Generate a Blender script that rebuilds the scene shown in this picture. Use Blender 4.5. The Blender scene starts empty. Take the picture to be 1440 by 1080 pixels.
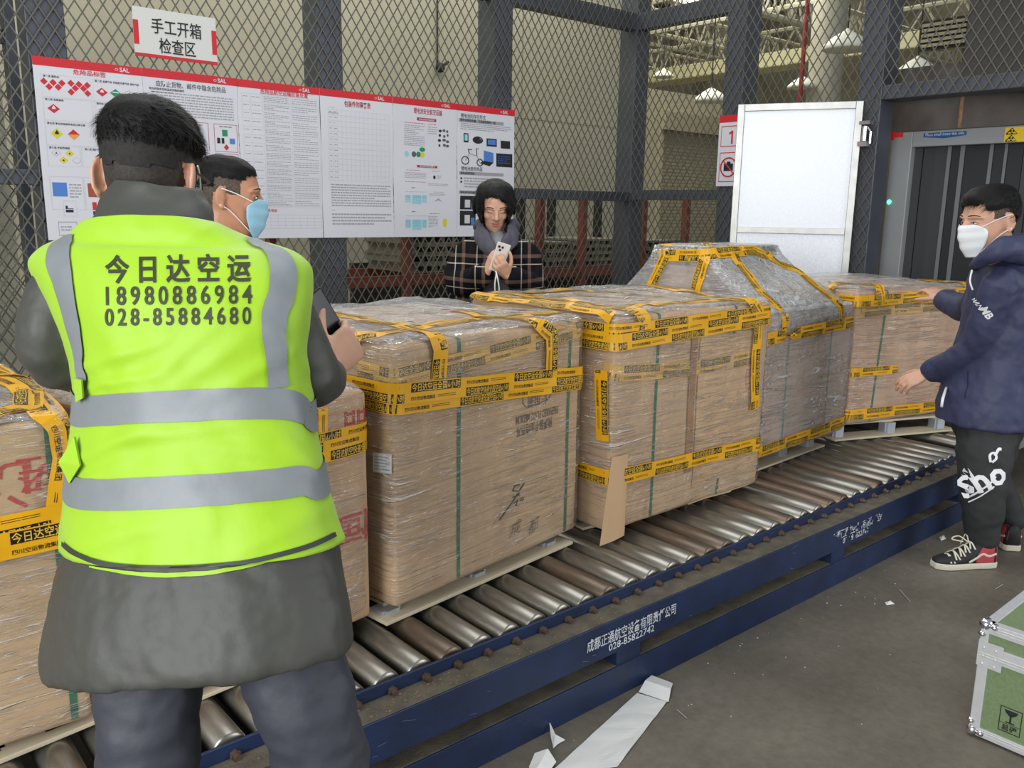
import bpy, bmesh, math, random
from mathutils import Vector, Matrix, noise
from mathutils.bvhtree import BVHTree

SC = bpy.context.scene
COL = SC.collection
RND = random.Random(7)

# ------------------------------------------------------------------ camera
FPX = 1202.5                       # focal length in pixels of a 1440 x 1080 frame
YAW, PITCH, ROLL = 0.70616, 0.19933, -0.01503
CAM = Vector((0.0, 0.0, 1.55))
_f = Vector((math.sin(YAW) * math.cos(PITCH), math.cos(YAW) * math.cos(PITCH), -math.sin(PITCH)))
_r = Vector((math.cos(YAW), -math.sin(YAW), 0))
_d = _f.cross(_r)
C_R = _r * math.cos(ROLL) + _d * math.sin(ROLL)
C_D = _d * math.cos(ROLL) - _r * math.sin(ROLL)
C_F = _f
HF = Vector((math.sin(YAW), math.cos(YAW), 0))      # horizontal heading
HR = _r.copy()                                       # horizontal right
cd = bpy.data.cameras.new('camera'); cam = bpy.data.objects.new('camera', cd); COL.objects.link(cam)
m = Matrix.Identity(4)
for i in range(3):
    m[i][0] = C_R[i]; m[i][1] = -C_D[i]; m[i][2] = -C_F[i]; m[i][3] = CAM[i]
cam.matrix_world = m
cd.sensor_fit = 'HORIZONTAL'; cd.sensor_width = 36.0; cd.lens = FPX / 1440 * 36
cd.clip_start = 0.05; cd.clip_end = 200
SC.camera = cam

# ------------------------------------------------------------------ light and exposure
SC.view_settings.view_transform = 'Standard'
SC.view_settings.look = 'None'
SC.view_settings.gamma = 1
SC.view_settings.use_curve_mapping = False
SC.view_settings.exposure = 0.0
W = bpy.data.worlds.new('world'); SC.world = W; W.use_nodes = True
bg = W.node_tree.nodes['Background']
bg.inputs[0].default_value = (0.86, 0.93, 1.0, 1)
bg.inputs[1].default_value = 0.38

def area(name, loc, target, sx, sy, power, col):
    l = bpy.data.lights.new(name, 'AREA'); l.shape = 'RECTANGLE'; l.size = sx; l.size_y = sy
    l.energy = power; l.color = col
    o = bpy.data.objects.new(name, l); COL.objects.link(o); o.location = loc
    o.rotation_euler = (Vector(target) - Vector(loc)).to_track_quat('-Z', 'Y').to_euler()
    return o
# the open loading bay behind the photographer, to the left
area('bay_door_daylight', (-4.8, -0.9, 2.7), (2.5, 3.0, 0.9), 4.5, 3.6, 520, (0.97, 0.99, 1.0))
# skylights over the storage hall behind the cage
area('hall_skylight', (10.5, 11.5, 7.9), (10.5, 11.0, 0.0), 10, 5, 900, (1.0, 0.98, 0.88))
# added fill over the aisle between cage and cladding, to brighten the cladding
area('aisle_fill', (4.2, 6.9, 5.6), (4.2, 7.9, 1.4), 8, 0.8, 150, (1.0, 0.99, 0.94))
# added unseen fill behind the photographer, to the right, for glints on the film
area('side_glint_fill', (5.6, -4.2, 2.3), (2.6, 2.2, 0.7), 3.4, 3.0, 170, (0.98, 0.99, 1.0))
# daylight from the roof lights above the lane
area('lane_skylight', (2.0, 2.6, 6.0), (2.4, 2.4, 0.0), 6, 2.6, 150, (0.97, 0.99, 1.0))

def ray(x, y):
    return C_R * ((x - 720) / FPX) + C_D * ((y - 540) / FPX) + C_F
def at(x, y, d):                     # point at optical depth d
    return CAM + ray(x, y) * d
def atH(x, y, h):                    # point on the vertical plane h metres ahead
    r = ray(x, y); return CAM + r * (h / r.dot(HF))
def onX(x, y, X):
    r = ray(x, y); return CAM + r * (X / r.x)
def onY(x, y, Y):
    r = ray(x, y); return CAM + r * (Y / r.y)
def onZ(x, y, Z):
    r = ray(x, y); return CAM + r * ((Z - CAM.z) / r.z)

# ------------------------------------------------------------------ materials
def lin(c):
    return tuple((v / 12.92 if v <= 0.04045 else ((v + 0.055) / 1.055) ** 2.4) for v in (x / 255.0 for x in c))
MATS = {}
def mat(name, rgb, rough=0.6, metal=0.0, var=0.0, vscale=8.0, bump=0.0, bscale=60.0, spec=0.5, coat=0.0, rgb2=None,
        stretch=None, sheen=0.0, emit=None, rvar=0.0, bdist=0.01):
    if name in MATS: return MATS[name]
    M = bpy.data.materials.new(name); M.use_nodes = True
    nt = M.node_tree; N = nt.nodes; L = nt.links; b = N['Principled BSDF']
    c = lin(rgb)
    b.inputs['Base Color'].default_value = (*c, 1)
    b.inputs['Roughness'].default_value = rough; b.inputs['Metallic'].default_value = metal
    b.inputs['Specular IOR Level'].default_value = spec
    b.inputs['Coat Weight'].default_value = coat
    b.inputs['Sheen Weight'].default_value = sheen
    tc = N.new('ShaderNodeTexCoord'); mp = N.new('ShaderNodeMapping')
    L.new(tc.outputs['Object'], mp.inputs[0])
    if stretch: mp.inputs['Scale'].default_value = stretch
    if var > 0 or rgb2:
        n = N.new('ShaderNodeTexNoise'); n.inputs['Scale'].default_value = vscale; n.inputs['Detail'].default_value = 6
        L.new(mp.outputs[0], n.inputs['Vector'])
        r = N.new('ShaderNodeValToRGB'); r.color_ramp.elements[0].position = 0.32; r.color_ramp.elements[1].position = 0.68
        c2 = lin(rgb2) if rgb2 else tuple(v * (1 - var) for v in c)
        c1 = c if rgb2 else tuple(min(1, v * (1 + var * 0.6)) for v in c)
        r.color_ramp.elements[0].color = (*c2, 1); r.color_ramp.elements[1].color = (*c1, 1)
        L.new(n.outputs[0], r.inputs[0]); L.new(r.outputs[0], b.inputs['Base Color'])
        if rvar > 0:
            mr = N.new('ShaderNodeMapRange'); mr.inputs[3].default_value = rough - rvar; mr.inputs[4].default_value = rough + rvar
            L.new(n.outputs[0], mr.inputs[0]); L.new(mr.outputs[0], b.inputs['Roughness'])
    if bump > 0:
        n2 = N.new('ShaderNodeTexNoise'); n2.inputs['Scale'].default_value = bscale; n2.inputs['Detail'].default_value = 5
        L.new(mp.outputs[0], n2.inputs['Vector'])
        bp = N.new('ShaderNodeBump'); bp.inputs['Strength'].default_value = bump; bp.inputs['Distance'].default_value = bdist
        L.new(n2.outputs[0], bp.inputs['Height']); L.new(bp.outputs[0], b.inputs['Normal'])
    if emit:
        b.inputs['Emission Color'].default_value = (*lin(emit[0]), 1); b.inputs['Emission Strength'].default_value = emit[1]
    MATS[name] = M
    return M

# ------------------------------------------------------------------ mesh builder
class MB:
    def __init__(s): s.v = []; s.f = []; s.m = []
    def add(s, vs, fs, mi=0):
        o = len(s.v); s.v += [Vector(p) for p in vs]
        s.f += [tuple(i + o for i in f) for f in fs]; s.m += [mi] * len(fs)
    def box(s, x0, x1, y0, y1, z0, z1, mi=0, M=None):
        vs = [Vector((x, y, z)) for x in (x0, x1) for y in (y0, y1) for z in (z0, z1)]
        if M is not None: vs = [M @ p for p in vs]
        s.add(vs, [(0, 1, 3, 2), (4, 6, 7, 5), (0, 4, 5, 1), (2, 3, 7, 6), (0, 2, 6, 4), (1, 5, 7, 3)], mi)
    def rings(s, rings, mi=0, cap=True, closed=True):
        n = len(rings[0]); vs = [p for r in rings for p in r]; fs = []
        for i in range(len(rings) - 1):
            for j in range(n if closed else n - 1):
                k = (j + 1) % n
                fs.append((i * n + j, i * n + k, (i + 1) * n + k, (i + 1) * n + j))
        if cap and closed:
            fs.append(tuple(range(n - 1, -1, -1))); fs.append(tuple((len(rings) - 1) * n + j for j in range(n)))
        s.add(vs, fs, mi)
    def tube(s, pts, rad, n=12, mi=0, flat=None, cap=True, round_ends=False):
        # pts list of Vector, rad float or list; flat=(axis Vector, factor): squash along the axis
        pts = [Vector(p) for p in pts]
        if not isinstance(rad, (list, tuple)): rad = [rad] * len(pts)
        rad = list(rad)
        if round_ends:
            d0 = (pts[0] - pts[1]).normalized(); d1 = (pts[-1] - pts[-2]).normalized()
            a = []; ra = []
            for q in (0.95, 0.75, 0.4): a.append(pts[0] + d0 * rad[0] * q); ra.append(rad[0] * math.sqrt(1 - q * q))
            e = []; re = []
            for q in (0.4, 0.75, 0.95): e.append(pts[-1] + d1 * rad[-1] * q); re.append(rad[-1] * math.sqrt(1 - q * q))
            pts = a + pts + e; rad = ra + rad + re
        t0 = (pts[1] - pts[0]).normalized()
        u = t0.orthogonal().normalized(); R = []
        for i, p in enumerate(pts):
            a = pts[max(0, i - 1)]; b = pts[min(len(pts) - 1, i + 1)]
            t = (b - a).normalized()
            u = (u - t * u.dot(t)).normalized(); w = t.cross(u)
            ring = []
            for k in range(n):
                an = 2 * math.pi * k / n
                q = (u * math.cos(an) + w * math.sin(an)) * rad[i]
                if flat: ax, fa = flat; q = q - ax * q.dot(ax) * (1 - fa)
                ring.append(p + q)
            R.append(ring)
        s.rings(R, mi, cap)
    def ell(s, c, ax, mi=0, n=14, m=9):
        # ellipsoid: ax = three axis vectors
        c = Vector(c); R = []
        for i in range(1, m):
            ph = math.pi * i / m; R.append([c + ax[2] * -math.cos(ph) + (ax[0] * math.cos(2 * math.pi * k / n) + ax[1] * math.sin(2 * math.pi * k / n)) * math.sin(ph) for k in range(n)])
        o = len(s.v); s.rings(R, mi, False)
        s.add([c - ax[2], c + ax[2]], [], mi)
        b = len(s.v) - 2
        for k in range(n):
            s.f.append((b, o + (k + 1) % n, o + k)); s.m.append(mi)
            q = o + (len(R) - 1) * n
            s.f.append((b + 1, q + k, q + (k + 1) % n)); s.m.append(mi)
    def prism(s, poly, d, mi=0):
        # poly: list of Vector (planar), extruded along d
        n = len(poly); vs = [Vector(p) for p in poly] + [Vector(p) + d for p in poly]
        fs = [tuple(range(n - 1, -1, -1)), tuple(range(n, 2 * n))] + [(i, (i + 1) % n, (i + 1) % n + n, i + n) for i in range(n)]
        s.add(vs, fs, mi)
    def quad(s, a, b, c, d, mi=0): s.add([a, b, c, d], [(0, 1, 2, 3)], mi)
    def mesh(s, name):
        me = bpy.data.meshes.new(name); me.from_pydata([tuple(p) for p in s.v], [], s.f)
        return me
    def build(s, name, mats, parent=None, smooth=False, bevel=0, recalc=True, wn=False):
        if not isinstance(mats, (list, tuple)): mats = [mats]
        inv = parent_inv(parent)
        me = bpy.data.meshes.new(name)
        me.from_pydata([tuple(inv @ p) for p in s.v], [], s.f)
        for M in mats: me.materials.append(M)
        if len(mats) > 1: me.polygons.foreach_set('material_index', s.m)
        if recalc:
            bm = bmesh.new(); bm.from_mesh(me); bmesh.ops.recalc_face_normals(bm, faces=bm.faces); bm.to_mesh(me); bm.free()
        if smooth: me.polygons.foreach_set('use_smooth', [True] * len(me.polygons))
        me.update()
        o = bpy.data.objects.new(name, me); COL.objects.link(o)
        if parent: o.parent = parent
        if bevel:
            bv = o.modifiers.new('bevel', 'BEVEL'); bv.width = bevel; bv.segments = 2; bv.limit_method = 'ANGLE'; bv.angle_limit = 0.6
        return o

WM = {}
def parent_inv(p):
    if p is None: return Matrix.Identity(4)
    return WM[p.name].inverted()
def world_of(o): return WM[o.name]

def tag(o, label=None, cat=None, group=None, kind=None):
    if label: o['label'] = label
    if cat: o['category'] = cat
    if group: o['group'] = group
    if kind: o['kind'] = kind
    return o
def thing(name, label, cat, loc=(0, 0, 0), rz=0.0, group=None, kind=None):
    o = bpy.data.objects.new(name, None); COL.objects.link(o)
    o.empty_display_size = 0.1
    o.location = loc; o.rotation_euler = (0, 0, rz)
    WM[o.name] = Matrix.Translation(Vector(loc)) @ Matrix.Rotation(rz, 4, 'Z')
    return tag(o, label, cat, group, kind)
def reg(o, parent=None):
    # remember the world matrix of a mesh object so it can carry children
    WM[o.name] = WM[parent.name] if parent else Matrix.Identity(4)
    return o

def mesh_from_mods(mb, mods, name='tmp'):
    me = mb.mesh(name)
    bm = bmesh.new(); bm.from_mesh(me); bmesh.ops.recalc_face_normals(bm, faces=bm.faces); bm.to_mesh(me); bm.free()
    o = bpy.data.objects.new(name, me); COL.objects.link(o)
    for kind, kw in mods:
        md = o.modifiers.new(kind, kind)
        for k, v in kw.items(): setattr(md, k, v)
    dg = bpy.context.evaluated_depsgraph_get()
    out = bpy.data.meshes.new_from_object(o.evaluated_get(dg))
    bpy.data.objects.remove(o); bpy.data.meshes.remove(me)
    return out
def skin(mb, voxel, smooth=4, name='tmp'):
    # one continuous surface from overlapping closed shapes
    return mesh_from_mods(mb, [('REMESH', dict(mode='VOXEL', voxel_size=voxel)), ('SMOOTH', dict(factor=0.5, iterations=smooth))], name)
def link_mesh(me, name, mats, parent=None, smooth=True):
    if not isinstance(mats, (list, tuple)): mats = [mats]
    me.name = name
    me.transform(parent_inv(parent))
    me.materials.clear()
    for M in mats: me.materials.append(M)
    if smooth: me.polygons.foreach_set('use_smooth', [True] * len(me.polygons))
    o = bpy.data.objects.new(name, me); COL.objects.link(o)
    if parent: o.parent = parent
    return o
def bvh_of(me):
    return BVHTree.FromPolygons([v.co.copy() for v in me.vertices], [tuple(p.vertices) for p in me.polygons])

# ------------------------------------------------------------------ lettering
_TXT = {}
def text_mesh(s, size=1.0, align='CENTER', bold=0.0, res=1, spacing=1.0):
    # returns (verts 2-D list, faces); baseline at 0, height about 0.75 * size for Chinese characters
    key = (s, align, bold, res, spacing)
    if key not in _TXT:
        c = bpy.data.curves.new('lettering', 'FONT'); c.body = s; c.size = 1.0; c.align_x = align
        c.resolution_u = res; c.offset = bold; c.space_character = spacing
        o = bpy.data.objects.new('lettering', c); COL.objects.link(o)
        dg = bpy.context.evaluated_depsgraph_get()
        me = bpy.data.meshes.new_from_object(o.evaluated_get(dg))
        vs = [(v.co.x, v.co.y) for v in me.vertices]; fs = [tuple(p.vertices) for p in me.polygons]
        bpy.data.objects.remove(o); bpy.data.curves.remove(c); bpy.data.meshes.remove(me)
        _TXT[key] = (vs, fs)
    vs, fs = _TXT[key]
    return [(x * size, y * size) for x, y in vs], fs
def text_width(s, **k):
    vs, _ = text_mesh(s, 1.0, **k); xs = [v[0] for v in vs]; return max(xs) - min(xs)
def put_text(mb, s, o, u, v, n, size, mi=0, align='CENTER', bold=0.0, res=1, off=0.001, spacing=1.0, fit=None):
    vs, fs = text_mesh(s, size, align, bold, res, spacing)
    if fit:
        xs = [p[0] for p in vs]; w = max(xs) - min(xs); k = fit / w
        vs = [(p[0] * k, p[1]) for p in vs]
    mb.add([o + u * x + v * y + n * off for x, y in vs], fs, mi)
# ------------------------------------------------------------------ the setting
M_conc = mat('floor_concrete', (112, 106, 95), 0.55, var=0.22, vscale=2.2, bump=0.15, bscale=40, rvar=0.12)
M_beige = mat('beige_cladding', (172, 166, 142), 0.7, var=0.05, vscale=1.2)
M_post = mat('post_grey', (72, 76, 84), 0.45, var=0.15, vscale=5, bump=0.25, bscale=45)
M_mesh = mat('mesh_steel', (98, 96, 87), 0.5, 0.35)
M_rack = mat('rack_red', (122, 62, 42), 0.6, var=0.2, vscale=8)
M_wood = mat('pallet_grey', (128, 122, 104), 0.8, var=0.25, vscale=9)
M_dark = mat('dark_void', (42, 40, 36), 0.8)
M_white = mat('white_paper', (206, 206, 211), 0.6)
M_red = mat('print_red', (196, 28, 40), 0.55)
M_black = mat('print_black', (24, 24, 26), 0.6)
M_grey = mat('print_grey', (150, 150, 154), 0.6)
M_lgrey = mat('print_light_grey', (196, 196, 200), 0.6)
M_galv = mat('galvanised_sheet', (218, 221, 226), 0.45, 0.30, var=0.14, vscale=60, rvar=0.12)
M_alu = mat('aluminium_edge', (176, 176, 172), 0.4, 0.6, var=0.12, vscale=12)
M_chrome = mat('chrome', (220, 220, 224), 0.15, 1.0)
M_cream = mat('cream_duct', (226, 220, 178), 0.6, var=0.05, vscale=2)
M_truss = mat('truss_steel', (206, 203, 184), 0.5, var=0.1, vscale=3)
M_roof = mat('roof_deck', (104, 101, 86), 0.8, var=0.2, vscale=1.5)
M_shutter = mat('shutter_beige', (160, 152, 128), 0.6, var=0.08, vscale=2)
M_lamp = mat('lamp_enamel', (236, 236, 220), 0.4)
M_pipe_red = mat('pipe_red', (150, 36, 30), 0.5)
M_col = mat('column_paint', (176, 172, 152), 0.6, var=0.1, vscale=2)
M_rust = mat('rusty_plate', (104, 98, 92), 0.55, rgb2=(74, 62, 56), vscale=4, bump=0.1)

def structure(o): o['kind'] = 'structure'; return o

b = MB(); b.quad(Vector((-6, -4, 0)), Vector((26, -4, 0)), Vector((26, 30, 0)), Vector((-6, 30, 0)))
fl = structure(b.build('floor', M_conc, recalc=False))
# worn patches and scratches of the concrete: a second finer noise in the material
nt = M_conc.node_tree; N = nt.nodes; L = nt.links; pb = N['Principled BSDF']
n3 = N.new('ShaderNodeTexNoise'); n3.inputs['Scale'].default_value = 26; n3.inputs['Detail'].default_value = 8; n3.inputs['Roughness'].default_value = 0.7
tcx = N.new('ShaderNodeTexCoord'); L.new(tcx.outputs['Object'], n3.inputs['Vector'])
r3 = N.new('ShaderNodeValToRGB'); r3.color_ramp.elements[0].position = 0.3; r3.color_ramp.elements[0].color = (0.72, 0.72, 0.72, 1)
r3.color_ramp.elements[1].position = 0.75; r3.color_ramp.elements[1].color = (1.12, 1.1, 1.06, 1)
L.new(n3.outputs[0], r3.inputs[0])
mx = N.new('ShaderNodeMixRGB'); mx.blend_type = 'MULTIPLY'; mx.inputs[0].default_value = 1
old = pb.inputs['Base Color'].links[0].from_socket
L.new(old, mx.inputs[1]); L.new(r3.outputs[0], mx.inputs[2]); L.new(mx.outputs[0], pb.inputs['Base Color'])

# big beige cladding wall behind the cage, with panel joints
BW_Y, BW_X1 = 8.2, 9.05
b = MB(); b.box(-5, BW_X1, BW_Y, BW_Y + 0.25, 0, 6.5)
structure(b.build('wall_back', M_beige))
b = MB()
for x in (onY(735, 60, BW_Y).x,): b.box(x - 0.006, x + 0.006, BW_Y - 0.006, BW_Y + 0.01, 0, 6.5)
for z in (2.66,): b.box(-5, BW_X1, BW_Y - 0.004, BW_Y + 0.01, z, z + 0.006)
structure(b.build('trim_1', mat('joint_grey', (150, 142, 118), 0.7)))
# lower store room with a roller shutter further back on the right
SH_Y = 12.5
zt = onY(913, 124, SH_Y).z
b = MB(); x0 = BW_X1 + 0.3; xs0 = onY(929, 250, SH_Y).x; zs = onY(935, 176, SH_Y).z
b.box(x0, xs0, SH_Y, SH_Y + 0.3, 0, zt); b.box(xs0, 21, SH_Y, SH_Y + 0.3, zs, zt)
b.box(20.5, 21, SH_Y, SH_Y + 6, 0, zt); b.box(x0, 21, SH_Y + 5.7, SH_Y + 6, 0, zt); b.box(x0, x0 + 0.3, SH_Y + 0.3, SH_Y + 5.7, 0, zt)
structure(b.build('wall_store', M_beige))
t = thing('roller_shutter', 'beige ribbed roller shutter closing the store room behind the cage corner', 'shutter', (xs0 + 1.7, SH_Y, 0))
b = MB(); n = 46
for i in range(n):
    za, zb = zs * i / n, zs * (i + 1) / n
    b.box(xs0, xs0 + 3.6, SH_Y + 0.05 + 0.0, SH_Y + 0.09, za, za + (zb - za) * 0.72)
    b.box(xs0, xs0 + 3.6, SH_Y + 0.065, SH_Y + 0.09, za + (zb - za) * 0.72, zb)
b.build('curtain', M_shutter, t)
b = MB(); b.box(xs0 - 0.08, xs0 + 3.6, SH_Y - 0.12, SH_Y + 0.0, zs - 0.1, zs + 0.28); b.build('shutter_box', M_shutter, t)
b = MB(); b.box(xs0 - 0.12, xs0, SH_Y - 0.04, SH_Y + 0.02, 0, zs); b.build('guide_rail', M_beige, t)

# far walls that close the hall
b = MB(); b.box(26, 26.3, -4, 30, 0, 9); structure(b.build('wall_far', mat('far_wall_grey', (120, 116, 100), 0.8)))
b = MB(); b.box(-6, 26.3, 30, 30.3, 0, 9); structure(b.build('wall_rear', mat('far_wall_grey', (120, 116, 100), 0.8)))
# hall roof: deck, bar trusses, cream air duct, lamps, column, fire pipe
b = MB(); b.box(5.0, 26, 6.2, 30, 8.4, 8.6); structure(b.build('ceiling', M_roof))
tr = []
def truss(name, p, q, h, n, label):
    t = thing(name, label, 'roof truss', ((p + q) / 2), 0, 'roof trusses of the hall')
    b = MB(); up = Vector((0, 0, h))
    b.tube([p, q], 0.06, 6); b.tube([p + up, q + up], 0.06, 6)
    b.build('chord', M_truss, t)
    b = MB()
    for i in range(n):
        a = p.lerp(q, i / n); c = p.lerp(q, (i + 1) / n); mid = (a + c) / 2 + up
        b.tube([a, mid], 0.03, 5); b.tube([mid, c], 0.03, 5)
    b.build('web_bars', M_truss, t)
for i, y in enumerate((9.0, 13.5, 18.0, 22.5, 27.0)):
    truss('roof_truss', Vector((9.3 if y < 12 else 6, y, 6.5 - 0.0 * i)), Vector((26, y, 6.5)), 1.3, 20,
          ['steel roof truss nearest the cage corner, just under the roof deck', 'steel roof truss second from the cage corner in the hall',
           'steel roof truss third from the cage corner in the hall', 'steel roof truss fourth from the cage corner in the hall',
           'steel roof truss deepest in the hall, near the rear wall'][i])
for i, x in enumerate((12.0, 17.0, 22.0)):
    truss('roof_purlin', Vector((x, 6.5, 5.9)), Vector((x, 29.5, 5.9)), 0.7, 26,
          ['lattice girder running away overhead beside the cage corner', 'lattice girder running away overhead, middle of the three', 'lattice girder running away overhead, deepest in the hall'][i])
for i, (y, z) in enumerate(((11.2, 5.7), (15.5, 6.1), (20.0, 6.3))):
    truss('roof_truss', Vector((9.6, y, z)), Vector((26, y, z)), 0.55, 34, ['low lattice joist nearest the cage corner', 'low lattice joist in the middle of the hall', 'low lattice joist deep in the hall'][i])
# air duct
b = MB(); p = onX(914, 108, 19.0); q = onX(1330, 45, 19.0)
dz = onX(1000, 90, 19.0).z - onX(1000, 103, 19.0).z
zd = onX(1020, 97, 19.0).z
b.box(18.6, 19.4, -3, 29, zd - 0.17, zd + 0.17)
for y in range(0, 29, 2): b.box(18.57, 19.43, y, y + 0.06, zd - 0.19, zd + 0.19)
d = b.build('air_duct', M_cream, bevel=0.03); tag(d, 'long cream air duct hung across the hall roof', 'air duct')
b = MB(); p = onX(1327, 48, 18.5)
for k in range(5): b.box(18.45, 18.5, p.y - 0.45, p.y + 0.45, p.z - 0.22 + k * 0.1, p.z - 0.16 + k * 0.1)
b.box(18.5, 18.53, p.y - 0.5, p.y + 0.5, p.z - 0.28, p.z + 0.3, 1)
d = b.build('air_grille', [M_shutter, M_dark]); tag(d, 'dark louvred air grille on the side of the cream duct', 'air grille')
# column and fire pipe
p = onZ(1158, 900, 0); p = onY(1163, 70, 8.9)
b = MB(); b.tube([Vector((p.x, p.y, 0)), Vector((p.x, p.y, 8.4))], 0.30, 24); d = b.build('column', M_col, smooth=True); tag(d, 'round cream roof column seen above the white door', 'column', kind='structure')
t = thing('fire_pipe', 'thin red fire pipe dropping from the roof beside the round column', 'pipe', (onY(1131, 60, 8.0).x, 8.0, 0))
px_ = onY(1131, 60, 8.0)
b = MB(); b.tube([Vector((px_.x, 8.0, 0)), Vector((px_.x, 8.0, 7.9))], 0.035, 10); b.build('pipe', M_pipe_red, t, smooth=True)
# pendant lamps
def lamp(px, py, X, label, r=0.2):
    c = onX(px, py, X)
    t = thing('pendant_lamp', label, 'lamp', c, 0, 'pendant lamps in the hall')
    b = MB(); R = []
    for k, (rr, z) in enumerate(((0.05, 0.16), (0.09, 0.14), (0.6, 0.04), (0.95, -0.06), (1.0, -0.12), (0.9, -0.13))):
        R.append([c + Vector((math.cos(a) * r * rr, math.sin(a) * r * rr, z * r * 3)) for a in [2 * math.pi * j / 18 for j in range(18)]])
    b.rings(R); b.build('lamp_shade', M_lamp, t, smooth=True)
    b = MB(); b.tube([c + Vector((0, 0, 0.3 * r)), Vector((c.x, c.y, 8.4))], 0.012, 6); b.build('cord', M_dark, t)
lamp(1000, 134, 13.0, 'white pendant lamp low over the store room roof', 0.30)
lamp(1290, 92, 14.0, 'white pendant lamp seen between the two tall gate posts', 0.30)
lamp(1128, 116, 14.6, 'white pendant lamp beside the red fire pipe', 0.26)
lamp(1191, 57, 12.0, 'white pendant lamp right of the round column', 0.34)
lamp(933, 103, 16.0, 'small white pendant lamp next to the cage corner post', 0.24)
# sprinkler / cable dropper on the beige wall
t = thing('wall_camera', 'small dark wall camera hanging from a cable on the beige wall', 'camera', onY(620, 94, BW_Y - 0.02))
c = onY(619, 95, BW_Y - 0.06)
b = MB(); b.tube([onY(615, 0, BW_Y - 0.02), onY(615, 90, BW_Y - 0.02)], 0.011, 6); b.build('cable', M_dark, t)
b = MB(); b.ell(c, (Vector((0.055, 0, 0)), Vector((0, 0.05, 0)), Vector((0, 0, 0.055)))); b.tube([c, c + Vector((0.10, -0.02, 0.07))], 0.016, 8); b.build('body', M_dark, t, smooth=True)

M_sky = mat('skylight_glow', (255, 252, 232), 0.5, emit=((255, 250, 226), 4.0))
for i, y in enumerate((10.8, 14.6, 18.8, 23.4, 27.6)):
    b = MB(); b.box(9.5, 25.5, y, y + 0.7, 8.36, 8.39)
    d = b.build('skylight', M_sky); tag(d, ['long bright skylight strip nearest the cage in the hall roof', 'second bright skylight strip from the cage in the hall roof', 'third bright skylight strip from the cage in the hall roof', 'fourth bright skylight strip from the cage in the hall roof', 'bright skylight strip deepest in the hall roof'][i], 'skylight', 'skylight strips of the hall roof')
# ------------------------------------------------------------------ cage partitions
MY = 5.46          # mesh plane of the long partition
PY = 5.44          # posters hang just in front of it
GX = 6.06          # mesh plane of the gate partition
ZTOP = 3.75
def lattice(b, o, u, w, h, dx, dz, wid, thick, n):
    # expanded metal: two families of thin diagonal bars clipped to a w x h panel; o corner, u along, n normal
    k = dz / dx; up = Vector((0, 0, 1))
    for s in (1, -1):
        c = -h / k - dx if s > 0 else -dx
        first = math.floor((-h / k) / dx) if s > 0 else 0
        last = math.ceil((w + (h / k if s < 0 else 0)) / dx)
        for i in range(first, last + 1):
            x0 = i * dx
            # line x = x0 + s*z/k ; clip to 0..w
            za = 0; zb = h
            if s > 0:
                za = max(za, (0 - x0) * k); zb = min(zb, (w - x0) * k)
            else:
                za = max(za, (x0 - w) * k); zb = min(zb, x0 * k)
            if zb - za < 0.02: continue
            p = o + u * (x0 + s * za / k) + up * za; q = o + u * (x0 + s * zb / k) + up * zb
            t = (q - p).normalized(); side = t.cross(n).normalized() * (wid / 2)
            nn = n * thick * (0.5 if s > 0 else -0.5)
            f = n * thick * 0.5
            vs = [p - side + nn - f, p + side + nn - f, p + side + nn + f, p - side + nn + f, q - side + nn - f, q + side + nn - f, q + side + nn + f, q - side + nn + f]
            b.add(vs, [(0, 1, 2, 3), (7, 6, 5, 4), (0, 4, 5, 1), (1, 5, 6, 2), (2, 6, 7, 3), (3, 7, 4, 0)])
def post(b, x0, x1, y0, y1, z1=ZTOP): b.box(x0, x1, y0, y1, 0, z1)
T = thing('mesh_partition', 'long dark grey steel mesh partition carrying the row of posters', 'fence', (3.4, MY, 0))
FY = MY + 0.012
def xr(px, py, Y=None): return onY(px, py, Y or FY).x
pr = []
for (pl, prr, py) in ((62, 92, 40), (445, 481, 40), (694, 721, 60)):
    x0, x1 = xr(pl, py), xr(prr, py); pr.append((x0, x1))
pr[0] = (pr[0][1] - 0.2, pr[0][1])
PD = 0.2
for x0, x1 in pr:
    b = MB(); post(b, x0, x1, FY, FY + PD); b.build('post', M_post, T, bevel=0.006)
b = MB(); CX0, CX1, CY0, CY1 = 6.07, 6.25, FY, FY + 0.2
post(b, CX0, CX1, CY0, CY1); b.build('post', M_post, T, bevel=0.006)
zm0, zm1 = onY(722.5, 279, FY).z, onY(722.5, 264, FY).z
zt0 = onY(722, 4.2, FY).z
b = MB(); b.box(pr[0][0] - 3, CX0, FY + 0.004, FY + 0.08, zm0, zm1); b.build('rail', M_post, T, bevel=0.004)
b = MB(); b.box(pr[0][0] - 3, CX0, FY + 0.004, FY + 0.12, zt0, zt0 + 0.14); b.build('rail', M_post, T, bevel=0.004)
b = MB(); lattice(b, Vector((0.3, MY, 0.02)), Vector((1, 0, 0)), 5.72, ZTOP - 0.05, 0.0745, 0.115, 0.0075, 0.004, Vector((0, -1, 0)))
b.build('wire_mesh', M_mesh, T)
T2 = thing('gate_partition', 'dark grey steel mesh partition around the screening machine opening', 'fence', (GX, 4.0, 0))
GF = GX + 0.012
def yr(px, py): return onX(px, py, GF).y
for (pl, prr, py) in ((1025, 1052.5, 0), (1217.5, 1252.5, 0)):
    y1, y0 = yr(pl, py), yr(prr, py)
    b = MB(); post(b, GF, GF + 0.2, y0, y1); b.build('post', M_post, T2, bevel=0.006)
EY0, EY1 = yr(1252.5, 0), yr(1217.5, 0); DY0, DY1 = yr(1052.5, 0), yr(1025, 0)
HZ0, HZ1 = 2.36, 2.46
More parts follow.
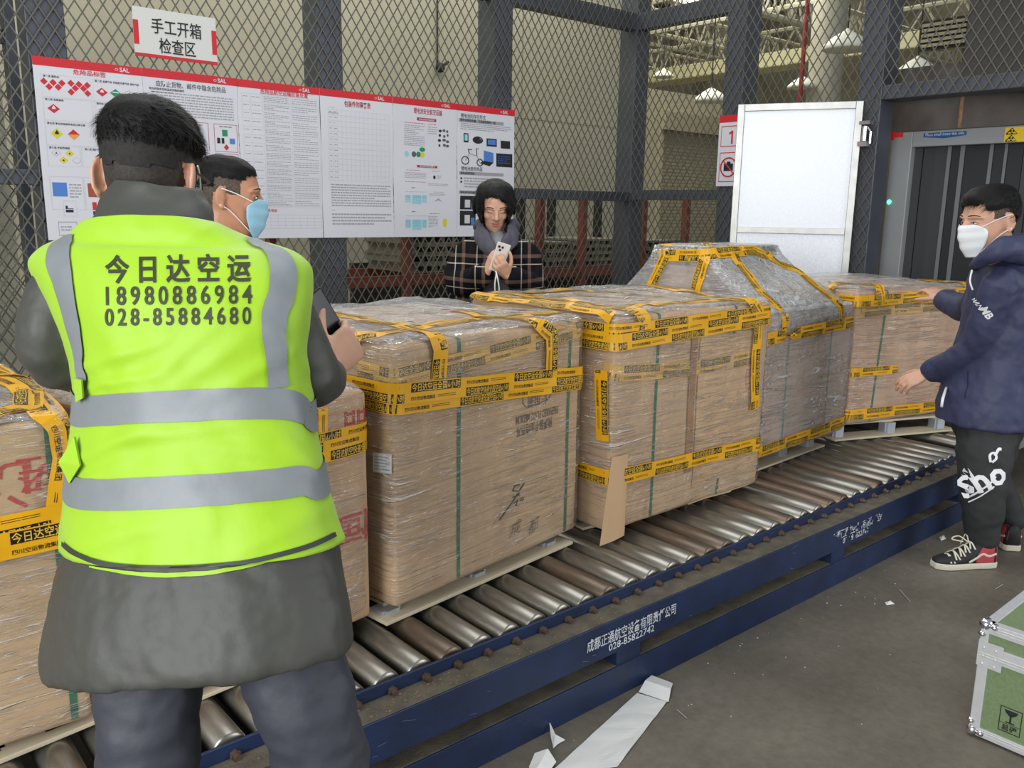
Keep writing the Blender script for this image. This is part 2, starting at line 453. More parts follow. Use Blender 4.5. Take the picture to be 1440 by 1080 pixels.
b = MB(); b.box(GF + 0.004, GF + 0.1, DY1, CY0, onX(1000, 281, GF).z, onX(1000, 266, GF).z); b.build('rail', M_post, T2, bevel=0.004)
ztr = onX(940, 18, GF).z
b = MB(); b.box(GF + 0.004, GF + 0.12, DY1, CY0, zt0, zt0 + 0.14); b.build('rail', M_post, T2, bevel=0.004)
b = MB(); b.box(GF + 0.001, GF + 0.2, 1.0, EY0, HZ0, HZ1); b.build('header_beam', M_post, T2, bevel=0.006)
FY0, FY1 = 1.9, 2.62
b = MB(); b.box(GF + 0.03, GF + 0.2, 0.9, FY1, HZ1, ZTOP); b.build('side_panel', mat('panel_dark', (66, 62, 58), 0.7, var=0.12, vscale=30), T2)
# second row of posts behind, seen as dark reveals
for (a, c, z0, z1) in ((0.9, DY0, HZ0 + 0.004, ZTOP), (EY0 + 0.0, CY0, 0.02, HZ0 + 0.004)):
    b = MB(); lattice(b, Vector((GX, a, z0)), Vector((0, 1, 0)), c - a, z1 - z0, 0.0745, 0.115, 0.0075, 0.004, Vector((-1, 0, 0)))
    b.build('wire_mesh', M_mesh, T2)
b = MB(); lattice(b, Vector((GX, DY0, HZ0 + 0.004)), Vector((0, 1, 0)), CY0 - DY0, ZTOP - HZ0, 0.0745, 0.115, 0.0075, 0.004, Vector((-1, 0, 0)))
b.build('wire_mesh', M_mesh, T2)
# partition returning on the far left, seen edge on
T3 = thing('side_partition', 'steel mesh side partition with a pale column at the left edge', 'fence', (1.0, 6.2, 0))
b = MB(); x = onY(10, 300, 6.6).x; b.box(x - 0.16, x + 0.02, 6.5, 6.68, 0, ZTOP); b.build('post', M_col, T3, bevel=0.006)
b = MB(); x1_ = onY(36, 300, 6.2).x; b.box(x1_ - 0.03, x1_ + 0.03, 6.14, 6.26, 0, ZTOP); b.build('post', M_post, T3, bevel=0.006)
b = MB(); b.box(x - 1.0, x1_, 6.17, 6.23, 2.50, 2.58); b.build('rail', M_post, T3, bevel=0.004)
b = MB(); lattice(b, Vector((x - 1.0, 6.16, 0.02)), Vector((1, 0, 0)), x1_ - x + 1.0, ZTOP - 0.05, 0.0745, 0.115, 0.0075, 0.004, Vector((0, -1, 0)))
b.build('wire_mesh', M_mesh, T3)
# ------------------------------------------------------------------ posters
PW = 0.1058 * PY
PX0 = 0.2155 * PY
PZ1, PZ0 = 1.55 + 0.1455 * PY, 1.55 - 0.0367 * PY
UX, UZ, UN = Vector((1, 0, 0)), Vector((0, 0, 1)), Vector((0, -1, 0))
PM = [M_white, M_red, M_black, M_grey, M_lgrey, mat('print_green', (20, 130, 84), 0.55), mat('print_yellow', (206, 196, 40), 0.55),
      mat('print_orange', (224, 150, 50), 0.55), mat('print_blue', (70, 120, 190), 0.55), mat('print_cyan', (140, 196, 208), 0.55), mat('print_crimson', (170, 30, 60), 0.55),
      mat('print_brown', (150, 74, 48), 0.55), mat('print_darkgrey', (84, 84, 90), 0.6)]
ROWS = [[(0, 0), (0.05, 0.05), (0.098, 0.075), (0.115, 0.09), (0.27, 0.21), (0.43, 0.335), (0.58, 0.47), (0.73, 0.585), (0.755, 0.62), (0.77, 0.64), (0.865, 0.775), (0.925, 0.865), (0.94, 0.895), (1, 1)],
        [(0, 0), (0.05, 0.05), (0.118, 0.092), (0.148, 0.115), (0.17, 0.125), (0.33, 0.268), (0.40, 0.285), (0.55, 0.455), (0.57, 0.465), (0.72, 0.635), (0.74, 0.645), (0.89, 0.815), (1, 1)],
        [(0, 0), (0.05, 0.05), (0.085, 0.073), (0.11, 0.08), (0.83, 0.795), (0.872, 0.825), (0.885, 0.845), (0.965, 0.935), (1, 1)],
        [(0, 0), (0.05, 0.05), (0.125, 0.10), (0.148, 0.115), (0.175, 0.13), (0.62, 0.605), (0.645, 0.63), (0.8, 0.79), (1, 1)],
        [(0, 0), (0.05, 0.05), (0.115, 0.098), (0.15, 0.128), (0.17, 0.15), (0.515, 0.47), (0.533, 0.487), (0.75, 0.69), (0.818, 0.755), (0.93, 0.87), (1, 0.95)],
        [(0, 0), (0.05, 0.05), (0.135, 0.095), (0.145, 0.102), (0.175, 0.128), (0.195, 0.135), (0.265, 0.19), (0.285, 0.21), (0.395, 0.305), (0.42, 0.32), (0.55, 0.45), (0.605, 0.49), (0.615, 0.50), (0.643, 0.525), (0.665, 0.545), (0.745, 0.63), (0.762, 0.645), (0.785, 0.67), (0.80, 0.685), (0.905, 0.79), (0.92, 0.80), (1.03, 0.92)]]
class Sheet:
    # flat printing on a poster: coordinates in fractions, x right, y down
    def __init__(s, k, title):
        s.k = k; s.rm = ROWS[k]; s.b = MB(); s.x0 = PX0 + PW * k; s.h = PZ1 - PZ0
        n = 6; R = []
        rr = random.Random(50 + k); bow = [0.004 * math.sin(i * 1.3 + k * 2) + 0.003 for i in range(n + 1)]
        s.bow = bow
        x1 = s.x0 + PW - 0.002
        for j in range(n + 1):
            z = PZ1 - s.h * j / n
            R.append([Vector((s.x0, PY - bow[j], z)), Vector((x1, PY - bow[j], z)), Vector((x1, PY - bow[j] + 0.0012, z)), Vector((s.x0, PY - bow[j] + 0.0012, z))])
        s.b.rings(R, 0)
        s.rect(0, 0, 1, 0.047, 1)
        s.text('SAL', 0.83, 0.036, 0.034, 0, bold=0.02)
        o = s.P(0.755, 0.026, 2); m_ = 12
        s.b.tube([o + UX * math.cos(a) * 0.008 + UZ * math.sin(a) * 0.006 for a in [math.pi * 2 * i / m_ for i in range(m_ + 1)]], 0.0014, 4, 0)
    def off(s, y):
        t = min(max(y, 0), 0.9999) * 6; i = int(t); return s.bow[i] * (1 - t + i) + s.bow[min(6, i + 1)] * (t - i)
    def ry(s, y):
        T_ = s.rm
        for (a, c), (d, e) in zip(T_[:-1], T_[1:]):
            if a <= y <= d: return c + (e - c) * (y - a) / (d - a)
        return y
    def P(s, x, y, lay=1):
        y = s.ry(y); return Vector((s.x0 + PW * x, PY - s.off(y) - 0.0009 * lay, PZ1 - s.h * y))
    def rect(s, x0, y0, x1, y1, mi, lay=1):
        m_ = max(1, int((y1 - y0) * 8))
        for i in range(m_):
            a, c = y0 + (y1 - y0) * i / m_, y0 + (y1 - y0) * (i + 1) / m_
            s.b.quad(s.P(x0, c, lay), s.P(x1, c, lay), s.P(x1, a, lay), s.P(x0, a, lay), mi)
    def frame(s, x0, y0, x1, y1, mi, w=0.004):
        wy = w * PW / s.h
        s.rect(x0, y0, x1, y0 + wy, mi); s.rect(x0, y1 - wy, x1, y1, mi); s.rect(x0, y0, x0 + w, y1, mi); s.rect(x1 - w, y0, x1, y1, mi)
    def dia(s, x, y, r, mi, lay=1, mi2=None):
        ry = r * PW / s.h; a, c_, d, e = s.P(x - r, y, lay), s.P(x, y + ry, lay), s.P(x + r, y, lay), s.P(x, y - ry, lay)
        s.b.quad(a, c_, d, e, mi)
        if mi2 is not None: s.b.add([s.P(x - r, y, lay + 1), s.P(x, y + ry, lay + 1), s.P(x + r, y, lay + 1)], [(0, 1, 2)], mi2)
    def flame(s, x, y, r, mi, lay=3):
        ry = r * PW / s.h
        s.b.add([s.P(x + r * dx, y + ry * dy, lay) for dx, dy in ((-0.3, 0.1), (0.3, 0.1), (0.25, -0.25), (0, -0.65), (-0.25, -0.2))], [(0, 1, 2, 3, 4)], mi)
    def text(s, t, x, y, h, mi, align='CENTER', bold=0.01, fit=None, lay=2):
        put_text(s.b, t, s.P(x, y, lay), UX, UZ, UN, h * s.h, mi, align, bold, 2, fit=fit * PW if fit else None, off=0)
    def lines(s, x0, y0, x1, y1, n, mi, seed=1, th=0.42, gap=True):
        rr = random.Random(seed)
        st = (y1 - y0) / n
        for i in range(n):
            y = y0 + st * i; x = x0; xe = x1 if rr.random() < 0.75 else x0 + (x1 - x0) * rr.uniform(0.4, 0.95)
            while x < xe:
                w = rr.uniform(0.012, 0.05) if gap else xe - x
                s.rect(x, y, min(x + w, xe), y + st * th, mi); x += w + 0.008
    def blob(s, x0, y0, x1, y1, mi):
        cx, cy, a, c_ = (x0 + x1) / 2, (y0 + y1) / 2, (x1 - x0) / 2, (y1 - y0) / 2
        s.b.add([s.P(cx + a * math.cos(t), cy + c_ * math.sin(t), 1) for t in [2 * math.pi * i / 14 for i in range(14)]], [tuple(range(13, -1, -1))], mi)
    def done(s, label):
        o = s.b.build('poster', PM, recalc=False); tag(o, label, 'poster', 'safety posters on the mesh'); return o
s = Sheet(0, '')
s.text('危险品标签', 0.5, 0.098, 0.030, 1, fit=0.30)
for (x0, y0, x1, y1) in ((0.06, 0.115, 0.5, 0.27), (0.52, 0.115, 0.95, 0.27), (0.06, 0.275, 0.5, 0.43), (0.52, 0.275, 0.95, 0.43), (0.06, 0.435, 0.5, 0.58), (0.06, 0.585, 0.36, 0.73), (0.37, 0.585, 0.95, 0.73), (0.06, 0.77, 0.36, 0.90), (0.37, 0.77, 0.66, 0.90)):
    s.frame(x0, y0, x1, y1, 4)
for t, x, y in (('第一类 爆炸品', 0.08, 0.135), ('第二类 易燃气体 非易燃无毒气体 毒性气体', 0.54, 0.135), ('第三类 易燃液体', 0.08, 0.295), ('第四类 易燃固体', 0.54, 0.295), ('第五类 氧化性物质和有机过氧化物', 0.08, 0.455), ('第七类 放射性物质', 0.08, 0.605), ('第八类 腐蚀性物质', 0.40, 0.605)):
    s.text(t, x, y, 0.013, 2, 'LEFT')
rm_ = s.rm; s.rm = [(0, 0), (2, 2)]
for x, y in ((0.073, 0.130), (0.153, 0.132), (0.23, 0.131), (0.114, 0.157), (0.194, 0.155), (0.31, 0.127), (0.382, 0.129), (0.457, 0.130), (0.346, 0.152), (0.42, 0.150), (0.306, 0.175), (0.455, 0.174)): s.dia(x + 0.012, y, 0.033, 1)
s.rm = rm_
s.dia(0.60, 0.205, 0.055, 1); s.flame(0.60, 0.205, 0.06, 0); s.dia(0.73, 0.205, 0.055, 5); s.rect(0.70, 0.195, 0.76, 0.203, 0, 3); s.dia(0.86, 0.205, 0.055, 3); s.dia(0.86, 0.205, 0.048, 0, 2)
s.dia(0.15, 0.35, 0.055, 1); s.flame(0.15, 0.35, 0.06, 0)
for k in range(3): s.dia(0.60 + 0.13 * k, 0.35, 0.05, 1 if k else 4)
s.dia(0.16, 0.51, 0.055, 6); s.flame(0.16, 0.51, 0.06, 2); s.dia(0.31, 0.51, 0.055, 1, 1, 7)
s.dia(0.14, 0.635, 0.042, 3); s.dia(0.14, 0.635, 0.038, 0, 2); s.dia(0.26, 0.635, 0.042, 6); s.dia(0.20, 0.685, 0.042, 6); s.dia(0.32, 0.685, 0.042, 3); s.dia(0.32, 0.685, 0.038, 0, 2)
s.flame(0.14, 0.64, 0.03, 2); s.flame(0.26, 0.64, 0.03, 2); s.flame(0.20, 0.69, 0.03, 2)
s.dia(0.60, 0.65, 0.06, 2)
s.text('操作标签', 0.55, 0.755, 0.022, 1)
s.rect(0.08, 0.795, 0.21, 0.85, 8); s.lines(0.23, 0.80, 0.34, 0.86, 5, 3, 3); s.rect(0.40, 0.795, 0.52, 0.85, 11); s.lines(0.54, 0.80, 0.64, 0.86, 4, 3, 4)
s.frame(0.16, 0.865, 0.28, 0.925, 4); s.rect(0.18, 0.885, 0.20, 0.91, 2); s.rect(0.20, 0.895, 0.25, 0.91, 2); s.rect(0.43, 0.87, 0.47, 0.90, 1); s.rect(0.43, 0.905, 0.5, 0.918, 2)
s.frame(0.10, 0.94, 0.27, 0.985, 3); s.lines(0.12, 0.955, 0.22, 0.975, 2, 3, 9)
s.done('leftmost white poster of hazard diamonds under a red header')
s = Sheet(1, '')
s.text('应防止货物、邮件中隐含危险品', 0.5, 0.118, 0.036, 12, fit=0.74)
s.text('常见的隐含危险品的货物和邮件', 0.06, 0.148, 0.015, 2, 'LEFT')
s.lines(0.08, 0.17, 0.95, 0.33, 9, 3, 11); s.lines(0.08, 0.17, 0.30, 0.18, 1, 2, 12)
for (x0, y0) in ((0.40, 0.40), (0.72, 0.40), (0.40, 0.57), (0.72, 0.57), (0.06, 0.40), (0.06, 0.57), (0.06, 0.74), (0.40, 0.74), (0.72, 0.74)):
    s.frame(x0, y0, x0 + 0.26, y0 + 0.15, 10); s.lines(x0 + 0.06, y0 + 0.012, x0 + 0.2, y0 + 0.02, 1, 2, 5)
s.rect(0.81, 0.43, 0.87, 0.465, 5); s.rect(0.75, 0.475, 0.785, 0.505, 2); s.rect(0.80, 0.475, 0.83, 0.505, 2); s.rect(0.89, 0.475, 0.95, 0.505, 8); s.dia(0.85, 0.525, 0.03, 1)
s.rect(0.80, 0.605, 0.92, 0.625, 12); s.rect(0.86, 0.64, 0.9, 0.69, 5); s.rect(0.44, 0.60, 0.6, 0.63, 12)
s.done('second white poster from the left, titled on hidden dangerous goods, behind the vest worker')
s = Sheet(2, '')
s.text('危险品航空运输应急处置', 0.56, 0.085, 0.034, 1, fit=0.58)
def table(x0, x1, y0, y1, cols, rows, seed, cm=4, txt=3):
    rr = random.Random(seed)
    for c_ in cols: s.rect(c_ - 0.0025, y0, c_ + 0.0025, y1, cm)
    for i in range(rows + 1):
        y = y0 + (y1 - y0) * i / rows; s.rect(x0, y - 0.0012, x1, y + 0.0012, cm)
table(0.05, 0.98, 0.11, 0.83, (0.05, 0.15, 0.29, 0.63, 0.98), 14, 1)
for i in range(14):
    y = 0.115 + 0.72 / 14 * i
    s.lines(0.065, y + 0.012, 0.13, y + 0.022, 1, 3, i); s.lines(0.165, y + 0.012, 0.27, y + 0.022, 1, 3, i + 30); s.lines(0.305, y + 0.004, 0.61, y + 0.046, 4, 3, i + 50, 0.35); s.lines(0.645, y + 0.004, 0.96, y + 0.046, 3, 3, i + 90, 0.3)
s.text('应急联系电话', 0.3, 0.872, 0.022, 1)
table(0.05, 0.98, 0.885, 0.965, tuple(0.05 + 0.093 * i for i in range(11)), 4, 2)
s.done('third white poster from the left, a dense table with a red title')
s = Sheet(3, '')
s.text('包装件的隔离表', 0.5, 0.125, 0.044, 10, fit=0.36)
s.lines(0.10, 0.148, 0.2, 0.158, 1, 3, 2)
table(0.10, 0.94, 0.175, 0.62, tuple(0.10 + 0.06 * i for i in range(15)), 13, 3)
s.text('经认证 经认证', 0.17, 0.20, 0.012, 3)
for i in range(13):
    y = 0.175 + 0.445 / 13 * (i + 0.35); s.lines(0.115, y, 0.145, y + 0.01, 1, 3, i); s.lines(0.175, y, 0.215, y + 0.01, 1, 3, i + 20)
s.lines(0.12, 0.645, 0.96, 0.80, 9, 3, 71, 0.45); s.lines(0.12, 0.815, 0.16, 0.825, 1, 3, 7); s.lines(0.12, 0.84, 0.96, 0.925, 4, 3, 73, 0.45)
s.done('fourth white poster from the left, a grid table with a crimson title')
s = Sheet(4, '')
s.text('锂电池安全航空运输', 0.53, 0.115, 0.044, 10, fit=0.44)
s.rect(0.36, 0.150, 0.66, 0.170, 10); s.rect(0.36, 0.515, 0.68, 0.533, 10); s.text('锂电池的航空运输规定', 0.51, 0.166, 0.014, 0, lay=3); s.text('锂电池的包装运输要求', 0.52, 0.529, 0.014, 0, lay=3)
s.lines(0.17, 0.19, 0.48, 0.20, 1, 1, 4); s.lines(0.17, 0.21, 0.48, 0.375, 12, 3, 5, 0.35); s.lines(0.53, 0.19, 0.68, 0.20, 1, 1, 6); s.lines(0.53, 0.21, 0.68, 0.275, 4, 3, 8, 0.35)
for i, (x, y, w) in enumerate(((0.70, 0.225, 0.05), (0.76, 0.22, 0.05), (0.82, 0.225, 0.035), (0.70, 0.26, 0.04), (0.77, 0.265, 0.04), (0.83, 0.255, 0.03), (0.69, 0.30, 0.05), (0.76, 0.295, 0.06), (0.82, 0.305, 0.05), (0.70, 0.34, 0.03), (0.77, 0.335, 0.05), (0.82, 0.34, 0.05))):
    s.blob(x, y, x + w, y + 0.022, 12 if i % 3 else 2)
for x, mi in ((0.17, 9), (0.28, 12), (0.35, 5), (0.41, 6)): s.blob(x, 0.41, x + 0.07, 0.455, mi)
s.blob(0.40, 0.375, 0.49, 0.41, 5)
s.lines(0.2, 0.555, 0.4, 0.563, 1, 1, 9); s.lines(0.17, 0.575, 0.50, 0.625, 4, 3, 10, 0.35); s.lines(0.6, 0.555, 0.72, 0.563, 1, 1, 11); s.blob(0.61, 0.59, 0.65, 0.62, 2); s.lines(0.67, 0.59, 0.74, 0.62, 3, 3, 12)
s.lines(0.17, 0.645, 0.50, 0.653, 1, 1, 13); s.lines(0.53, 0.655, 0.85, 0.675, 2, 3, 14)
for yy in (0.75, 0.93):
    s.lines(0.27, yy - 0.06, 0.41, yy - 0.052, 1, 8, 15, 0.8)
    s.rect(0.17, yy, 0.25, yy + 0.055, 9); s.rect(0.275, yy, 0.415, yy + 0.068, 9); s.rect(0.43, yy, 0.50, yy + 0.055, 9)
    s.lines(0.18, yy + 0.008, 0.49, yy + 0.05, 4, 0, 16, 0.3); s.lines(0.17, yy - 0.028, 0.50, yy - 0.018, 1, 9, 17)
s.lines(0.62, 0.72, 0.78, 0.728, 1, 3, 18); s.lines(0.55, 0.735, 0.80, 0.755, 2, 3, 19)
s.b.add([s.P(x, y, 1) for x, y in ((0.62, 0.80), (0.69, 0.77), (0.76, 0.80), (0.69, 0.785))], [(0, 3, 2, 1)], 3)
s.lines(0.55, 0.885, 0.75, 0.893, 1, 1, 20); s.lines(0.53, 0.905, 0.68, 0.985, 8, 3, 21, 0.4); s.blob(0.76, 0.92, 0.83, 0.98, 6)
s.done('fifth white poster from the left, with pale blue boxes and red headings')
s = Sheet(5, '')
s.text('锂电池的存在形式', 0.06, 0.135, 0.036, 12, 'LEFT', fit=0.42)
s.rect(0.03, 0.145, 0.80, 0.175, 3); s.text('锂电池单独运输、与设备包装在一起', 0.05, 0.168, 0.022, 2, 'LEFT', lay=3); s.lines(0.06, 0.195, 0.93, 0.265, 4, 3, 31, 0.45)
s.rect(0.11, 0.285, 0.19, 0.365, 2); s.rect(0.125, 0.295, 0.175, 0.35, 9, 2); s.blob(0.26, 0.305, 0.44, 0.37, 2); s.blob(0.36, 0.315, 0.42, 0.355, 3)
s.rect(0.50, 0.315, 0.68, 0.385, 2); s.rect(0.52, 0.325, 0.66, 0.37, 8, 2); s.rect(0.75, 0.325, 0.92, 0.395, 2)
s.b.tube([s.P(0.13 + 0.06 * math.cos(a), 0.515 + 0.03 * math.sin(a), 2) for a in [i * math.pi / 6 for i in range(13)]], 0.004, 4, 2)
s.b.tube([s.P(0.38 + 0.05 * math.cos(a), 0.525 + 0.026 * math.sin(a), 2) for a in [i * math.pi / 6 for i in range(13)]], 0.004, 4, 2)
s.b.tube([s.P(x, y, 2) for x, y in ((0.13, 0.515), (0.2, 0.46), (0.33, 0.475), (0.38, 0.525))], 0.003, 4, 3); s.b.tube([s.P(x, y, 2) for x, y in ((0.33, 0.475), (0.32, 0.42), (0.36, 0.42))], 0.003, 4, 2); s.b.tube([s.P(x, y, 2) for x, y in ((0.2, 0.46), (0.18, 0.43), (0.24, 0.43))], 0.004, 4, 2)
s.b.add([s.P(x, y, 1) for x, y in ((0.45, 0.43), (0.62, 0.445), (0.62, 0.52), (0.45, 0.51))], [(3, 2, 1, 0)], 8); s.b.add([s.P(x, y, 1) for x, y in ((0.45, 0.51), (0.62, 0.52), (0.55, 0.55), (0.38, 0.53))], [(3, 2, 1, 0)], 2)
s.rect(0.67, 0.445, 0.96, 0.55, 2); s.lines(0.70, 0.465, 0.93, 0.53, 4, 8, 33, 0.5)
s.text('锂电池是危险品', 0.06, 0.605, 0.034, 12, 'LEFT', fit=0.36); s.rect(0.03, 0.615, 0.80, 0.643, 3); s.text('锂电池的危险性', 0.05, 0.637, 0.02, 2, 'LEFT', lay=3)
for y in (0.665, 0.69): s.rect(0.05, y, 0.08, y + 0.014, 2)
s.lines(0.11, 0.665, 0.8, 0.745, 4, 3, 35, 0.5); s.rect(0.03, 0.762, 0.80, 0.785, 3); s.text('锂电池引发的航空事故', 0.05, 0.781, 0.02, 2, 'LEFT', lay=3)
for (x0, y0) in ((0.05, 0.80), (0.05, 0.92), (0.36, 0.80), (0.66, 0.80)):
    s.rect(x0, y0, x0 + 0.27, y0 + 0.105, 2); s.rect(x0 + 0.08, y0 + 0.03, x0 + 0.17, y0 + 0.09, 4, 2); s.rect(x0 + 0.19, y0 + 0.05, x0 + 0.25, y0 + 0.1, 8, 2)
s.done('rightmost white poster of battery devices, behind the woman')
# hand-inspection sign
t = thing('area_sign', 'white hanging sign with red corner marks and two lines of Chinese above the posters', 'sign', onY(245, 50, PY))
P1, P2_, P3, P4 = (onY(185, 9, PY), onY(303, 25, PY), onY(305, 91, PY), onY(189.5, 79, PY))
x0, x1 = (P1.x + P4.x) / 2, (P2_.x + P3.x) / 2; z1, z0 = (P1.z + P2_.z) / 2, (P4.z + P3.z) / 2
b = MB(); b.box(x0, x1, PY - 0.004, PY + 0.002, z0, z1); b.build('board', mat('sign_white', (205, 204, 198), 0.5), t)
b = MB(); w, h = x1 - x0, z1 - z0
def srect(a, c, d, e, mi=0): b.quad(Vector((x0 + w * a, PY - 0.0055, z1 - h * e)), Vector((x0 + w * d, PY - 0.0055, z1 - h * e)), Vector((x0 + w * d, PY - 0.0055, z1 - h * c)), Vector((x0 + w * a, PY - 0.0055, z1 - h * c)), mi)
srect(0, 0.93, 1, 1); srect(0, 0.27, 0.06, 0.76); srect(0.94, 0.27, 1.0, 0.78)
b.build('red_marks', M_red, t)
b = MB()
put_text(b, '手工开箱', Vector((x0 + w * 0.51, PY - 0.006, z1 - h * 0.47)), UX, UZ, UN, h * 0.34, bold=0.008, res=3, fit=w * 0.60)
put_text(b, '检查区', Vector((x0 + w * 0.51, PY - 0.006, z1 - h * 0.86)), UX, UZ, UN, h * 0.34, bold=0.008, res=3, fit=w * 0.44)
b.build('lettering', M_black, t)
# number sign on the gate post
t = thing('number_sign', 'white sign with a red number one and a no photography symbol on the gate post', 'sign', onX(1022, 210, GX - 0.012))
X = GX - 0.012
A = onX(1013, 163, X); Bq = onX(1006, 262, X)
yl = (A.y + Bq.y) / 2; z1, z0 = A.z, Bq.z; w = 0.24
VN = Vector((-1, 0, 0)); VU = Vector((0, -1, 0))
def sg(u, v, l=1): return Vector((X - 0.0012 * l, yl - w * u, z1 - (z1 - z0) * v))
b = MB(); b.box(X, X + 0.003, yl - w, yl, z0, z1); b.build('board', M_white, t)
b = MB()
def q4(u0, v0, u1, v1, mi): b.quad(sg(u0, v1), sg(u1, v1), sg(u1, v0), sg(u0, v0), mi)
q4(0, 0, 1, 0.10, 0)
for (u0, v0, u1, v1) in ((0.1, 0.15, 0.9, 0.44), (0.1, 0.52, 0.9, 0.94)):
    e = 0.012; q4(u0, v0, u1, v0 + e, 0); q4(u0, v1 - e, u1, v1, 0); q4(u0, v0, u0 + 0.02, v1, 0); q4(u1 - 0.02, v0, u1, v1, 0)
c = sg(0.5, 0.405, 2); b.add([c + VU * x + UZ * z for x, z in ((0.006, 0), (0.022, 0), (0.022, 0.105), (0.010, 0.105), (-0.018, 0.088), (-0.018, 0.074), (0.006, 0.084))], [(0, 1, 2, 3, 6), (3, 4, 5, 6)], 0)
c = sg(0.48, 0.73, 2)
b.tube([c + VU * math.cos(a) * 0.075 + UZ * math.sin(a) * 0.075 for a in [i * math.pi / 12 for i in range(25)]], 0.006, 6, 0)
b.tube([c + VU * -0.05 + UZ * 0.05, c + VU * 0.05 + UZ * -0.05], 0.005, 6, 0)
b.quad(c + VU * -0.045 + UZ * -0.03, c + VU * 0.045 + UZ * -0.03, c + VU * 0.045 + UZ * 0.028, c + VU * -0.045 + UZ * 0.028, 1)
b.quad(c + VU * -0.02 + UZ * 0.028, c + VU * 0.02 + UZ * 0.028, c + VU * 0.015 + UZ * 0.045, c + VU * -0.015 + UZ * 0.045, 1)
b.build('print', [M_red, M_black], t, recalc=False)
# ------------------------------------------------------------------ open galvanised door
hx = GX - 0.03; Rt = onX(1214, 138, hx); dirv = Vector((-0.48, 0.877, 0)).normalized()
# left edge: along dirv until the picture column of the left stile is met
def along(px, py, o):
    r = ray(px, py); # solve (o + dirv*s - CAM) parallel to r in plan
    den = dirv.x * r.y - dirv.y * r.x; s_ = -((o.x) * r.y - (o.y) * r.x) / den; return s_
wd = along(1033, 240, Vector((Rt.x, onX(1206, 240, hx).y, 0)))
Ry = onX(1206, 240, hx).y
zd1 = 2.355; zd0 = 0.36
O = Vector((hx, Ry, 0)); nrm = Vector((-dirv.y, dirv.x, 0)); nrm = nrm if nrm.dot(-HF) > 0 else -nrm
t = thing('sheet_door', 'open white galvanised sheet door swung against the gate posts', 'door', O + dirv * wd / 2)
def slab(b, s0, s1, z0, z1, d0, d1, mi=0):
    vs = [O + dirv * s + Vector((0, 0, z)) + nrm * d for s in (s0, s1) for d in (d0, d1) for z in (z0, z1)]
    b.add(vs, [(0, 1, 3, 2), (4, 6, 7, 5), (0, 4, 5, 1), (2, 3, 7, 6), (0, 2, 6, 4), (1, 5, 7, 3)], mi)
b = MB(); slab(b, 0.02, wd - 0.02, zd0 + 0.02, zd1 - 0.02, 0.012, 0.018); b.build('sheet', M_galv, t)
fw = 0.05
def zat(py): # height of a row on the door's middle
    r = ray(1120, py); s_ = along(1120, py, O); p = O + dirv * s_; k = p.dot(HF) / r.dot(HF); return CAM.z + r.z * k
zmid = zat(325)
for nm, (s0, s1, a, c) in (('stile', (0, fw, zd0, zd1)), ('stile', (wd - fw, wd, zd0, zd1)), ('rail', (fw, wd - fw, zd1 - fw, zd1)), ('rail', (fw, wd - fw, zmid - 0.02, zmid + 0.025)), ('rail', (fw, wd - fw, zd0, zd0 + fw))):
    b = MB(); slab(b, s0, s1, a, c, 0.0, 0.035); b.build(nm, M_alu, t, bevel=0.003)
b = MB(); hz = zat(190); p = O + Vector((-0.02, -0.035, hz))
b.tube([p + UZ * -0.05, p + UZ * 0.05], 0.02, 12); b.box(p.x - 0.03, p.x + 0.03, p.y - 0.035, p.y + 0.03, hz - 0.09, hz - 0.055); b.box(p.x - 0.03, p.x + 0.03, p.y - 0.05, p.y + 0.03, hz + 0.06, hz + 0.085)
b.tube([p + Vector((0, -0.05, -0.07)), p + Vector((0, -0.05, 0.01)), p + Vector((0, -0.02, 0.05))], 0.008, 8)
b.build('hinge', M_chrome, t, smooth=False)
# ------------------------------------------------------------------ screening machine
XX = 6.45
t = thing('screening_machine', 'grey screening machine tunnel with hanging dark curtains behind the gate', 'screening machine', (XX + 0.4, 2.2, 0))
M_xr = mat('machine_grey', (150, 152, 152), 0.45, var=0.05, vscale=3)
M_rub = mat('lead_rubber', (58, 60, 62), 0.6, var=0.15, vscale=12, stretch=(1, 1, 0.1))
M_rubd = mat('lead_rubber_black', (36, 37, 38), 0.6)
M_rubl = mat('curtain_edge', (112, 114, 116), 0.6)
ya = onX(1255, 187, XX).y; yi = onX(1282, 207, XX).y; zt_, zi = onX(1255, 187, XX).z, onX(1282, 207, XX).z
b = MB()
b.box(XX, XX + 0.9, yi, ya, 0.15, zt_); b.box(XX, XX + 0.9, 0.7, yi, zi, zt_); b.box(XX, XX + 0.9, 0.5, 0.7, 0.15, zt_); b.box(XX + 0.85, XX + 0.9, 0.7, yi, 0.42, zi)
b.build('tunnel_frame', M_xr, t, bevel=0.006)
edges = [1282, 1330, 1338, 1347, 1385, 1393, 1407, 1416, 1440, 1475, 1520]
cols = [0, 2, 1, 2, 1, 2, 1, 2, 1, 0]
ed = [1282, 1333, 1339, 1351, 1358, 1392, 1398, 1413, 1418, 1440, 1475, 1520]
cl = [0, 2, 1, 2, 1, 2, 1, 2, 1, 0, 1]
for i in range(len(ed) - 1):
    y1, y0 = onX(ed[i], 207, XX + 0.06).y, onX(ed[i + 1], 207, XX + 0.06).y
    b = MB(); off = 0.0 if cl[i] != 2 else -0.006
    nn = 3 if cl[i] == 0 else 1
    for k in range(nn):
        b.box(XX + 0.06 + off + 0.01 * (k % 2), XX + 0.068 + off + 0.01 * (k % 2), y0 + (y1 - y0) * k / nn, y0 + (y1 - y0) * (k + 1) / nn - 0.004, 0.42, zi + 0.01)
    b.build('curtain_strip', (M_rub, M_rubd, M_rubl)[cl[i]], t)
yl_ = onX(1520, 207, XX + 0.06).y; k_ = 0
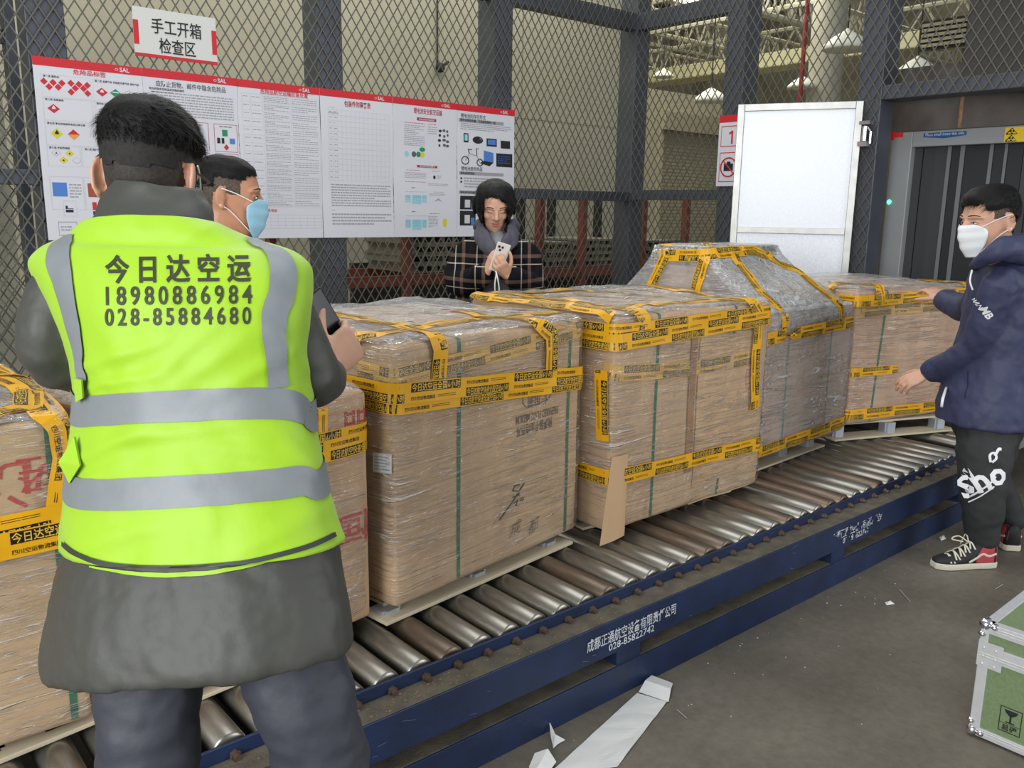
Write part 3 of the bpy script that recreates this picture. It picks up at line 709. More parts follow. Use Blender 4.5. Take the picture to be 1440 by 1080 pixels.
while yl_ > 0.72:
    b = MB(); w_ = (0.16, 0.02)[k_ % 2]; b.box(XX + 0.06 - 0.006 * (k_ % 2), XX + 0.068 - 0.006 * (k_ % 2), max(0.7, yl_ - w_), yl_ - 0.002, 0.42, zi + 0.01); b.build('curtain_strip', (M_rubd, M_rubl)[k_ % 2], t); yl_ -= w_; k_ += 1
b = MB(); y0, y1 = onX(1359, 190, XX).y, onX(1299, 190, XX).y; zc = onX(1330, 189, XX).z
b.add([Vector((XX - 0.002, y, z)) for y, z in ((y1, zc + 0.016), (y0, zc + 0.016), (y0, zc - 0.012), ((y0 + y1) / 2, zc - 0.026), (y1, zc - 0.012))], [(0, 1, 2, 3, 4)])
put_text(b, 'Place small items this side', Vector((XX - 0.003, (y0 + y1) / 2, zc - 0.006)), VU, UZ, VN, 0.03, 1, bold=0.01, fit=(y1 - y0) * 0.9)
tag(b.build('instruction_label', [mat('label_blue', (28, 84, 150), 0.5), M_white], t, recalc=False), 'blue instruction label')
b = MB(); y1 = onX(1414, 180, XX).y; y0 = y1 - 0.33; za, zb = onX(1414, 200, XX).z, onX(1414, 179.5, XX).z
b.quad(Vector((XX - 0.002, y1, za)), Vector((XX - 0.002, y0, za)), Vector((XX - 0.002, y0, zb)), Vector((XX - 0.002, y1, zb)))
for k in range(2):
    z = za + (zb - za) * (0.06 + 0.48 * k); hh = (zb - za) * 0.4; yc = y1 - 0.045
    tri = [Vector((XX - 0.003, yc + 0.035, z)), Vector((XX - 0.003, yc - 0.035, z)), Vector((XX - 0.003, yc, z + hh))]
    b.tube(tri + [tri[0]], 0.004, 4, 1)
    for a in (0.5, 2.6, 4.71):
        cc = Vector((XX - 0.003, yc + math.cos(a) * 0.010, z + hh * 0.36 + math.sin(a) * 0.010)); b.ell(cc, (Vector((0.001, 0, 0)), Vector((0, 0.007, 0)), Vector((0, 0, 0.007))), 1, 8, 5)
    put_text(b, ('CAUTION', 'RADIATION')[k], Vector((XX - 0.003, y1 - 0.19, z + hh * 0.5)), VU, UZ, VN, 0.024, 1, bold=0.01)
    put_text(b, ('当心电离辐射', '当心电离辐射')[k], Vector((XX - 0.003, y1 - 0.19, z + hh * 0.05)), VU, UZ, VN, 0.022, 1)
tag(b.build('warning_label', [mat('label_yellow', (240, 200, 40), 0.5), M_black], t, recalc=False), 'yellow radiation warning label')
b = MB(); p = onX(1250, 284, XX - 0.004); b.ell(Vector((XX - 0.002, p.y, p.z)), (Vector((0.008, 0, 0)), Vector((0, 0.016, 0)), Vector((0, 0, 0.016))))
b.build('indicator_lamp', mat('led_green', (40, 255, 150), 0.4, emit=((60, 255, 170), 6)), t, smooth=True)
b = MB(); p = onX(1256, 191, XX - 0.004); b.box(XX - 0.02, XX, p.y - 0.012, p.y + 0.03, p.z - 0.03, p.z + 0.03); b.box(XX - 0.01, XX, p.y - 0.075, p.y - 0.012, p.z - 0.012, p.z + 0.02)
b.build('emergency_tab', mat('tab_red', (225, 40, 50), 0.4), t)
# rusty closing plate above the machine
b = MB(); b.box(XX + 0.02, XX + 0.05, 0.4, onX(1256, 165, XX).y + 0.02, zt_ + 0.006, 2.62); o = b.build('closing_plate', M_rust)
b2 = MB(); y = onX(1350, 160, XX).y; b2.box(XX + 0.012, XX + 0.02, y - 0.012, y + 0.012, zt_ + 0.008, 2.6)
tag(o, 'rusty steel closing plate between the gate header and the screening machine', 'steel plate')
WM[o.name] = Matrix.Identity(4); b2.build('weld_seam', mat('weld_rust', (150, 116, 86), 0.7, var=0.3, vscale=30), o)
# ------------------------------------------------------------------ rack with stacked pallets behind the mesh
RY0, RY1 = 6.3, 7.3
t = thing('storage_rack', 'low red steel rack behind the mesh holding grey pallets', 'rack', (4.2, 6.8, 0), kind=None)
xs = [onY(px, 350, RY0).x for px in (575, 762, 822, 906, 966)]
xs = [xs[0] - 1.25] + xs
for x in xs:
    b = MB(); b.box(x - 0.03, x + 0.03, RY0, RY0 + 0.08, 0, 1.74); b.build('upright', M_rack, t)
for px in (735, 778, 843):
    x = onY(px, 330, RY1).x
    b = MB(); b.box(x - 0.035, x + 0.035, RY1, RY1 + 0.08, 0, 1.74); b.build('upright', M_dark, t)
zb = onY(800, 383, RY0).z
for y in (RY0 + 0.01, RY1 - 0.05):
    b = MB(); b.box(xs[0] - 0.1, xs[-1] + 0.3, y, y + 0.05, zb - 0.05, zb + 0.04); b.build('beam', M_rack, t)
def grid_pallet(cx, cy, z, w, d, label, h=0.10):
    tt = thing('slotted_pallet', label, 'pallet', (cx, cy, z), 0, 'grey slotted pallets on the rack')
    b = MB(); b.box(cx - w / 2, cx + w / 2, cy - d / 2, cy + d / 2, z + h * 0.72, z + h); b.build('deck', M_wood, tt)
    b = MB(); b.box(cx - w / 2, cx + w / 2, cy - d / 2, cy + d / 2, z, z + h * 0.18); b.build('bottom_board', M_wood, tt)
    n = max(4, int(w / 0.11))
    b = MB()
    for i in range(n + 1):
        x = cx - w / 2 + 0.02 + (w - 0.04) * i / n; b.box(x - 0.012, x + 0.012, cy - d / 2 + 0.005, cy + d / 2 - 0.005, z + h * 0.18, z + h * 0.72)
    b.build('spacer_blocks', M_wood, tt)
names = ['bottom', 'second', 'third', 'fourth', 'fifth', 'topmost']
def stack(cx, w, n, where, h=0.085):
    for i in range(n): grid_pallet(cx + 0.015 * (-1) ** i, 6.84, zb + 0.042 + i * (h + 0.001), w, 0.80, 'grey slotted pallet, %s of the stack %s' % (names[i] if i < n - 1 else 'topmost', where), h)
stack((xs[1] + xs[2]) / 2 - 0.12, 1.05, 5, 'behind the woman')
stack((xs[2] + xs[3]) / 2 + 0.02, (xs[3] - xs[2]) * 0.78, 3, 'just right of the woman')
stack((xs[3] + xs[4]) / 2, (xs[4] - xs[3]) * 0.80, 4, 'behind the cage corner post', 0.07)
stack((xs[4] + xs[5]) / 2 + 0.1, 0.6, 3, 'right of the cage corner post')
b = MB(); b.box(onY(492, 400, RY1 + 0.3).x, xs[-1] + 0.3, RY1 + 0.25, RY1 + 0.3, 0, 1.02); tag(b.build('shade_sheet', M_dark), 'dark sheet put in for the shade behind the low red rack', 'board')  # dark sheet filling the shaded void behind the rack
# ------------------------------------------------------------------ roller conveyor
M_blue = mat('conveyor_blue', (29, 47, 84), 0.45, rgb2=(24, 37, 64), vscale=7, bump=0.12, bscale=60)
M_dust = mat('dust_brown', (104, 96, 80), 0.9, rgb2=(74, 70, 62), vscale=14, bump=0.3, bscale=120)
M_roll = mat('roller_steel', (164, 160, 150), 0.32, 0.8, rgb2=(116, 112, 102), vscale=5, stretch=(6, 0.7, 6), rvar=0.1)
M_rollr = mat('roller_rusty', (142, 124, 106), 0.42, 0.7, rgb2=(100, 88, 76), vscale=5, stretch=(6, 0.8, 6), rvar=0.1)
M_bolt = mat('bolt_rust', (104, 86, 74), 0.5, 0.5, var=0.3, vscale=60)
FYB, BYB = 1.698, 3.16
PITCHR, XR0, ZR, RR = 0.1086, 1.007, 0.288, 0.043
T = thing('roller_conveyor', 'long blue roller conveyor carrying the wrapped pallets', 'conveyor', (2.2, 2.4, 0))
XA, XB = -0.55, 4.84
b = MB()
b.box(XA, XB, FYB, FYB + 0.012, 0.162, 0.279); b.box(XA, XB, FYB + 0.012, 1.792, 0.267, 0.279); b.box(XA, XB, FYB + 0.012, 1.74, 0.162, 0.172)
b.box(XA, XB, 1.785, 1.794, 0.268, 0.318)
b.box(XA, XB, FYB + 0.004, 1.784, 0.279, 0.2815, 1)
b.build('side_beam', [M_blue, M_dust], T, bevel=0.002)
b = MB(); b.box(XA, XB, FYB, 1.80, 0.0, 0.108); b.box(XA, XB, FYB + 0.006, 1.80, 0.108, 0.1095, 1); b.build('lower_beam', [M_blue, M_dust], T, bevel=0.003)
for x0, x1 in ((1.916, 2.03), (3.24, 3.35), (0.60, 0.71), (4.5, 4.6)):
    b = MB(); b.box(x0, x1, FYB + 0.006, FYB + 0.03, 0.109, 0.163); b.box(x0, x0 + 0.008, FYB + 0.03, 1.78, 0.109, 0.266); b.box(x1 - 0.008, x1, FYB + 0.03, 1.78, 0.109, 0.266)
    b.build('bracket', M_blue, T)
b = MB(); b.box(XA, XB, BYB, BYB + 0.1, 0.162, 0.279); b.box(XA, XB, BYB, BYB + 0.01, 0.268, 0.318); b.box(XA, XB, BYB, BYB + 0.1, 0.0, 0.108)
for x in (0.6, 2, 3.3, 4.5): b.box(x, x + 0.1, BYB, BYB + 0.1, 0.108, 0.162)
b.build('far_beam', M_blue, T)
for x in (0.65, 1.97, 3.29, 4.55):
    b = MB(); b.box(x - 0.05, x + 0.05, 1.8, BYB, 0.02, 0.1); b.build('cross_member', M_blue, T)
Mx = lambda: None
def roller_mesh(y0, y1, r):
    b = MB(); R = []
    n = 24
    for y, rr in ((y0, r * 0.55), (y0, r * 0.86), (y0 + 0.006, r), (y0 + 0.25, r), ((y0 + y1) / 2, r), (y1 - 0.25, r), (y1 - 0.006, r), (y1, r * 0.86), (y1, r * 0.5)):
        R.append([Vector((math.cos(2 * math.pi * k / n) * rr, y, math.sin(2 * math.pi * k / n) * rr)) for k in range(n)])
    b.rings(R); b.tube([Vector((0, y0 - 0.012, 0)), Vector((0, y0, 0))], 0.012, 8)
    return b
def bolt_mesh():
    b = MB(); R = []
    b.tube([Vector((0, 1.786, 0)), Vector((0, 1.774, 0))], 0.0135, 6); b.tube([Vector((0, 1.775, 0)), Vector((0, 1.762, 0))], 0.0085, 10)
    return b
rm = roller_mesh(1.806, BYB - 0.012, RR).build('roller', M_roll, None, smooth=False)
meR = rm.data
for p in meR.polygons: p.use_smooth = len(p.vertices) == 4
bpy.data.objects.remove(rm)
rm = bolt_mesh().build('axle_bolt', M_bolt, None); meB = rm.data; bpy.data.objects.remove(rm)
meR2 = meR.copy(); meR2.materials.clear(); meR2.materials.append(M_rollr)
rusty = {3, 9, 14, 15, 19, 22, 23, 26}
base = Vector(T.location)
for n in range(-14, 35):
    o = bpy.data.objects.new('roller', meR2 if n in rusty else meR); COL.objects.link(o); o.parent = T
    o.location = Vector((XR0 + PITCHR * n, 0, ZR)) - base
    o.rotation_euler = (0, RND.uniform(0, 0.0), 0)
    c = bpy.data.objects.new('axle_bolt', meB); COL.objects.link(c); c.parent = o
    c.rotation_euler = (0, RND.uniform(0, 1.0), 0)
# stencilled lettering on the near web
b = MB()
put_text(b, '成都正通航空设备有限责任公司', Vector((1.985, FYB - 0.001, 0.211)), UX, UZ, Vector((0, -1, 0)), 0.044, bold=0.012, res=2, fit=0.43)
put_text(b, '028-85822742', Vector((1.978, FYB - 0.001, 0.180)), UX, UZ, Vector((0, -1, 0)), 0.034, bold=0.012, res=2, fit=0.22)
M_paint = mat('stencil_white', (206, 210, 214), 0.6, var=0.3, vscale=60)
tag(b.build('stencil_lettering', M_paint, T, recalc=False), 'white stencilled company name and telephone number')
b = MB(); b0 = MB()
put_text(b0, '成都正通航空设备有限责任公司', Vector((3.44, FYB - 0.001, 0.215)), UX, UZ, Vector((0, -1, 0)), 0.044, bold=0.012, res=2, fit=0.43)
put_text(b0, '028-85822742', Vector((3.42, FYB - 0.001, 0.183)), UX, UZ, Vector((0, -1, 0)), 0.034, bold=0.012, res=2, fit=0.22)
for f in b0.f:
    c = sum((b0.v[i] for i in f), Vector()) / len(f)
    if noise.noise(c * 30) + 0.35 * noise.noise(c * 90) > 0.02: b.add([b0.v[i] for i in f], [tuple(range(len(f)))])
tag(b.build('worn_lettering', M_paint, T, recalc=False), 'worn and scratched white stencil lettering')
b = MB()
for k in range(26):
    x = RND.uniform(1.0, 4.6); z = RND.uniform(0.17, 0.26); l = RND.uniform(0.01, 0.06); s = RND.uniform(-0.4, 0.4)
    b.quad(Vector((x, FYB - 0.0008, z)), Vector((x + l, FYB - 0.0008, z + l * s)), Vector((x + l, FYB - 0.0008, z + l * s + 0.0015)), Vector((x, FYB - 0.0008, z + 0.0015)))
b.build('paint_scratches', mat('scratch_grey', (96, 104, 122), 0.6), T, recalc=False)
# grey powered section beyond the blue one
T = thing('feed_conveyor', 'grey roller section feeding the screening machine beyond the blue conveyor', 'conveyor', (5.6, 2.4, 0))
M_gsteel = mat('conveyor_grey', (142, 142, 138), 0.5, 0.2, var=0.1, vscale=6)
b = MB(); b.box(4.90, 6.4, 1.72, 1.80, 0.25, 0.315); b.build('side_rail', M_gsteel, T, bevel=0.004)
b = MB(); b.box(4.90, 6.4, BYB, BYB + 0.08, 0.25, 0.315); b.build('side_rail', M_gsteel, T)
for n in range(13):
    o = bpy.data.objects.new('roller', meR); COL.objects.link(o); o.parent = T; o.location = Vector((4.97 + 0.1086 * n, 0, ZR)) - Vector(T.location)
for x in (5.02, 6.3):
    b = MB(); b.tube([Vector((x, 1.76, 0.012)), Vector((x, 1.76, 0.25))], 0.016, 10); b.tube([Vector((x, 1.76, 0)), Vector((x, 1.76, 0.014))], 0.035, 12); b.tube([Vector((x, 1.76, 0.03)), Vector((x, 1.76, 0.045))], 0.026, 6); b.build('leg', M_gsteel, T)
b = MB(); b.box(4.94, 5.06, 1.70, 1.72, 0.20, 0.26); b.box(4.90, 5.10, 1.69, 1.80, 0.215, 0.25); b.build('foot_bracket', M_gsteel, T)
b = MB(); b.box(4.93, 5.0, 1.70, 1.716, 0.262, 0.345); b.tube([Vector((4.965, 1.70, 0.29)), Vector((4.965, 1.69, 0.29))], 0.012, 8); b.tube([Vector((4.965, 1.70, 0.325)), Vector((4.965, 1.69, 0.325))], 0.012, 8); b.build('joint_plate', mat('joint_brown', (92, 60, 52), 0.5), T)
# ------------------------------------------------------------------ wrapped pallet loads
M_ply = mat('plywood', (196, 184, 158), 0.75, var=0.12, vscale=5, stretch=(1, 6, 6))
M_foot = mat('zinc_foot', (186, 192, 200), 0.4, 0.6, var=0.08, vscale=30)
M_tape = mat('tape_yellow', (228, 168, 24), 0.35, var=0.04, vscale=10)
M_tblk = mat('tape_black', (30, 26, 18), 0.4)
M_tylw = mat('tape_letter', (222, 180, 60), 0.4)
M_strap = mat('strap_green', (44, 104, 76), 0.4, var=0.08, vscale=20)
M_ink = mat('ink_grey', (92, 78, 66), 0.7)
M_pen = mat('pen_black', (38, 34, 32), 0.6)
M_inkred = mat('ink_red', (176, 60, 52), 0.7)
def cardboard(name, rgb):
    return mat(name, rgb, 0.72, rgb2=tuple(int(v * 0.90) for v in rgb), vscale=2.6, stretch=(2.2, 2.2, 0.5), bump=0.05, bscale=180)
def film_mat(name, density, scale=(2.0, 2.0, 26.0), rot=0.22, milky=(0.96, 0.95, 0.93), rough=0.085, base=0.03):
    # clear stretch film: transparent, glossy, with narrow creases, their highlights painted milky white
    M = bpy.data.materials.new(name); M.use_nodes = True; nt = M.node_tree; N = nt.nodes; L = nt.links
    for n in list(N): N.remove(n)
    out = N.new('ShaderNodeOutputMaterial'); tc = N.new('ShaderNodeTexCoord')
    mp = N.new('ShaderNodeMapping'); mp.inputs['Scale'].default_value = scale; mp.inputs['Rotation'].default_value = (rot * 0.3, rot, 0)
    L.new(tc.outputs['Object'], mp.inputs[0])
    def nz(vec, sc, det, rgh, dis):
        n = N.new('ShaderNodeTexNoise'); n.inputs['Scale'].default_value = sc; n.inputs['Detail'].default_value = det; n.inputs['Roughness'].default_value = rgh; n.inputs['Distortion'].default_value = dis
        L.new(vec, n.inputs['Vector']); return n.outputs[0]
    def ramp(sock, a, b_, va, vb):
        r = N.new('ShaderNodeMapRange'); r.inputs[1].default_value = a; r.inputs[2].default_value = b_; r.inputs[3].default_value = va; r.inputs[4].default_value = vb; r.interpolation_type = 'SMOOTHSTEP'; L.new(sock, r.inputs[0]); return r.outputs[0]
    def op(o, a, b_):
        m_ = N.new('ShaderNodeMath'); m_.operation = o
        for k, v in ((0, a), (1, b_)):
            if isinstance(v, (int, float)): m_.inputs[k].default_value = v
            else: L.new(v, m_.inputs[k])
        return m_.outputs[0]
    n1 = nz(mp.outputs[0], 1.1, 3, 0.5, 0.8)         # long creases
    n1b = nz(mp.outputs[0], 2.6, 3, 0.55, 0.5)        # finer creases
    n2 = nz(tc.outputs['Object'], 9, 4, 0.55, 1.4)    # crumple
    n3 = nz(tc.outputs['Object'], 3.0, 3, 0.5, 0.3)   # where the film is loose
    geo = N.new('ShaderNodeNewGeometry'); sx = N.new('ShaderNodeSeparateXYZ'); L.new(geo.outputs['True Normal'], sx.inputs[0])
    up = ramp(op('ABSOLUTE', sx.outputs[2], 0), 0.35, 0.85, 0.0, 1.0)      # film bunched over the top; roof-light brightness also put in as white
    def rdg(n, c, w): return ramp(op('ABSOLUTE', op('SUBTRACT', n, c), 0), 0.0, w, 1.0, 0.0)
    loose = ramp(n3, 0.42, 0.60, 0.12, 1.0)
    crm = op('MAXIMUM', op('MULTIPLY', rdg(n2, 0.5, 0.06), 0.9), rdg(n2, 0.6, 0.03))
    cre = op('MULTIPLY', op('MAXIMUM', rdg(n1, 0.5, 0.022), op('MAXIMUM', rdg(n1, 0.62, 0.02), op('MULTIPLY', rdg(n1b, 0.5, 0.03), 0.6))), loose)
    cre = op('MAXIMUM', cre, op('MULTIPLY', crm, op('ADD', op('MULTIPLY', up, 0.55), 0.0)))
    hgt = op('ADD', op('MULTIPLY', cre, 0.35), op('ADD', op('MULTIPLY', n1, 1.6), op('MULTIPLY', n2, 0.9)))
    bp = N.new('ShaderNodeBump'); bp.inputs['Strength'].default_value = 0.9; bp.inputs['Distance'].default_value = 0.02; L.new(hgt, bp.inputs['Height'])
    gl = N.new('ShaderNodeBsdfGlossy'); gl.inputs['Roughness'].default_value = rough; L.new(bp.outputs[0], gl.inputs['Normal'])
    df = N.new('ShaderNodeBsdfDiffuse'); df.inputs['Color'].default_value = (*milky, 1); L.new(bp.outputs[0], df.inputs['Normal'])
    tr = N.new('ShaderNodeBsdfTransparent')
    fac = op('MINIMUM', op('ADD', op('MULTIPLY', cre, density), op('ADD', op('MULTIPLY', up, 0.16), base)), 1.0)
    m1 = N.new('ShaderNodeMixShader'); L.new(fac, m1.inputs[0]); L.new(tr.outputs[0], m1.inputs[1]); L.new(df.outputs[0], m1.inputs[2])
    lw = N.new('ShaderNodeLayerWeight'); lw.inputs['Blend'].default_value = 0.5; L.new(bp.outputs[0], lw.inputs['Normal'])
    schl = op('ADD', op('MULTIPLY', op('POWER', lw.outputs['Facing'], 5), 0.9), 0.045)
    gfac = op('MINIMUM', op('ADD', op('MULTIPLY', schl, 1.0), op('MULTIPLY', cre, 0.06)), 1.0)
    m2 = N.new('ShaderNodeMixShader'); L.new(gfac, m2.inputs[0]); L.new(m1.outputs[0], m2.inputs[1]); L.new(gl.outputs[0], m2.inputs[2])
    L.new(m2.outputs[0], out.inputs[0])
    return M
def lins(a, r, step):
    n = max(2, int((2 * a - 2 * r) / step)); s = [-a, -a + r * 0.25, -a + r * 0.6]
    s += [-a + r + (2 * a - 2 * r) * i / n for i in range(n + 1)]; s += [a - r * 0.6, a - r * 0.25, a]
    return s
def roundbox(mb, w, d, h, r, disp, M, step=0.04, grow=0.0, z0=0.0, cx=0.0, cy=0.0):
    A, B, Cc = w / 2 + grow, d / 2 + grow, h / 2 + grow
    zc = z0 + h / 2 + grow
    S = [lins(A, r, step), lins(B, r, step), lins(Cc, r, step)]
    idx = {}; vs = []
    def vert(p):
        k = tuple(round(c, 5) for c in p)
        if k not in idx:
            q = Vector((max(-A + r, min(A - r, p[0])), max(-B + r, min(B - r, p[1])), max(-Cc + r, min(Cc - r, p[2]))))
            n = (Vector(p) - q); n = n.normalized() if n.length > 1e-7 else Vector((0, 0, 1))
            P = q + n * r
            P = P + Vector((cx, cy, zc))
            P = P + n * disp(P, n)
            idx[k] = len(vs); vs.append(M @ P)
        return idx[k]
    fs = []
    for ax, u, v in ((0, 1, 2), (1, 2, 0), (2, 0, 1)):
        lim = (A, B, Cc)[ax]
        for sg_ in (-1, 1):
            for i in range(len(S[u]) - 1):
                for j in range(len(S[v]) - 1):
                    q = []
                    for a, c in ((i, j), (i + 1, j), (i + 1, j + 1), (i, j + 1)):
                        p = [0, 0, 0]; p[ax] = sg_ * lim; p[u] = S[u][a]; p[v] = S[v][c]; q.append(vert(p))
                    fs.append(tuple(q if sg_ > 0 else q[::-1]))
    mb.add(vs, fs)
def mb_bvh(mb): return BVHTree.FromPolygons([Vector(v) for v in mb.v], mb.f)

def frames(bvh, pts, step=0.015, off=0.0025, smooth_n=3):
    # resample a polyline, drop it on the surface, return (point, normal, tangent, width direction)
    L = []; 
    for a, c in zip(pts[:-1], pts[1:]):
        n = max(1, int((c - a).length / step))
        for i in range(n): L.append(a.lerp(c, i / n))
    L.append(pts[-1].copy())
    P = []; NN = []
    for p in L:
        loc, n, i, dd = bvh.find_nearest(p)
        if (p - loc).dot(n) < -1e-4 and (p - loc).length > 0.004: pass
        P.append(loc); NN.append(n)
    for _ in range(smooth_n):
        NN = [(NN[max(0, i - 1)] + NN[i] * 2 + NN[min(len(NN) - 1, i + 1)]).normalized() for i in range(len(NN))]
    fr = []
    for i, p in enumerate(P):
        t = (P[min(len(P) - 1, i + 1)] - P[max(0, i - 1)]).normalized(); n = NN[i]
        w = n.cross(t).normalized(); fr.append([p + n * off, n, t, w])
    # arc length
    s = [0.0]
    for i in range(1, len(fr)): s.append(s[-1] + (fr[i][0] - fr[i - 1][0]).length)
    return fr, s
def ribbon(mb, fr, width, mi=0, bvh=None, off=0.0025, cols=3):
    R = []
    for p, n, t, w in fr:
        row = []
        for k in range(cols):
            v = (k / (cols - 1) - 0.5) * width
            q = p + w * v
            if bvh:
                loc, nn, i, dd = bvh.find_nearest(q)
                if dd < 0.03: q = loc + (n if n.dot(nn) < 0.3 else nn) * off
            row.append(q)
        R.append(row)
    o = len(mb.v); fs = []
    for i in range(len(R) - 1):
        for k in range(cols - 1):
            fs.append((i * cols + k, (i + 1) * cols + k, (i + 1) * cols + k + 1, i * cols + k + 1))
    mb.add([q for r in R for q in r], fs, mi)
    return R
def on_ribbon(R, s, u, v, width):
    # map ribbon coordinates to space
    import bisect
    u = max(0, min(s[-1] - 1e-6, u)); i = max(0, min(len(s) - 2, bisect.bisect_right(s, u) - 1))
    f = (u - s[i]) / max(1e-9, s[i + 1] - s[i]); c = len(R[0]); q = (v / width + 0.5) * (c - 1); k = max(0, min(c - 2, int(q))); g = q - k
    a = R[i][k].lerp(R[i][k + 1], g); b_ = R[i + 1][k].lerp(R[i + 1][k + 1], g)
    e1 = R[i + 1][k] - R[i][k]; e2 = R[i][k + 1] - R[i][k]
    return a.lerp(b_, f), e1.cross(e2).normalized()
TAPE_W = 0.062
TXTA, TXTB, TXTS = '今日达航空快递全国空运6小时', '今日达空运全国6小时', '四川空运物流集团'
def tape(T, bvh, pts, name='warning_tape', width=TAPE_W, off=0.0025, start=0.0, label=None, flip=False, under=False, res=1):
    fr, s = frames(bvh, pts, off=off)
    mb = MB(); R = ribbon(mb, fr, width, 0, bvh, off)
    per = 0.46; k = width / 0.062
    def place(vs, fs, u0, v0, mi, lift):
        out = []
        for x, y in vs:
            p, n = on_ribbon(R, s, u0 + x, v0 + y, width); out.append(p + n * lift)
        mb.add(out, fs, mi)
    def block(u0, u1, v0, v1):
        n = max(1, int((u1 - u0) / 0.018)); vs = []; fs = []
        for i in range(n + 1):
            u = u0 + (u1 - u0) * i / n; vs += [(u, v0), (u, v1)]
        for i in range(n): fs.append((2 * i, 2 * i + 2, 2 * i + 3, 2 * i + 1))
        place(vs, fs, 0, 0, 1, 0.0007)
    u = -start
    while u < s[-1]:
        for half in (0, 1):
            a = u + half * per / 2
            big, sm = ((-0.028, 0.004), (0.013, 0.001))[0:2] if half == 0 else ((0.002, 0.0), (-0.022, 0.0))
            v0 = (-0.028 if half == 0 else 0.001) * k
            a0, a1 = a + 0.008, a + per / 2 - 0.018
            if a1 > 0.01 and a0 < s[-1] - 0.01:
                c0, c1 = max(0.002, a0), min(s[-1] - 0.002, a1)
                block(c0, c1, v0, v0 + 0.027 * k)
                vs, fs = text_mesh(TXTA if half == 0 else TXTB, 1.0, 'LEFT', 0.012, res)
                xs = [p[0] for p in vs]; wd_ = max(xs); sx = (per / 2 - 0.03) / wd_; sy = 0.0255 * k
                tv = [(p[0] * sx + 0.002, p[1] * sy + 0.004 * k) for p in vs]
                if c0 == a0 and c1 == a1: place(tv, fs, a0, v0, 2, 0.0013)
                else:
                    keep = [f for f in fs if all(c0 <= a0 + tv[i][0] <= c1 for i in f)]; place(tv, keep, a0, v0, 2, 0.0013)
                v1 = (0.010 if half == 0 else -0.022) * k
                vs, fs = text_mesh(TXTS, 0.0125 * k, 'LEFT', 0.01, res)
                keep = [f for f in fs if all(0 < a0 + vs[i][0] < s[-1] for i in f)]; place(vs, keep, a0, v1, 1, 0.0008)
                for yy in (0.003, 0.008):
                    x0, x1 = max(0, a0 + 0.11), min(s[-1], a0 + 0.185)
                    if x1 > x0: place([(x0, v1 + yy), (x1, v1 + yy), (x1, v1 + yy + 0.0015), (x0, v1 + yy + 0.0015)], [(0, 1, 2, 3)], 0, 0, 1, 0.0008)
        u += per
    mats_ = [M_tape, M_tblk, M_tylw] if not under else [mat('tape_faded', (206, 164, 84), 0.5), mat('tape_faded_black', (96, 84, 66), 0.6), mat('tape_faded_letter', (196, 164, 96), 0.5)]
    o = mb.build(name, mats_, T, recalc=False)
    if label: o['label'] = label
    return o

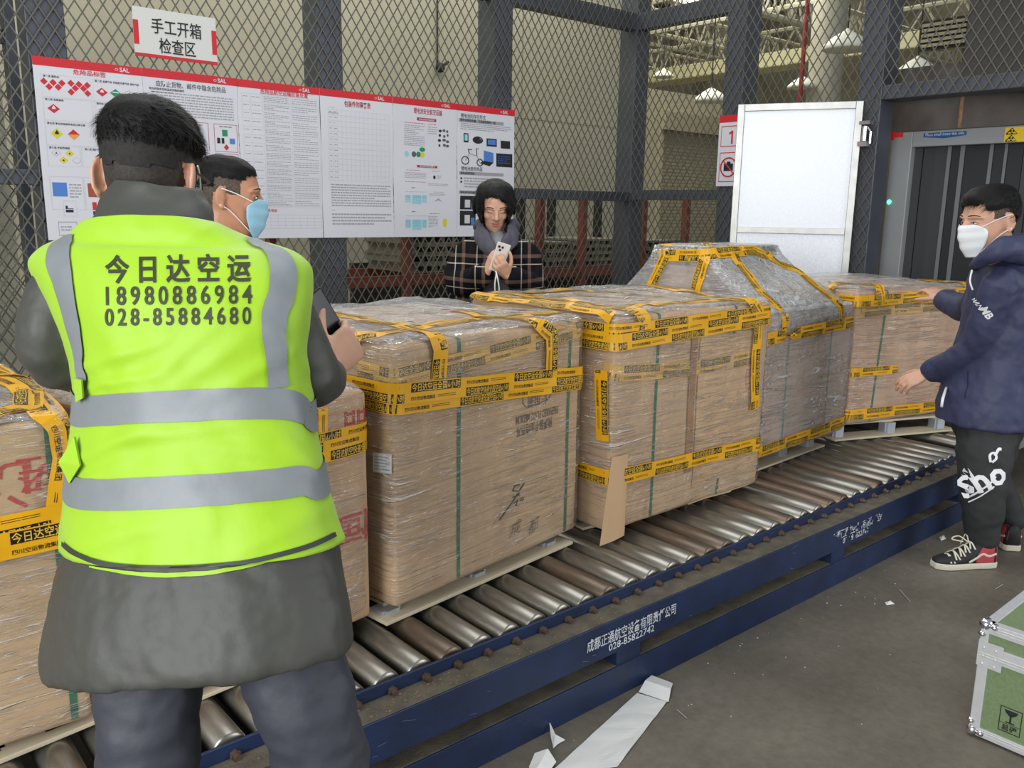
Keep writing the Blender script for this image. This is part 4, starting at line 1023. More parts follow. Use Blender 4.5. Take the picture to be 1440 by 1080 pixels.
class Load:
    def __init__(s, name, label, fx, fy, z0, rz, w, d, h, seed, rgb, film, amp=0.006, top=0.010, r=0.035, extra=None, wrapz=None):
        u = Vector((math.cos(rz), math.sin(rz), 0)); v = Vector((-math.sin(rz), math.cos(rz), 0))
        c = Vector((fx, fy, 0)) + u * w / 2 + v * d / 2
        s.w, s.d, s.h, s.z0 = w, d, h, z0; s.rz = rz
        s.T = thing(name, label, 'wrapped box', (c.x, c.y, z0), rz, 'film-wrapped cartons on the conveyor')
        s.M = WM[s.T.name]
        sd = Vector((seed * 7.3, seed * 1.7, 0))
        def disp_c(P, n): return 0.004 * noise.noise((P + sd) * 3.5)
        def disp_f(P, n):
            t = (P + sd); e = amp * (noise.noise(t * 5.0) + 0.6 * noise.noise(Vector((t.x * 9, t.y * 9, t.z * 22)))) 
            if n.z > 0.5: e += top * (0.5 + noise.noise(t * 6.5) + 0.6 * noise.noise(t * 15))
            return e
        s.cm = MB(); roundbox(s.cm, w, d, h, 0.018, disp_c, s.M, 0.06)
        s.carton = s.cm.build('carton', cardboard('cardboard_%d' % seed, rgb), s.T, smooth=True)
        WM[s.carton.name] = s.M
        s.cb = mb_bvh(s.cm)
        s.fm = MB(); roundbox(s.fm, w, d, h - 0.004, r, disp_f, s.M, 0.028, grow=0.011, z0=0.0)
        if extra: extra(s)
        s.fb = mb_bvh(s.fm)
        s.film = s.fm.build('stretch_film', film, s.T, smooth=True)
        s.n = 0
    def L(s, x, y, z): return s.M @ Vector((x - s.w / 2, y - s.d / 2, z))   # from the front left bottom corner
    def px(s, x, y, lift=0.0):
        hit = s.fb.ray_cast(CAM, ray(x, y).normalized())
        if hit[0] is None:
            # nearest point of the film to the ray
            r = ray(x, y).normalized(); c = s.M.translation - CAM; return s.fb.find_nearest(CAM + r * c.dot(r))[0]
        return hit[0] + hit[1] * lift
    def zfront(s, x, y):     # local height of a picture point on the front face, and its local x
        n = s.M.to_3x3() @ Vector((0, -1, 0)); o = s.L(0, 0, 0); r = ray(x, y); t = (o - CAM).dot(n) / r.dot(n)
        q = s.M.inverted() @ (CAM + r * t); return q.x + s.w / 2, q.z
    def loop(s, pl, pr, gap=0.006, back=True, **k):
        xa, za = s.zfront(*pl); xb, zb = s.zfront(*pr); sl = (zb - za) / (xb - xa); z0 = za - sl * xa; z1 = z0 + sl * s.w
        e = 0.02; pts = [s.L(-e, s.d * 0.95, z0), s.L(-e, -e, z0), s.L(s.w + e, -e, z1), s.L(s.w + e, s.d * 0.95, z1)]
        return s.tape(pts, **k)
    def tape(s, pts, **k):
        s.n += 1
        b_ = s.cb if k.get('under') else s.fb
        k.setdefault('start', (s.n * 0.137) % 0.46)
        k.setdefault('off', 0.0025 + 0.0016 * (s.n % 3))
        return tape(s.T, b_, pts, **k)
    def pxtape(s, ps, pre=(), post=(), **k):
        pts = list(pre) + [s.px(x, y) for x, y in ps] + list(post)
        return s.tape(pts, **k)
    def strap(s, x, top=True, width=0.016, lean=0.0):
        pts = [s.L(x + lean, -0.02, 0.0), s.L(x, -0.02, s.h + 0.01), s.L(x, s.d + 0.02, s.h + 0.01), s.L(x, s.d + 0.02, 0.02)]
        fr, q = frames(s.cb, pts, 0.03, 0.0015); mb = MB(); ribbon(mb, fr, width, 0, s.cb, 0.0015, 2)
        mb.build('strap', M_strap, s.T, recalc=False)
    def front(s, x, z, lift=0.002):
        p = s.L(x, 0, z); l, n, i, dd = s.cb.find_nearest(p); return l + n * lift
    def face_axes(s): return s.M.to_3x3() @ Vector((1, 0, 0)), Vector((0, 0, 1)), s.M.to_3x3() @ Vector((0, -1, 0))
    def drape(s, src, name, mats_, lift=0.0015, label=None):
        # lay flat lettering (already near the front face) on the carton
        mb = MB(); mb.f = src.f; mb.m = src.m
        for p in src.v:
            l, n, i, dd = s.cb.find_nearest(p); mb.v.append(l + n * lift)
        o = mb.build(name, mats_, s.T, recalc=False)
        if label: o['label'] = label
        return o
    def panel(s, x0, x1, z0, z1, mats_, name='carton_flap', lift=0.003, n=6):
        mb = MB(); src = MB(); k = 0; vs = []; fs = []
        for i in range(n + 1):
            for j in range(n + 1): vs.append(s.L(x0 + (x1 - x0) * i / n, 0, z0 + (z1 - z0) * j / n))
        for i in range(n):
            for j in range(n): a = i * (n + 1) + j; fs.append((a, a + n + 1, a + n + 2, a + 1))
        src.add(vs, fs); return s.drape(src, name, mats_, lift)
def pallet(label, p0, p1, depth, z=0.3325, feet=3, z1=0.40):
    # p0, p1 front corners in plan; plywood skids on short zinc feet with a top deck
    p0, p1 = Vector(p0), Vector(p1); u = (p1 - p0).normalized(); rz = math.atan2(u.y, u.x); w = (p1 - p0).length
    v = Vector((-u.y, u.x, 0)); c = p0 + u * w / 2 + v * depth / 2
    T = thing('plywood_pallet', label, 'pallet', (c.x, c.y, z), rz, 'plywood pallets on the rollers')
    M = WM[T.name]; h = z1 - z
    for y in (-depth / 2, -0.06, depth / 2 - 0.12):
        b = MB(); b.box(-w / 2, w / 2, y, y + 0.12, 0, 0.011, 0, M); b.build('skid', M_ply, T, bevel=0.002)
        for x in ([-w / 2 + 0.03, -0.04, w / 2 - 0.11] if feet == 3 else [-w / 2 + 0.03, w / 2 - 0.11]):
            b = MB(); b.box(x, x + 0.05, y + 0.035, y + 0.10, 0.011, h - 0.011, 0, M); b.box(x - 0.012, x, y + 0.045, y + 0.095, 0.011, h - 0.011, 0, M); b.box(x + 0.05, x + 0.062, y + 0.045, y + 0.095, 0.011, h - 0.011, 0, M)
            b.tube([M @ Vector((x + 0.025, y + 0.0345, h * 0.35)), M @ Vector((x + 0.025, y + 0.0335, h * 0.35))], 0.004, 8)
            b.build('foot', M_foot, T)
    b = MB(); b.box(-w / 2 + 0.05, w / 2 - 0.03, -depth / 2 + 0.075, depth / 2 - 0.01, h - 0.011, h, 0, M); b.build('deck', M_ply, T)
    return T
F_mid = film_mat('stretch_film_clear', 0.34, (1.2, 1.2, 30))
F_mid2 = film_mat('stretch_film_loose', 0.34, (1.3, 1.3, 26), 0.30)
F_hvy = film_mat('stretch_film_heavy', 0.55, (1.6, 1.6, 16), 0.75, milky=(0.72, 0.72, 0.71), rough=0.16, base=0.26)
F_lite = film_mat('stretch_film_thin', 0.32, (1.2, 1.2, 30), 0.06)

# --- load 3, centre
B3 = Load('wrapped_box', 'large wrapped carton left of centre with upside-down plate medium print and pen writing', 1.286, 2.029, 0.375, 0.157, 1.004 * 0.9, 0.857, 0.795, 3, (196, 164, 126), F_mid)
w3 = B3.w
for x in (0.22, 0.74): B3.strap(B3.zfront(645, 650)[0] if x < 0.5 else B3.zfront(797, 640)[0])
B3.loop((553, 466), (838, 452), under=True, label='faded yellow tape under the film') if False else None
B3.pxtape([(500, 520), (553, 533), (640, 512), (760, 480), (838, 462)], under=True, label='faded yellow tape under the film')
B3.loop((553, 553), (838, 524)); B3.loop((553, 568), (800, 537), start=0.3)
B3.pxtape([(440, 437), (505, 449), (575, 462), (612, 474), (619, 490), (616, 532)], start=0.1)
B3.pxtape([(628, 437), (690, 447), (755, 455), (775, 470), (774, 524)], start=0.2)
B3.pxtape([(487, 505), (487, 482), (530, 470), (612, 457), (690, 446), (790, 432)], start=0.05)
e = B3.face_axes()
U3, V3, N3 = e
src = MB()
def inv_text(t, px, py, size, fit=None, bold=0.01):
    x, z = B3.zfront(px, py); put_text(src, t, B3.L(x, 0, z), U3 * -1, V3 * -1, N3, size, bold=bold, res=2, fit=fit)
inv_text('PREPARED PLATE MEDIUM', 756, 578, 0.040, 0.235); inv_text('预灌装平皿培养基', 752, 594, 0.042, 0.20); inv_text('使用前', 756, 556, 0.045, 0.11)
B3.drape(src, 'carton_print', M_ink, label='upside-down grey print on the carton')
src = MB()
fx0, fz0 = B3.zfront(735, 575); fx1, fz1 = B3.zfront(776, 545)
cpts = [(fx0, fz1 + 0.05), (fx0, fz0 + 0.02), (fx0 + 0.02, fz0), (fx1 - 0.02, fz0 + 0.01), (fx1, fz0 + 0.03), (fx1, fz1 + 0.05)]
src.tube([B3.L(x, -0.001, z) for x, z in cpts], 0.0025, 4); B3.drape(src, 'carton_print', M_ink)
src = MB()
def pen(ps, r=0.0022): src.tube([B3.L(x, -0.004, z) for x, z in [B3.zfront(*p) for p in ps]], r, 5)
pen([(736, 679), (720, 705), (701, 731)]); pen([(722, 684), (720, 690), (728, 690), (729, 696), (720, 699)]); pen([(722, 683), (730, 681)]); pen([(721, 708), (727, 703), (724, 710), (728, 711)]); pen([(731, 701), (735, 699), (734, 703), (730, 703)])
for ch, px_, py_ in (('成', 723, 751), ('都', 748, 747)):
    x, z = B3.zfront(px_, py_); put_text(src, ch, B3.L(x, -0.004, z), (U3 + V3 * 0.12).normalized(), (V3 + U3 * 0.2).normalized(), N3, 0.060, bold=-0.012, res=2)
src.build('handwriting', M_pen, B3.T, smooth=True)
# shipping label on the side
src = MB(); p = [B3.px(x, y, 0.002) for x, y in ((525, 636), (551, 639), (551, 667), (525, 663))]
src.quad(*p); tag(src.build('paper_label', M_white, B3.T, recalc=False), 'white paper label')
src = MB()
for k in range(5):
    a, c = p[0].lerp(p[3], 0.15 + 0.16 * k), p[1].lerp(p[2], 0.15 + 0.16 * k); n = (p[1] - p[0]).cross(p[3] - p[0]).normalized(); n = n if n.dot(CAM - p[0]) > 0 else -n
    d_ = (p[3] - p[0]) * 0.05; q0, q1 = a.lerp(c, 0.1) + n * 0.001, a.lerp(c, 0.85 - 0.1 * (k % 2)) + n * 0.001; src.quad(q0, q0 + d_, q1 + d_, q1)
src.build('label_print', M_grey, B3.T, recalc=False)
pallet('plywood pallet under the centre-left carton with three small zinc feet in front', onZ(544, 881, 0.3325), onZ(806, 765, 0.3325), 0.86, z1=0.366)

# --- load 4
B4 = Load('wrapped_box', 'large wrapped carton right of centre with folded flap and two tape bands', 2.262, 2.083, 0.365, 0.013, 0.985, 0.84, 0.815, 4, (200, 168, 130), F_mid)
B4.strap(B4.zfront(920, 600)[0]); B4.strap(B4.zfront(1030, 520)[0], lean=-0.06)
B4.pxtape([(845, 520), (866, 526), (940, 522), (1000, 516), (1072, 500)], under=True, label='faded yellow tape under the film')
B4.loop((866, 482), (1070, 447)); B4.loop((866, 468), (1070, 440), start=0.15)
B4.loop((860, 671), (1070, 622), start=0.33)
B4.pxtape([(664, 414), (735, 422), (800, 430), (846, 437), (862, 446)], start=0.1)
B4.pxtape([(690, 412), (740, 416), (800, 423), (860, 434), (893, 437), (908, 450), (902, 480)], start=0.2)
B4.pxtape([(885, 402), (960, 410), (1030, 419), (1058, 425), (1067, 440), (1062, 500), (1060, 575)], start=0.12)
B4.pxtape([(735, 413), (800, 408), (885, 401)], start=0.3)
B4.pxtape([(868, 436), (930, 428), (990, 423), (1058, 416)], start=0.3)
B4.pxtape([(846, 520), (846, 560), (848, 620)], start=0.2)
x0, _ = B4.zfront(948, 640); x1, _ = B4.zfront(1030, 640)
B4.panel(0.50, 0.985, -0.015, 0.70, cardboard('cardboard_flap', (200, 166, 126)), lift=0.004)
x0, _ = B4.zfront(967, 600); B4.panel(x0 - 0.012, x0 + 0.028, 0.15, 0.72, mat('packing_tape_brown', (158, 118, 82), 0.4), 'packing_tape', lift=0.0055)
b = MB(); q = [B4.L(-0.004, -0.010, 0.30), B4.L(0.085, -0.012, 0.30), B4.L(0.075, -0.018, -0.022), B4.L(-0.075, -0.03, -0.024)]
pts = []
for j in range(9):
    t_ = j / 8; a = q[0].lerp(q[3], t_ ** 1.6); c = q[1].lerp(q[2], t_); pts.append([a, a.lerp(c, 0.5) + Vector((0, -0.006, 0)), c])
b.rings(pts, cap=False, closed=False); tag(b.build('corner_flap', cardboard('cardboard_flap', (200, 166, 126)), B4.T, smooth=True, recalc=False), 'loose cardboard corner flap bent outward')
src = MB()
xr_, zr_ = B4.zfront(1052, 540)
for k, ch in enumerate('日'): put_text(src, ch, B4.L(xr_, 0, zr_), B4.face_axes()[0], V3, B4.face_axes()[2], 0.09, bold=0.0, res=2)
B4.drape(src, 'carton_print', mat('ink_pink', (186, 120, 112), 0.7), lift=0.0056)
pallet('plywood pallet under the carton with the bent corner flap', onZ(820, 746, 0.3325), onZ(1028, 692, 0.3325), 0.84, z1=0.356)

# --- load 5: tent-shaped
def tent(s):
    # upper carton and the film stretched from it down to the lower edges
    Mi = s.M.inverted()
    X0, X1, Y0, Y1, ZT = 3.47, 4.17, 2.62, 3.0, 1.395
    a = Mi @ Vector((X0, Y0, ZT)); c = Mi @ Vector((X1, Y1, ZT))
    w, d = c.x - a.x, c.y - a.y; cx, cy = (a.x + c.x) / 2, (a.y + c.y) / 2; zt = a.z
    mb = MB(); roundbox(mb, w - 0.03, d - 0.03, zt - s.h - 0.01, 0.012, lambda P, n: 0, s.M, 0.08, z0=s.h, cx=cx, cy=cy)
    mb.build('upper_carton', cardboard('cardboard_5', (200, 168, 140)), s.T, smooth=True)
    R = []
    prof = [(1.035, s.h - 0.10), (1.03, s.h - 0.02), (0.93, s.h + 0.035), (0.72, s.h + 0.085), (0.50, s.h + 0.135), (0.28, s.h + 0.19), (0.10, s.h + 0.25), (0.02, s.h + 0.30), (0.0, zt - 0.10), (0.0, zt - 0.03), (0.012, zt - 0.008), (-0.05, zt), (-0.3, zt + 0.002), (-0.95, zt)]
    n = 96
    def rect(k, hw, hd, ox, oy, r):
        # point k of n on a rounded rectangle by angle
        an = 2 * math.pi * (k + 0.5) / n; dx, dy = math.cos(an), math.sin(an)
        p = 8.0; q = (abs(dx) ** p + abs(dy) ** p) ** (-1 / p); return Vector((ox + dx * q * hw, oy + dy * q * hd, 0))
    for t, z in prof:
        ring = []
        for k in range(n):
            lo = rect(k, s.w / 2 + 0.006, s.d / 2 + 0.006, 0, 0, 0); up = rect(k, w / 2, d / 2, cx, cy, 0)
            if t >= 0: p = up.lerp(lo, t)
            else: p = Vector((cx, cy, 0)).lerp(up, 1 + t)
            an = 2 * math.pi * k / n
            q = Vector((math.cos(an) * 6, math.sin(an) * 6, z * 2 + 5))
            fold = 0.008 * noise.noise(Vector((math.cos(an) * 14, math.sin(an) * 14, z * 3))) if 0 < t < 1.03 else 0.004 * noise.noise(Vector((p.x * 9, p.y * 9, z * 9)))
            out = (p - Vector((cx * 0.5, cy * 0.5, 0))).normalized()
            ring.append(s.M @ (p + out * fold + Vector((0, 0, z + fold * 0.8))))
        R.append(ring)
    s.fm.rings(R, 0, cap=True)
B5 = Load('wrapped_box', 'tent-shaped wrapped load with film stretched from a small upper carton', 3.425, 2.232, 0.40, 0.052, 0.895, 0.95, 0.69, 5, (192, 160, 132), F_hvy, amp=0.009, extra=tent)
B5.strap(B5.zfront(1105, 540)[0]); B5.strap(B5.zfront(1163, 540)[0])
B5.loop((1078, 476), (1196, 452)); B5.loop((1072, 633), (1188, 590), start=0.2)
B5.pxtape([(911, 357), (940, 359), (985, 359), (1001, 358), (1020, 355), (1060, 351), (1104, 346)], start=0.1)
B5.pxtape([(940, 344), (936, 360), (926, 380), (914, 404)], start=0.2); B5.pxtape([(998, 343), (992, 362), (985, 385), (977, 414)], start=0.05)
B5.pxtape([(1026, 345), (1036, 365), (1052, 387), (1072, 412), (1098, 436), (1104, 446), (1102, 474)], start=0.3)
B5.pxtape([(1103, 340), (1108, 357), (1122, 380), (1145, 402), (1168, 419), (1181, 432), (1180, 462)], start=0.2)
pallet('plywood pallet under the tent-shaped load', onZ(1062, 664, 0.3325), onZ(1160, 628, 0.3325), 0.9, feet=3, z1=0.392)

# --- load 6
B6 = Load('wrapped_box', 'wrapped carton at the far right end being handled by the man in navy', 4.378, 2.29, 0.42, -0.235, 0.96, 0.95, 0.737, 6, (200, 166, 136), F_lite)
B6.strap(B6.zfront(1240, 500)[0], lean=-0.05)
B6.loop((1207, 424), (1330, 414)); B6.loop((1193, 583), (1330, 569), start=0.1)
B6.pxtape([(1205, 440), (1260, 434), (1330, 430)], under=True, label='faded yellow tape under the film')
B6.pxtape([(1166, 410), (1172, 402), (1190, 398)], start=0.1)
B6.pxtape([(1165, 397), (1225, 401), (1236, 407), (1239, 428)], start=0.2)
B6.pxtape([(1196, 524), (1226, 522), (1262, 519)], start=0.15, width=0.05)
B6.pxtape([(1290, 391), (1330, 397), (1362, 402)], start=0.3)
pallet('plywood pallet at the far right with three tall zinc feet', onZ(1174, 621, 0.3325), onZ(1345, 606, 0.3325), 0.92, z1=0.412)

# --- load 1, far left
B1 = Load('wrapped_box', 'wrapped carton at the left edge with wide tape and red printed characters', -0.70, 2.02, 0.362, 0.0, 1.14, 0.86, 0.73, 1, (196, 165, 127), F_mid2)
B1.loop((0, 742), (90, 722)); B1.loop((0, 766), (75, 750), start=0.24)
B1.pxtape([(-60, 470), (5, 508), (40, 545), (70, 580), (92, 604), (97, 640), (92, 715)], start=0.12, width=0.085, res=2)
B1.pxtape([(-40, 590), (40, 573), (112, 558), (150, 550)], start=0.1)
B1.pxtape([(-20, 515), (30, 508), (75, 504)], start=0.1)
src = MB(); u1, v1, n1 = B1.face_axes(); x, z = B1.zfront(20, 655); put_text(src, '心', B1.L(x, 0, z), u1 * -1, v1 * -1, n1, 0.12, bold=0.0, res=2)
x, z = B1.zfront(52, 645); put_text(src, '轻', B1.L(x, 0, z), u1 * -1, v1 * -1, n1, 0.09, bold=0.0, res=2); B1.drape(src, 'carton_print', M_inkred)
B1.strap(1.10)
b = MB(); b.box(0, 0, 0, 0, 0, 0) if False else None
pallet('plywood pallet under the left edge carton, its zinc foot showing by the worker\'s leg', onZ(-160, 1142, 0.3325), onZ(142, 1016, 0.3325), 0.86, z1=0.354)

# --- load 2, behind the arm
B2 = Load('wrapped_box', 'lower wrapped carton with red print between the vest worker and the plate medium carton', 0.566, 1.968, 0.362, 0.14, 0.66, 0.70, 0.69, 2, (196, 160, 124), F_mid2, r=0.05)
B2.loop((452, 622), (518, 606)); B2.loop((452, 634), (518, 618), start=0.2)
B2.pxtape([(447, 575), (447, 600), (447, 624)], start=0.1)
src = MB(); u1, v1, n1 = B2.face_axes()
for (t, px, py, sz) in (('恒', 502, 722, 0.10), ('重', 478, 730, 0.10), ('品', 500, 580, 0.09)):
    x, z = B2.zfront(px, py); put_text(src, t, B2.L(x, 0, z), u1 * -1, v1 * -1, n1, sz, bold=0.01, res=2)
B2.drape(src, 'carton_print', M_inkred, label='upside-down red print')
pallet('plywood pallet between the vest worker\'s legs', onZ(277, 988, 0.3325), onZ(497, 896, 0.3325), 0.7, z1=0.354)
# ------------------------------------------------------------------ people: helpers
Z = Vector((0, 0, 1))
M_skin = mat('skin', (206, 158, 132), 0.5, var=0.05, vscale=30)
M_skin2 = mat('skin_tan', (186, 134, 104), 0.5, var=0.05, vscale=30)
M_stub = mat('stubble_scalp', (96, 80, 68), 0.7, rgb2=(56, 47, 40), vscale=160)
M_lip = mat('lips', (180, 116, 102), 0.5)
M_hair = mat('hair_black', (15, 13, 13), 0.5, spec=0.22, bump=0.3, bscale=120, stretch=(6, 6, 1))
M_browm = mat('eyebrow_black', (44, 34, 30), 0.7)
M_eyew = mat('eye_white', (214, 208, 200), 0.3)
M_iris = mat('iris_dark', (36, 26, 22), 0.2)
M_mask_w = mat('mask_white', (232, 234, 236), 0.8, bump=0.15, bscale=60, stretch=(1, 1, 9))
M_mask_b = mat('mask_blue', (150, 200, 222), 0.8, bump=0.15, bscale=60, stretch=(1, 1, 9))
M_shoe_k = mat('shoe_black', (32, 32, 34), 0.7)

def frame_mat(o, fwd, up=Z, s=1.0, roll=0.0):
    f = fwd.normalized(); x = f.cross(up).normalized(); u = x.cross(f)
    if roll: R = Matrix.Rotation(roll, 3, f); x = R @ x; u = R @ u
    M = Matrix.Identity(4)
    for i in range(3): M[i][0] = x[i] * s; M[i][1] = f[i] * s; M[i][2] = u[i] * s; M[i][3] = o[i]
    return M
HEADR = [(-0.118, 0.052, 0.018, 0.018), (-0.112, 0.046, 0.032, 0.036), (-0.098, 0.036, 0.043, 0.052), (-0.078, 0.026, 0.053, 0.066), (-0.05, 0.016, 0.061, 0.079), (-0.02, 0.006, 0.067, 0.089),
         (0.01, 0.0, 0.071, 0.094), (0.04, -0.004, 0.0735, 0.096), (0.065, -0.007, 0.071, 0.091), (0.088, -0.010, 0.060, 0.076), (0.103, -0.011, 0.043, 0.054), (0.111, -0.011, 0.020, 0.025)]
def add_head(mb, H, neck_to=None, neck_r=0.056, ears=True):
    R = []
    for z, cy, rx, ry in HEADR:
        ring = []
        for k in range(28):
            a = 2 * math.pi * k / 28; c, s_ = math.cos(a), math.sin(a)
            e = 2.25; q = (abs(c) ** e + abs(s_) ** e) ** (-1 / e)
            y = s_ * q * ry
            ring.append(H @ Vector((c * q * rx * (1 - 0.10 * max(0, s_)), cy + y, z)))
        R.append(ring)
    mb.rings(R)
    T = lambda x, y, z: H @ Vector((x, y, z))
    s = H.to_scale()[0]
    # nose, brow ridge, cheeks, lips, chin
    mb.tube([T(0, 0.086, 0.022), T(0, 0.098, 0.002), T(0, 0.110, -0.018), T(0, 0.104, -0.028)], [0.009 * s, 0.010 * s, 0.0125 * s, 0.010 * s], 12, round_ends=True)
    for q in (-1, 1):
        mb.ell(T(0.012 * q, 0.094, -0.024), [(H.to_3x3() @ Vector(v)) for v in ((0.009, 0, 0), (0, 0.011, 0), (0, 0, 0.008))])
        mb.ell(T(0.036 * q, 0.062, -0.022), [(H.to_3x3() @ Vector(v)) for v in ((0.024, 0, 0), (0, 0.022, 0), (0, 0, 0.022))])
        mb.tube([T(0.014 * q, 0.090, 0.027), T(0.036 * q, 0.083, 0.030), T(0.052 * q, 0.066, 0.024)], [0.008 * s, 0.009 * s, 0.007 * s], 10, round_ends=True)
        mb.ell(T(0.031 * q, 0.076, 0.010), [(H.to_3x3() @ Vector(v)) for v in ((0.014, 0, 0), (0, 0.012, 0), (0, 0, 0.009))])
    mb.tube([T(-0.022, 0.082, -0.053), T(0, 0.095, -0.050), T(0.022, 0.082, -0.053)], [0.004 * s, 0.007 * s, 0.004 * s], 10, round_ends=True)
    mb.tube([T(-0.018, 0.082, -0.062), T(0, 0.093, -0.0625), T(0.018, 0.082, -0.062)], [0.004 * s, 0.0075 * s, 0.004 * s], 10, round_ends=True)
    mb.ell(T(0, 0.078, -0.098), [(H.to_3x3() @ Vector(v)) for v in ((0.018, 0, 0), (0, 0.014, 0), (0, 0, 0.014))])
    if ears:
        for q in (-1, 1):
            o = Vector((0.073 * q, -0.010, -0.004)); b_ = Vector((q * 0.42, -0.9, 0)); pts = []
            for k in range(13):
                a = math.radians(-120 + 240 * k / 12)
                pts.append(H @ (o + b_ * 0.013 + b_ * (0.017 * math.cos(a)) + Vector((0, 0, -0.031 * math.sin(a)))))
            mb.tube(pts, [0.0048 * s] * 3 + [0.0045 * s] * 7 + [0.006 * s] * 3, 8, round_ends=True)
            e1, e2, e3 = Vector((q * 0.42, -0.9, 0)) * 0.017, Vector((q * 0.9, 0.42, 0)) * 0.005, Vector((0, 0, 0.029))
            mb.ell(H @ (o + Vector((q * 0.008, -0.012, 0))), [H.to_3x3() @ v for v in (e1, e2, e3)])
            mb.ell(H @ (o + Vector((q * 0.008, -0.006, -0.030))), [H.to_3x3() @ v for v in (Vector((q * 0.004, -0.008, 0)), Vector((q * 0.005, 0.003, 0)), Vector((0, 0, 0.010)))])
    if neck_to is not None:
        mb.tube([T(0, -0.016, -0.02), T(0, -0.022, -0.09), neck_to], [0.052 * s, neck_r * s, neck_r * 1.12 * s], 18)
def sculpt_head(me, H):
    Hi = H.inverted(); H3 = H.to_3x3()
    for v in me.vertices:
        p = Hi @ v.co
        if abs(p.x) > 0.1 or abs(p.y) > 0.14 or abs(p.z) > 0.14: continue
        d = Vector((0, 0, 0))
        for q in (-1, 1):
            g = ((p.x - 0.031 * q) / 0.017) ** 2 + ((p.z - 0.017) / 0.006) ** 2
            if p.y > 0.05: d.y -= 0.0045 * math.exp(-g)
            g = ((p.x - 0.031 * q) / 0.018) ** 2 + ((p.z - 0.000) / 0.005) ** 2
            if p.y > 0.05: d.y -= 0.0025 * math.exp(-g)
        g = (p.x / 0.024) ** 2 + ((p.z + 0.0565) / 0.0022) ** 2
        if p.y > 0.06: d.y -= 0.004 * math.exp(-g)
        v.co += H3 @ d
def face_slots(me, H, fn):
    Hi = H.inverted()
    for p in me.polygons:
        q = Hi @ p.center
        if abs(q.x) < 0.13 and abs(q.y) < 0.15 and abs(q.z) < 0.15: p.material_index = fn(q)
def lips_fn(q): return 2 if (q.y > 0.075 and abs(q.x) < 0.0235 - 0.6 * abs(q.z + 0.0565) and -0.071 < q.z < -0.0445) else 0
def add_hand(mb, wrist, fdir, pn, thumb=1, curl=(0.5, 0.5, 0.55, 0.6), s=1.0, tcurl=0.4, spread=0.0):
    f = fdir.normalized(); pn = (pn - f * pn.dot(f)).normalized(); lat = pn.cross(f) * thumb
    R = []
    for t, hw, th in ((-0.02, 0.026, 0.020), (0.0, 0.028, 0.019), (0.03, 0.036, 0.0175), (0.06, 0.0415, 0.0155), (0.086, 0.041, 0.013), (0.096, 0.036, 0.009)):
        c = wrist + f * t * s - pn * (0.0 if t < 0.05 else -0.003)
        R.append([c + lat * math.cos(a) * hw * s + pn * math.sin(a) * th * s for a in [2 * math.pi * k / 16 for k in range(16)]])
    mb.rings(R)
    mb.ell(wrist + (f * 0.032 + lat * 0.022 + pn * 0.010) * s, [(f * 0.030 + lat * 0.008) * s, lat * 0.016 * s, pn * 0.015 * s])
    Ls = (0.070, 0.078, 0.072, 0.056); rr = (0.0088, 0.0090, 0.0086, 0.0076)
    for i in range(4):
        b = wrist + (f * (0.086 - 0.004 * abs(i - 1.2)) + lat * (0.030 - 0.0203 * i)) * s
        d = (f + lat * (0.10 - 0.07 * i) * (1 + spread * 3)).normalized(); ax = d.cross(pn).normalized()
        pts = [b - d * 0.02 * s, b]; p = b.copy(); ang = 0
        for k, fr in enumerate((0.44, 0.31, 0.25)):
            ang = curl[i] * (0.75, 1.1, 0.8)[k]
            d = d * math.cos(ang) + ax.cross(d).normalized() * math.sin(ang)
            p = p + d * Ls[i] * fr * s; pts.append(p.copy())
        mb.tube(pts, [rr[i] * s * q for q in (1.05, 1.05, 1.0, 0.92, 0.78)], 10, round_ends=True)
    b = wrist + (f * 0.022 + lat * 0.026 + pn * 0.006) * s
    d = (f * 0.62 + lat * 0.72 + pn * 0.30).normalized(); pts = [b]; p = b.copy()
    for k, L_ in enumerate((0.040, 0.032, 0.026)):
        p = p + d * L_ * s; pts.append(p.copy()); d = (d + (f * 0.55 - lat * 0.55 * tcurl + pn * tcurl) * 0.6).normalized()
    mb.tube(pts, [0.0125 * s, 0.0115 * s, 0.010 * s, 0.008 * s], 10, round_ends=True)
def ringpx(L, R, d, rv, slope=None, n=48, e=2.3, absl=None):
    a, c = at(L[0], L[1], d), at(R[0], R[1], d)
    o = (a + c) / 2; u = (c - a) / 2
    r = ray((L[0] + R[0]) / 2, (L[1] + R[1]) / 2); sl = r.z / r.dot(HF)
    hd = Vector((r.x, r.y, 0)).normalized(); sl = r.z / math.hypot(r.x, r.y)
    v = (hd + Z * (absl if absl is not None else sl * (0.75 if slope is None else slope))).normalized(); v = v * rv
    ring = []
    for k in range(n):
        t = 2 * math.pi * k / n; cs, sn = math.cos(t), math.sin(t); q = (abs(cs) ** e + abs(sn) ** e) ** (-1 / e)
        ring.append(o + u * cs * q + v * sn * q)
    return ring
def lerp_rings(R, m):
    # insert smooth in-between rings (Catmull-Rom)
    out = []
    for i in range(len(R) - 1):
        p0, p1, p2, p3 = R[max(0, i - 1)], R[i], R[i + 1], R[min(len(R) - 1, i + 2)]
        for j in range(m):
            t = j / m; t2, t3 = t * t, t * t * t
            out.append([(b * 2 + (c - a) * t + (a * 2 - b * 5 + c * 4 - d) * t2 + (b * 3 - a - c * 3 + d) * t3) * 0.5 for a, b, c, d in zip(p0, p1, p2, p3)])
    out.append(R[-1]); return out
def curve(pts, m=6):
    pts = [Vector(p) for p in pts]; R = lerp_rings([[p] for p in pts], m); return [r[0] for r in R]
def curve_r(rad, m=6):
    out = []
    for i in range(len(rad) - 1): out += [rad[i] + (rad[i + 1] - rad[i]) * j / m for j in range(m)]
    return out + [rad[-1]]
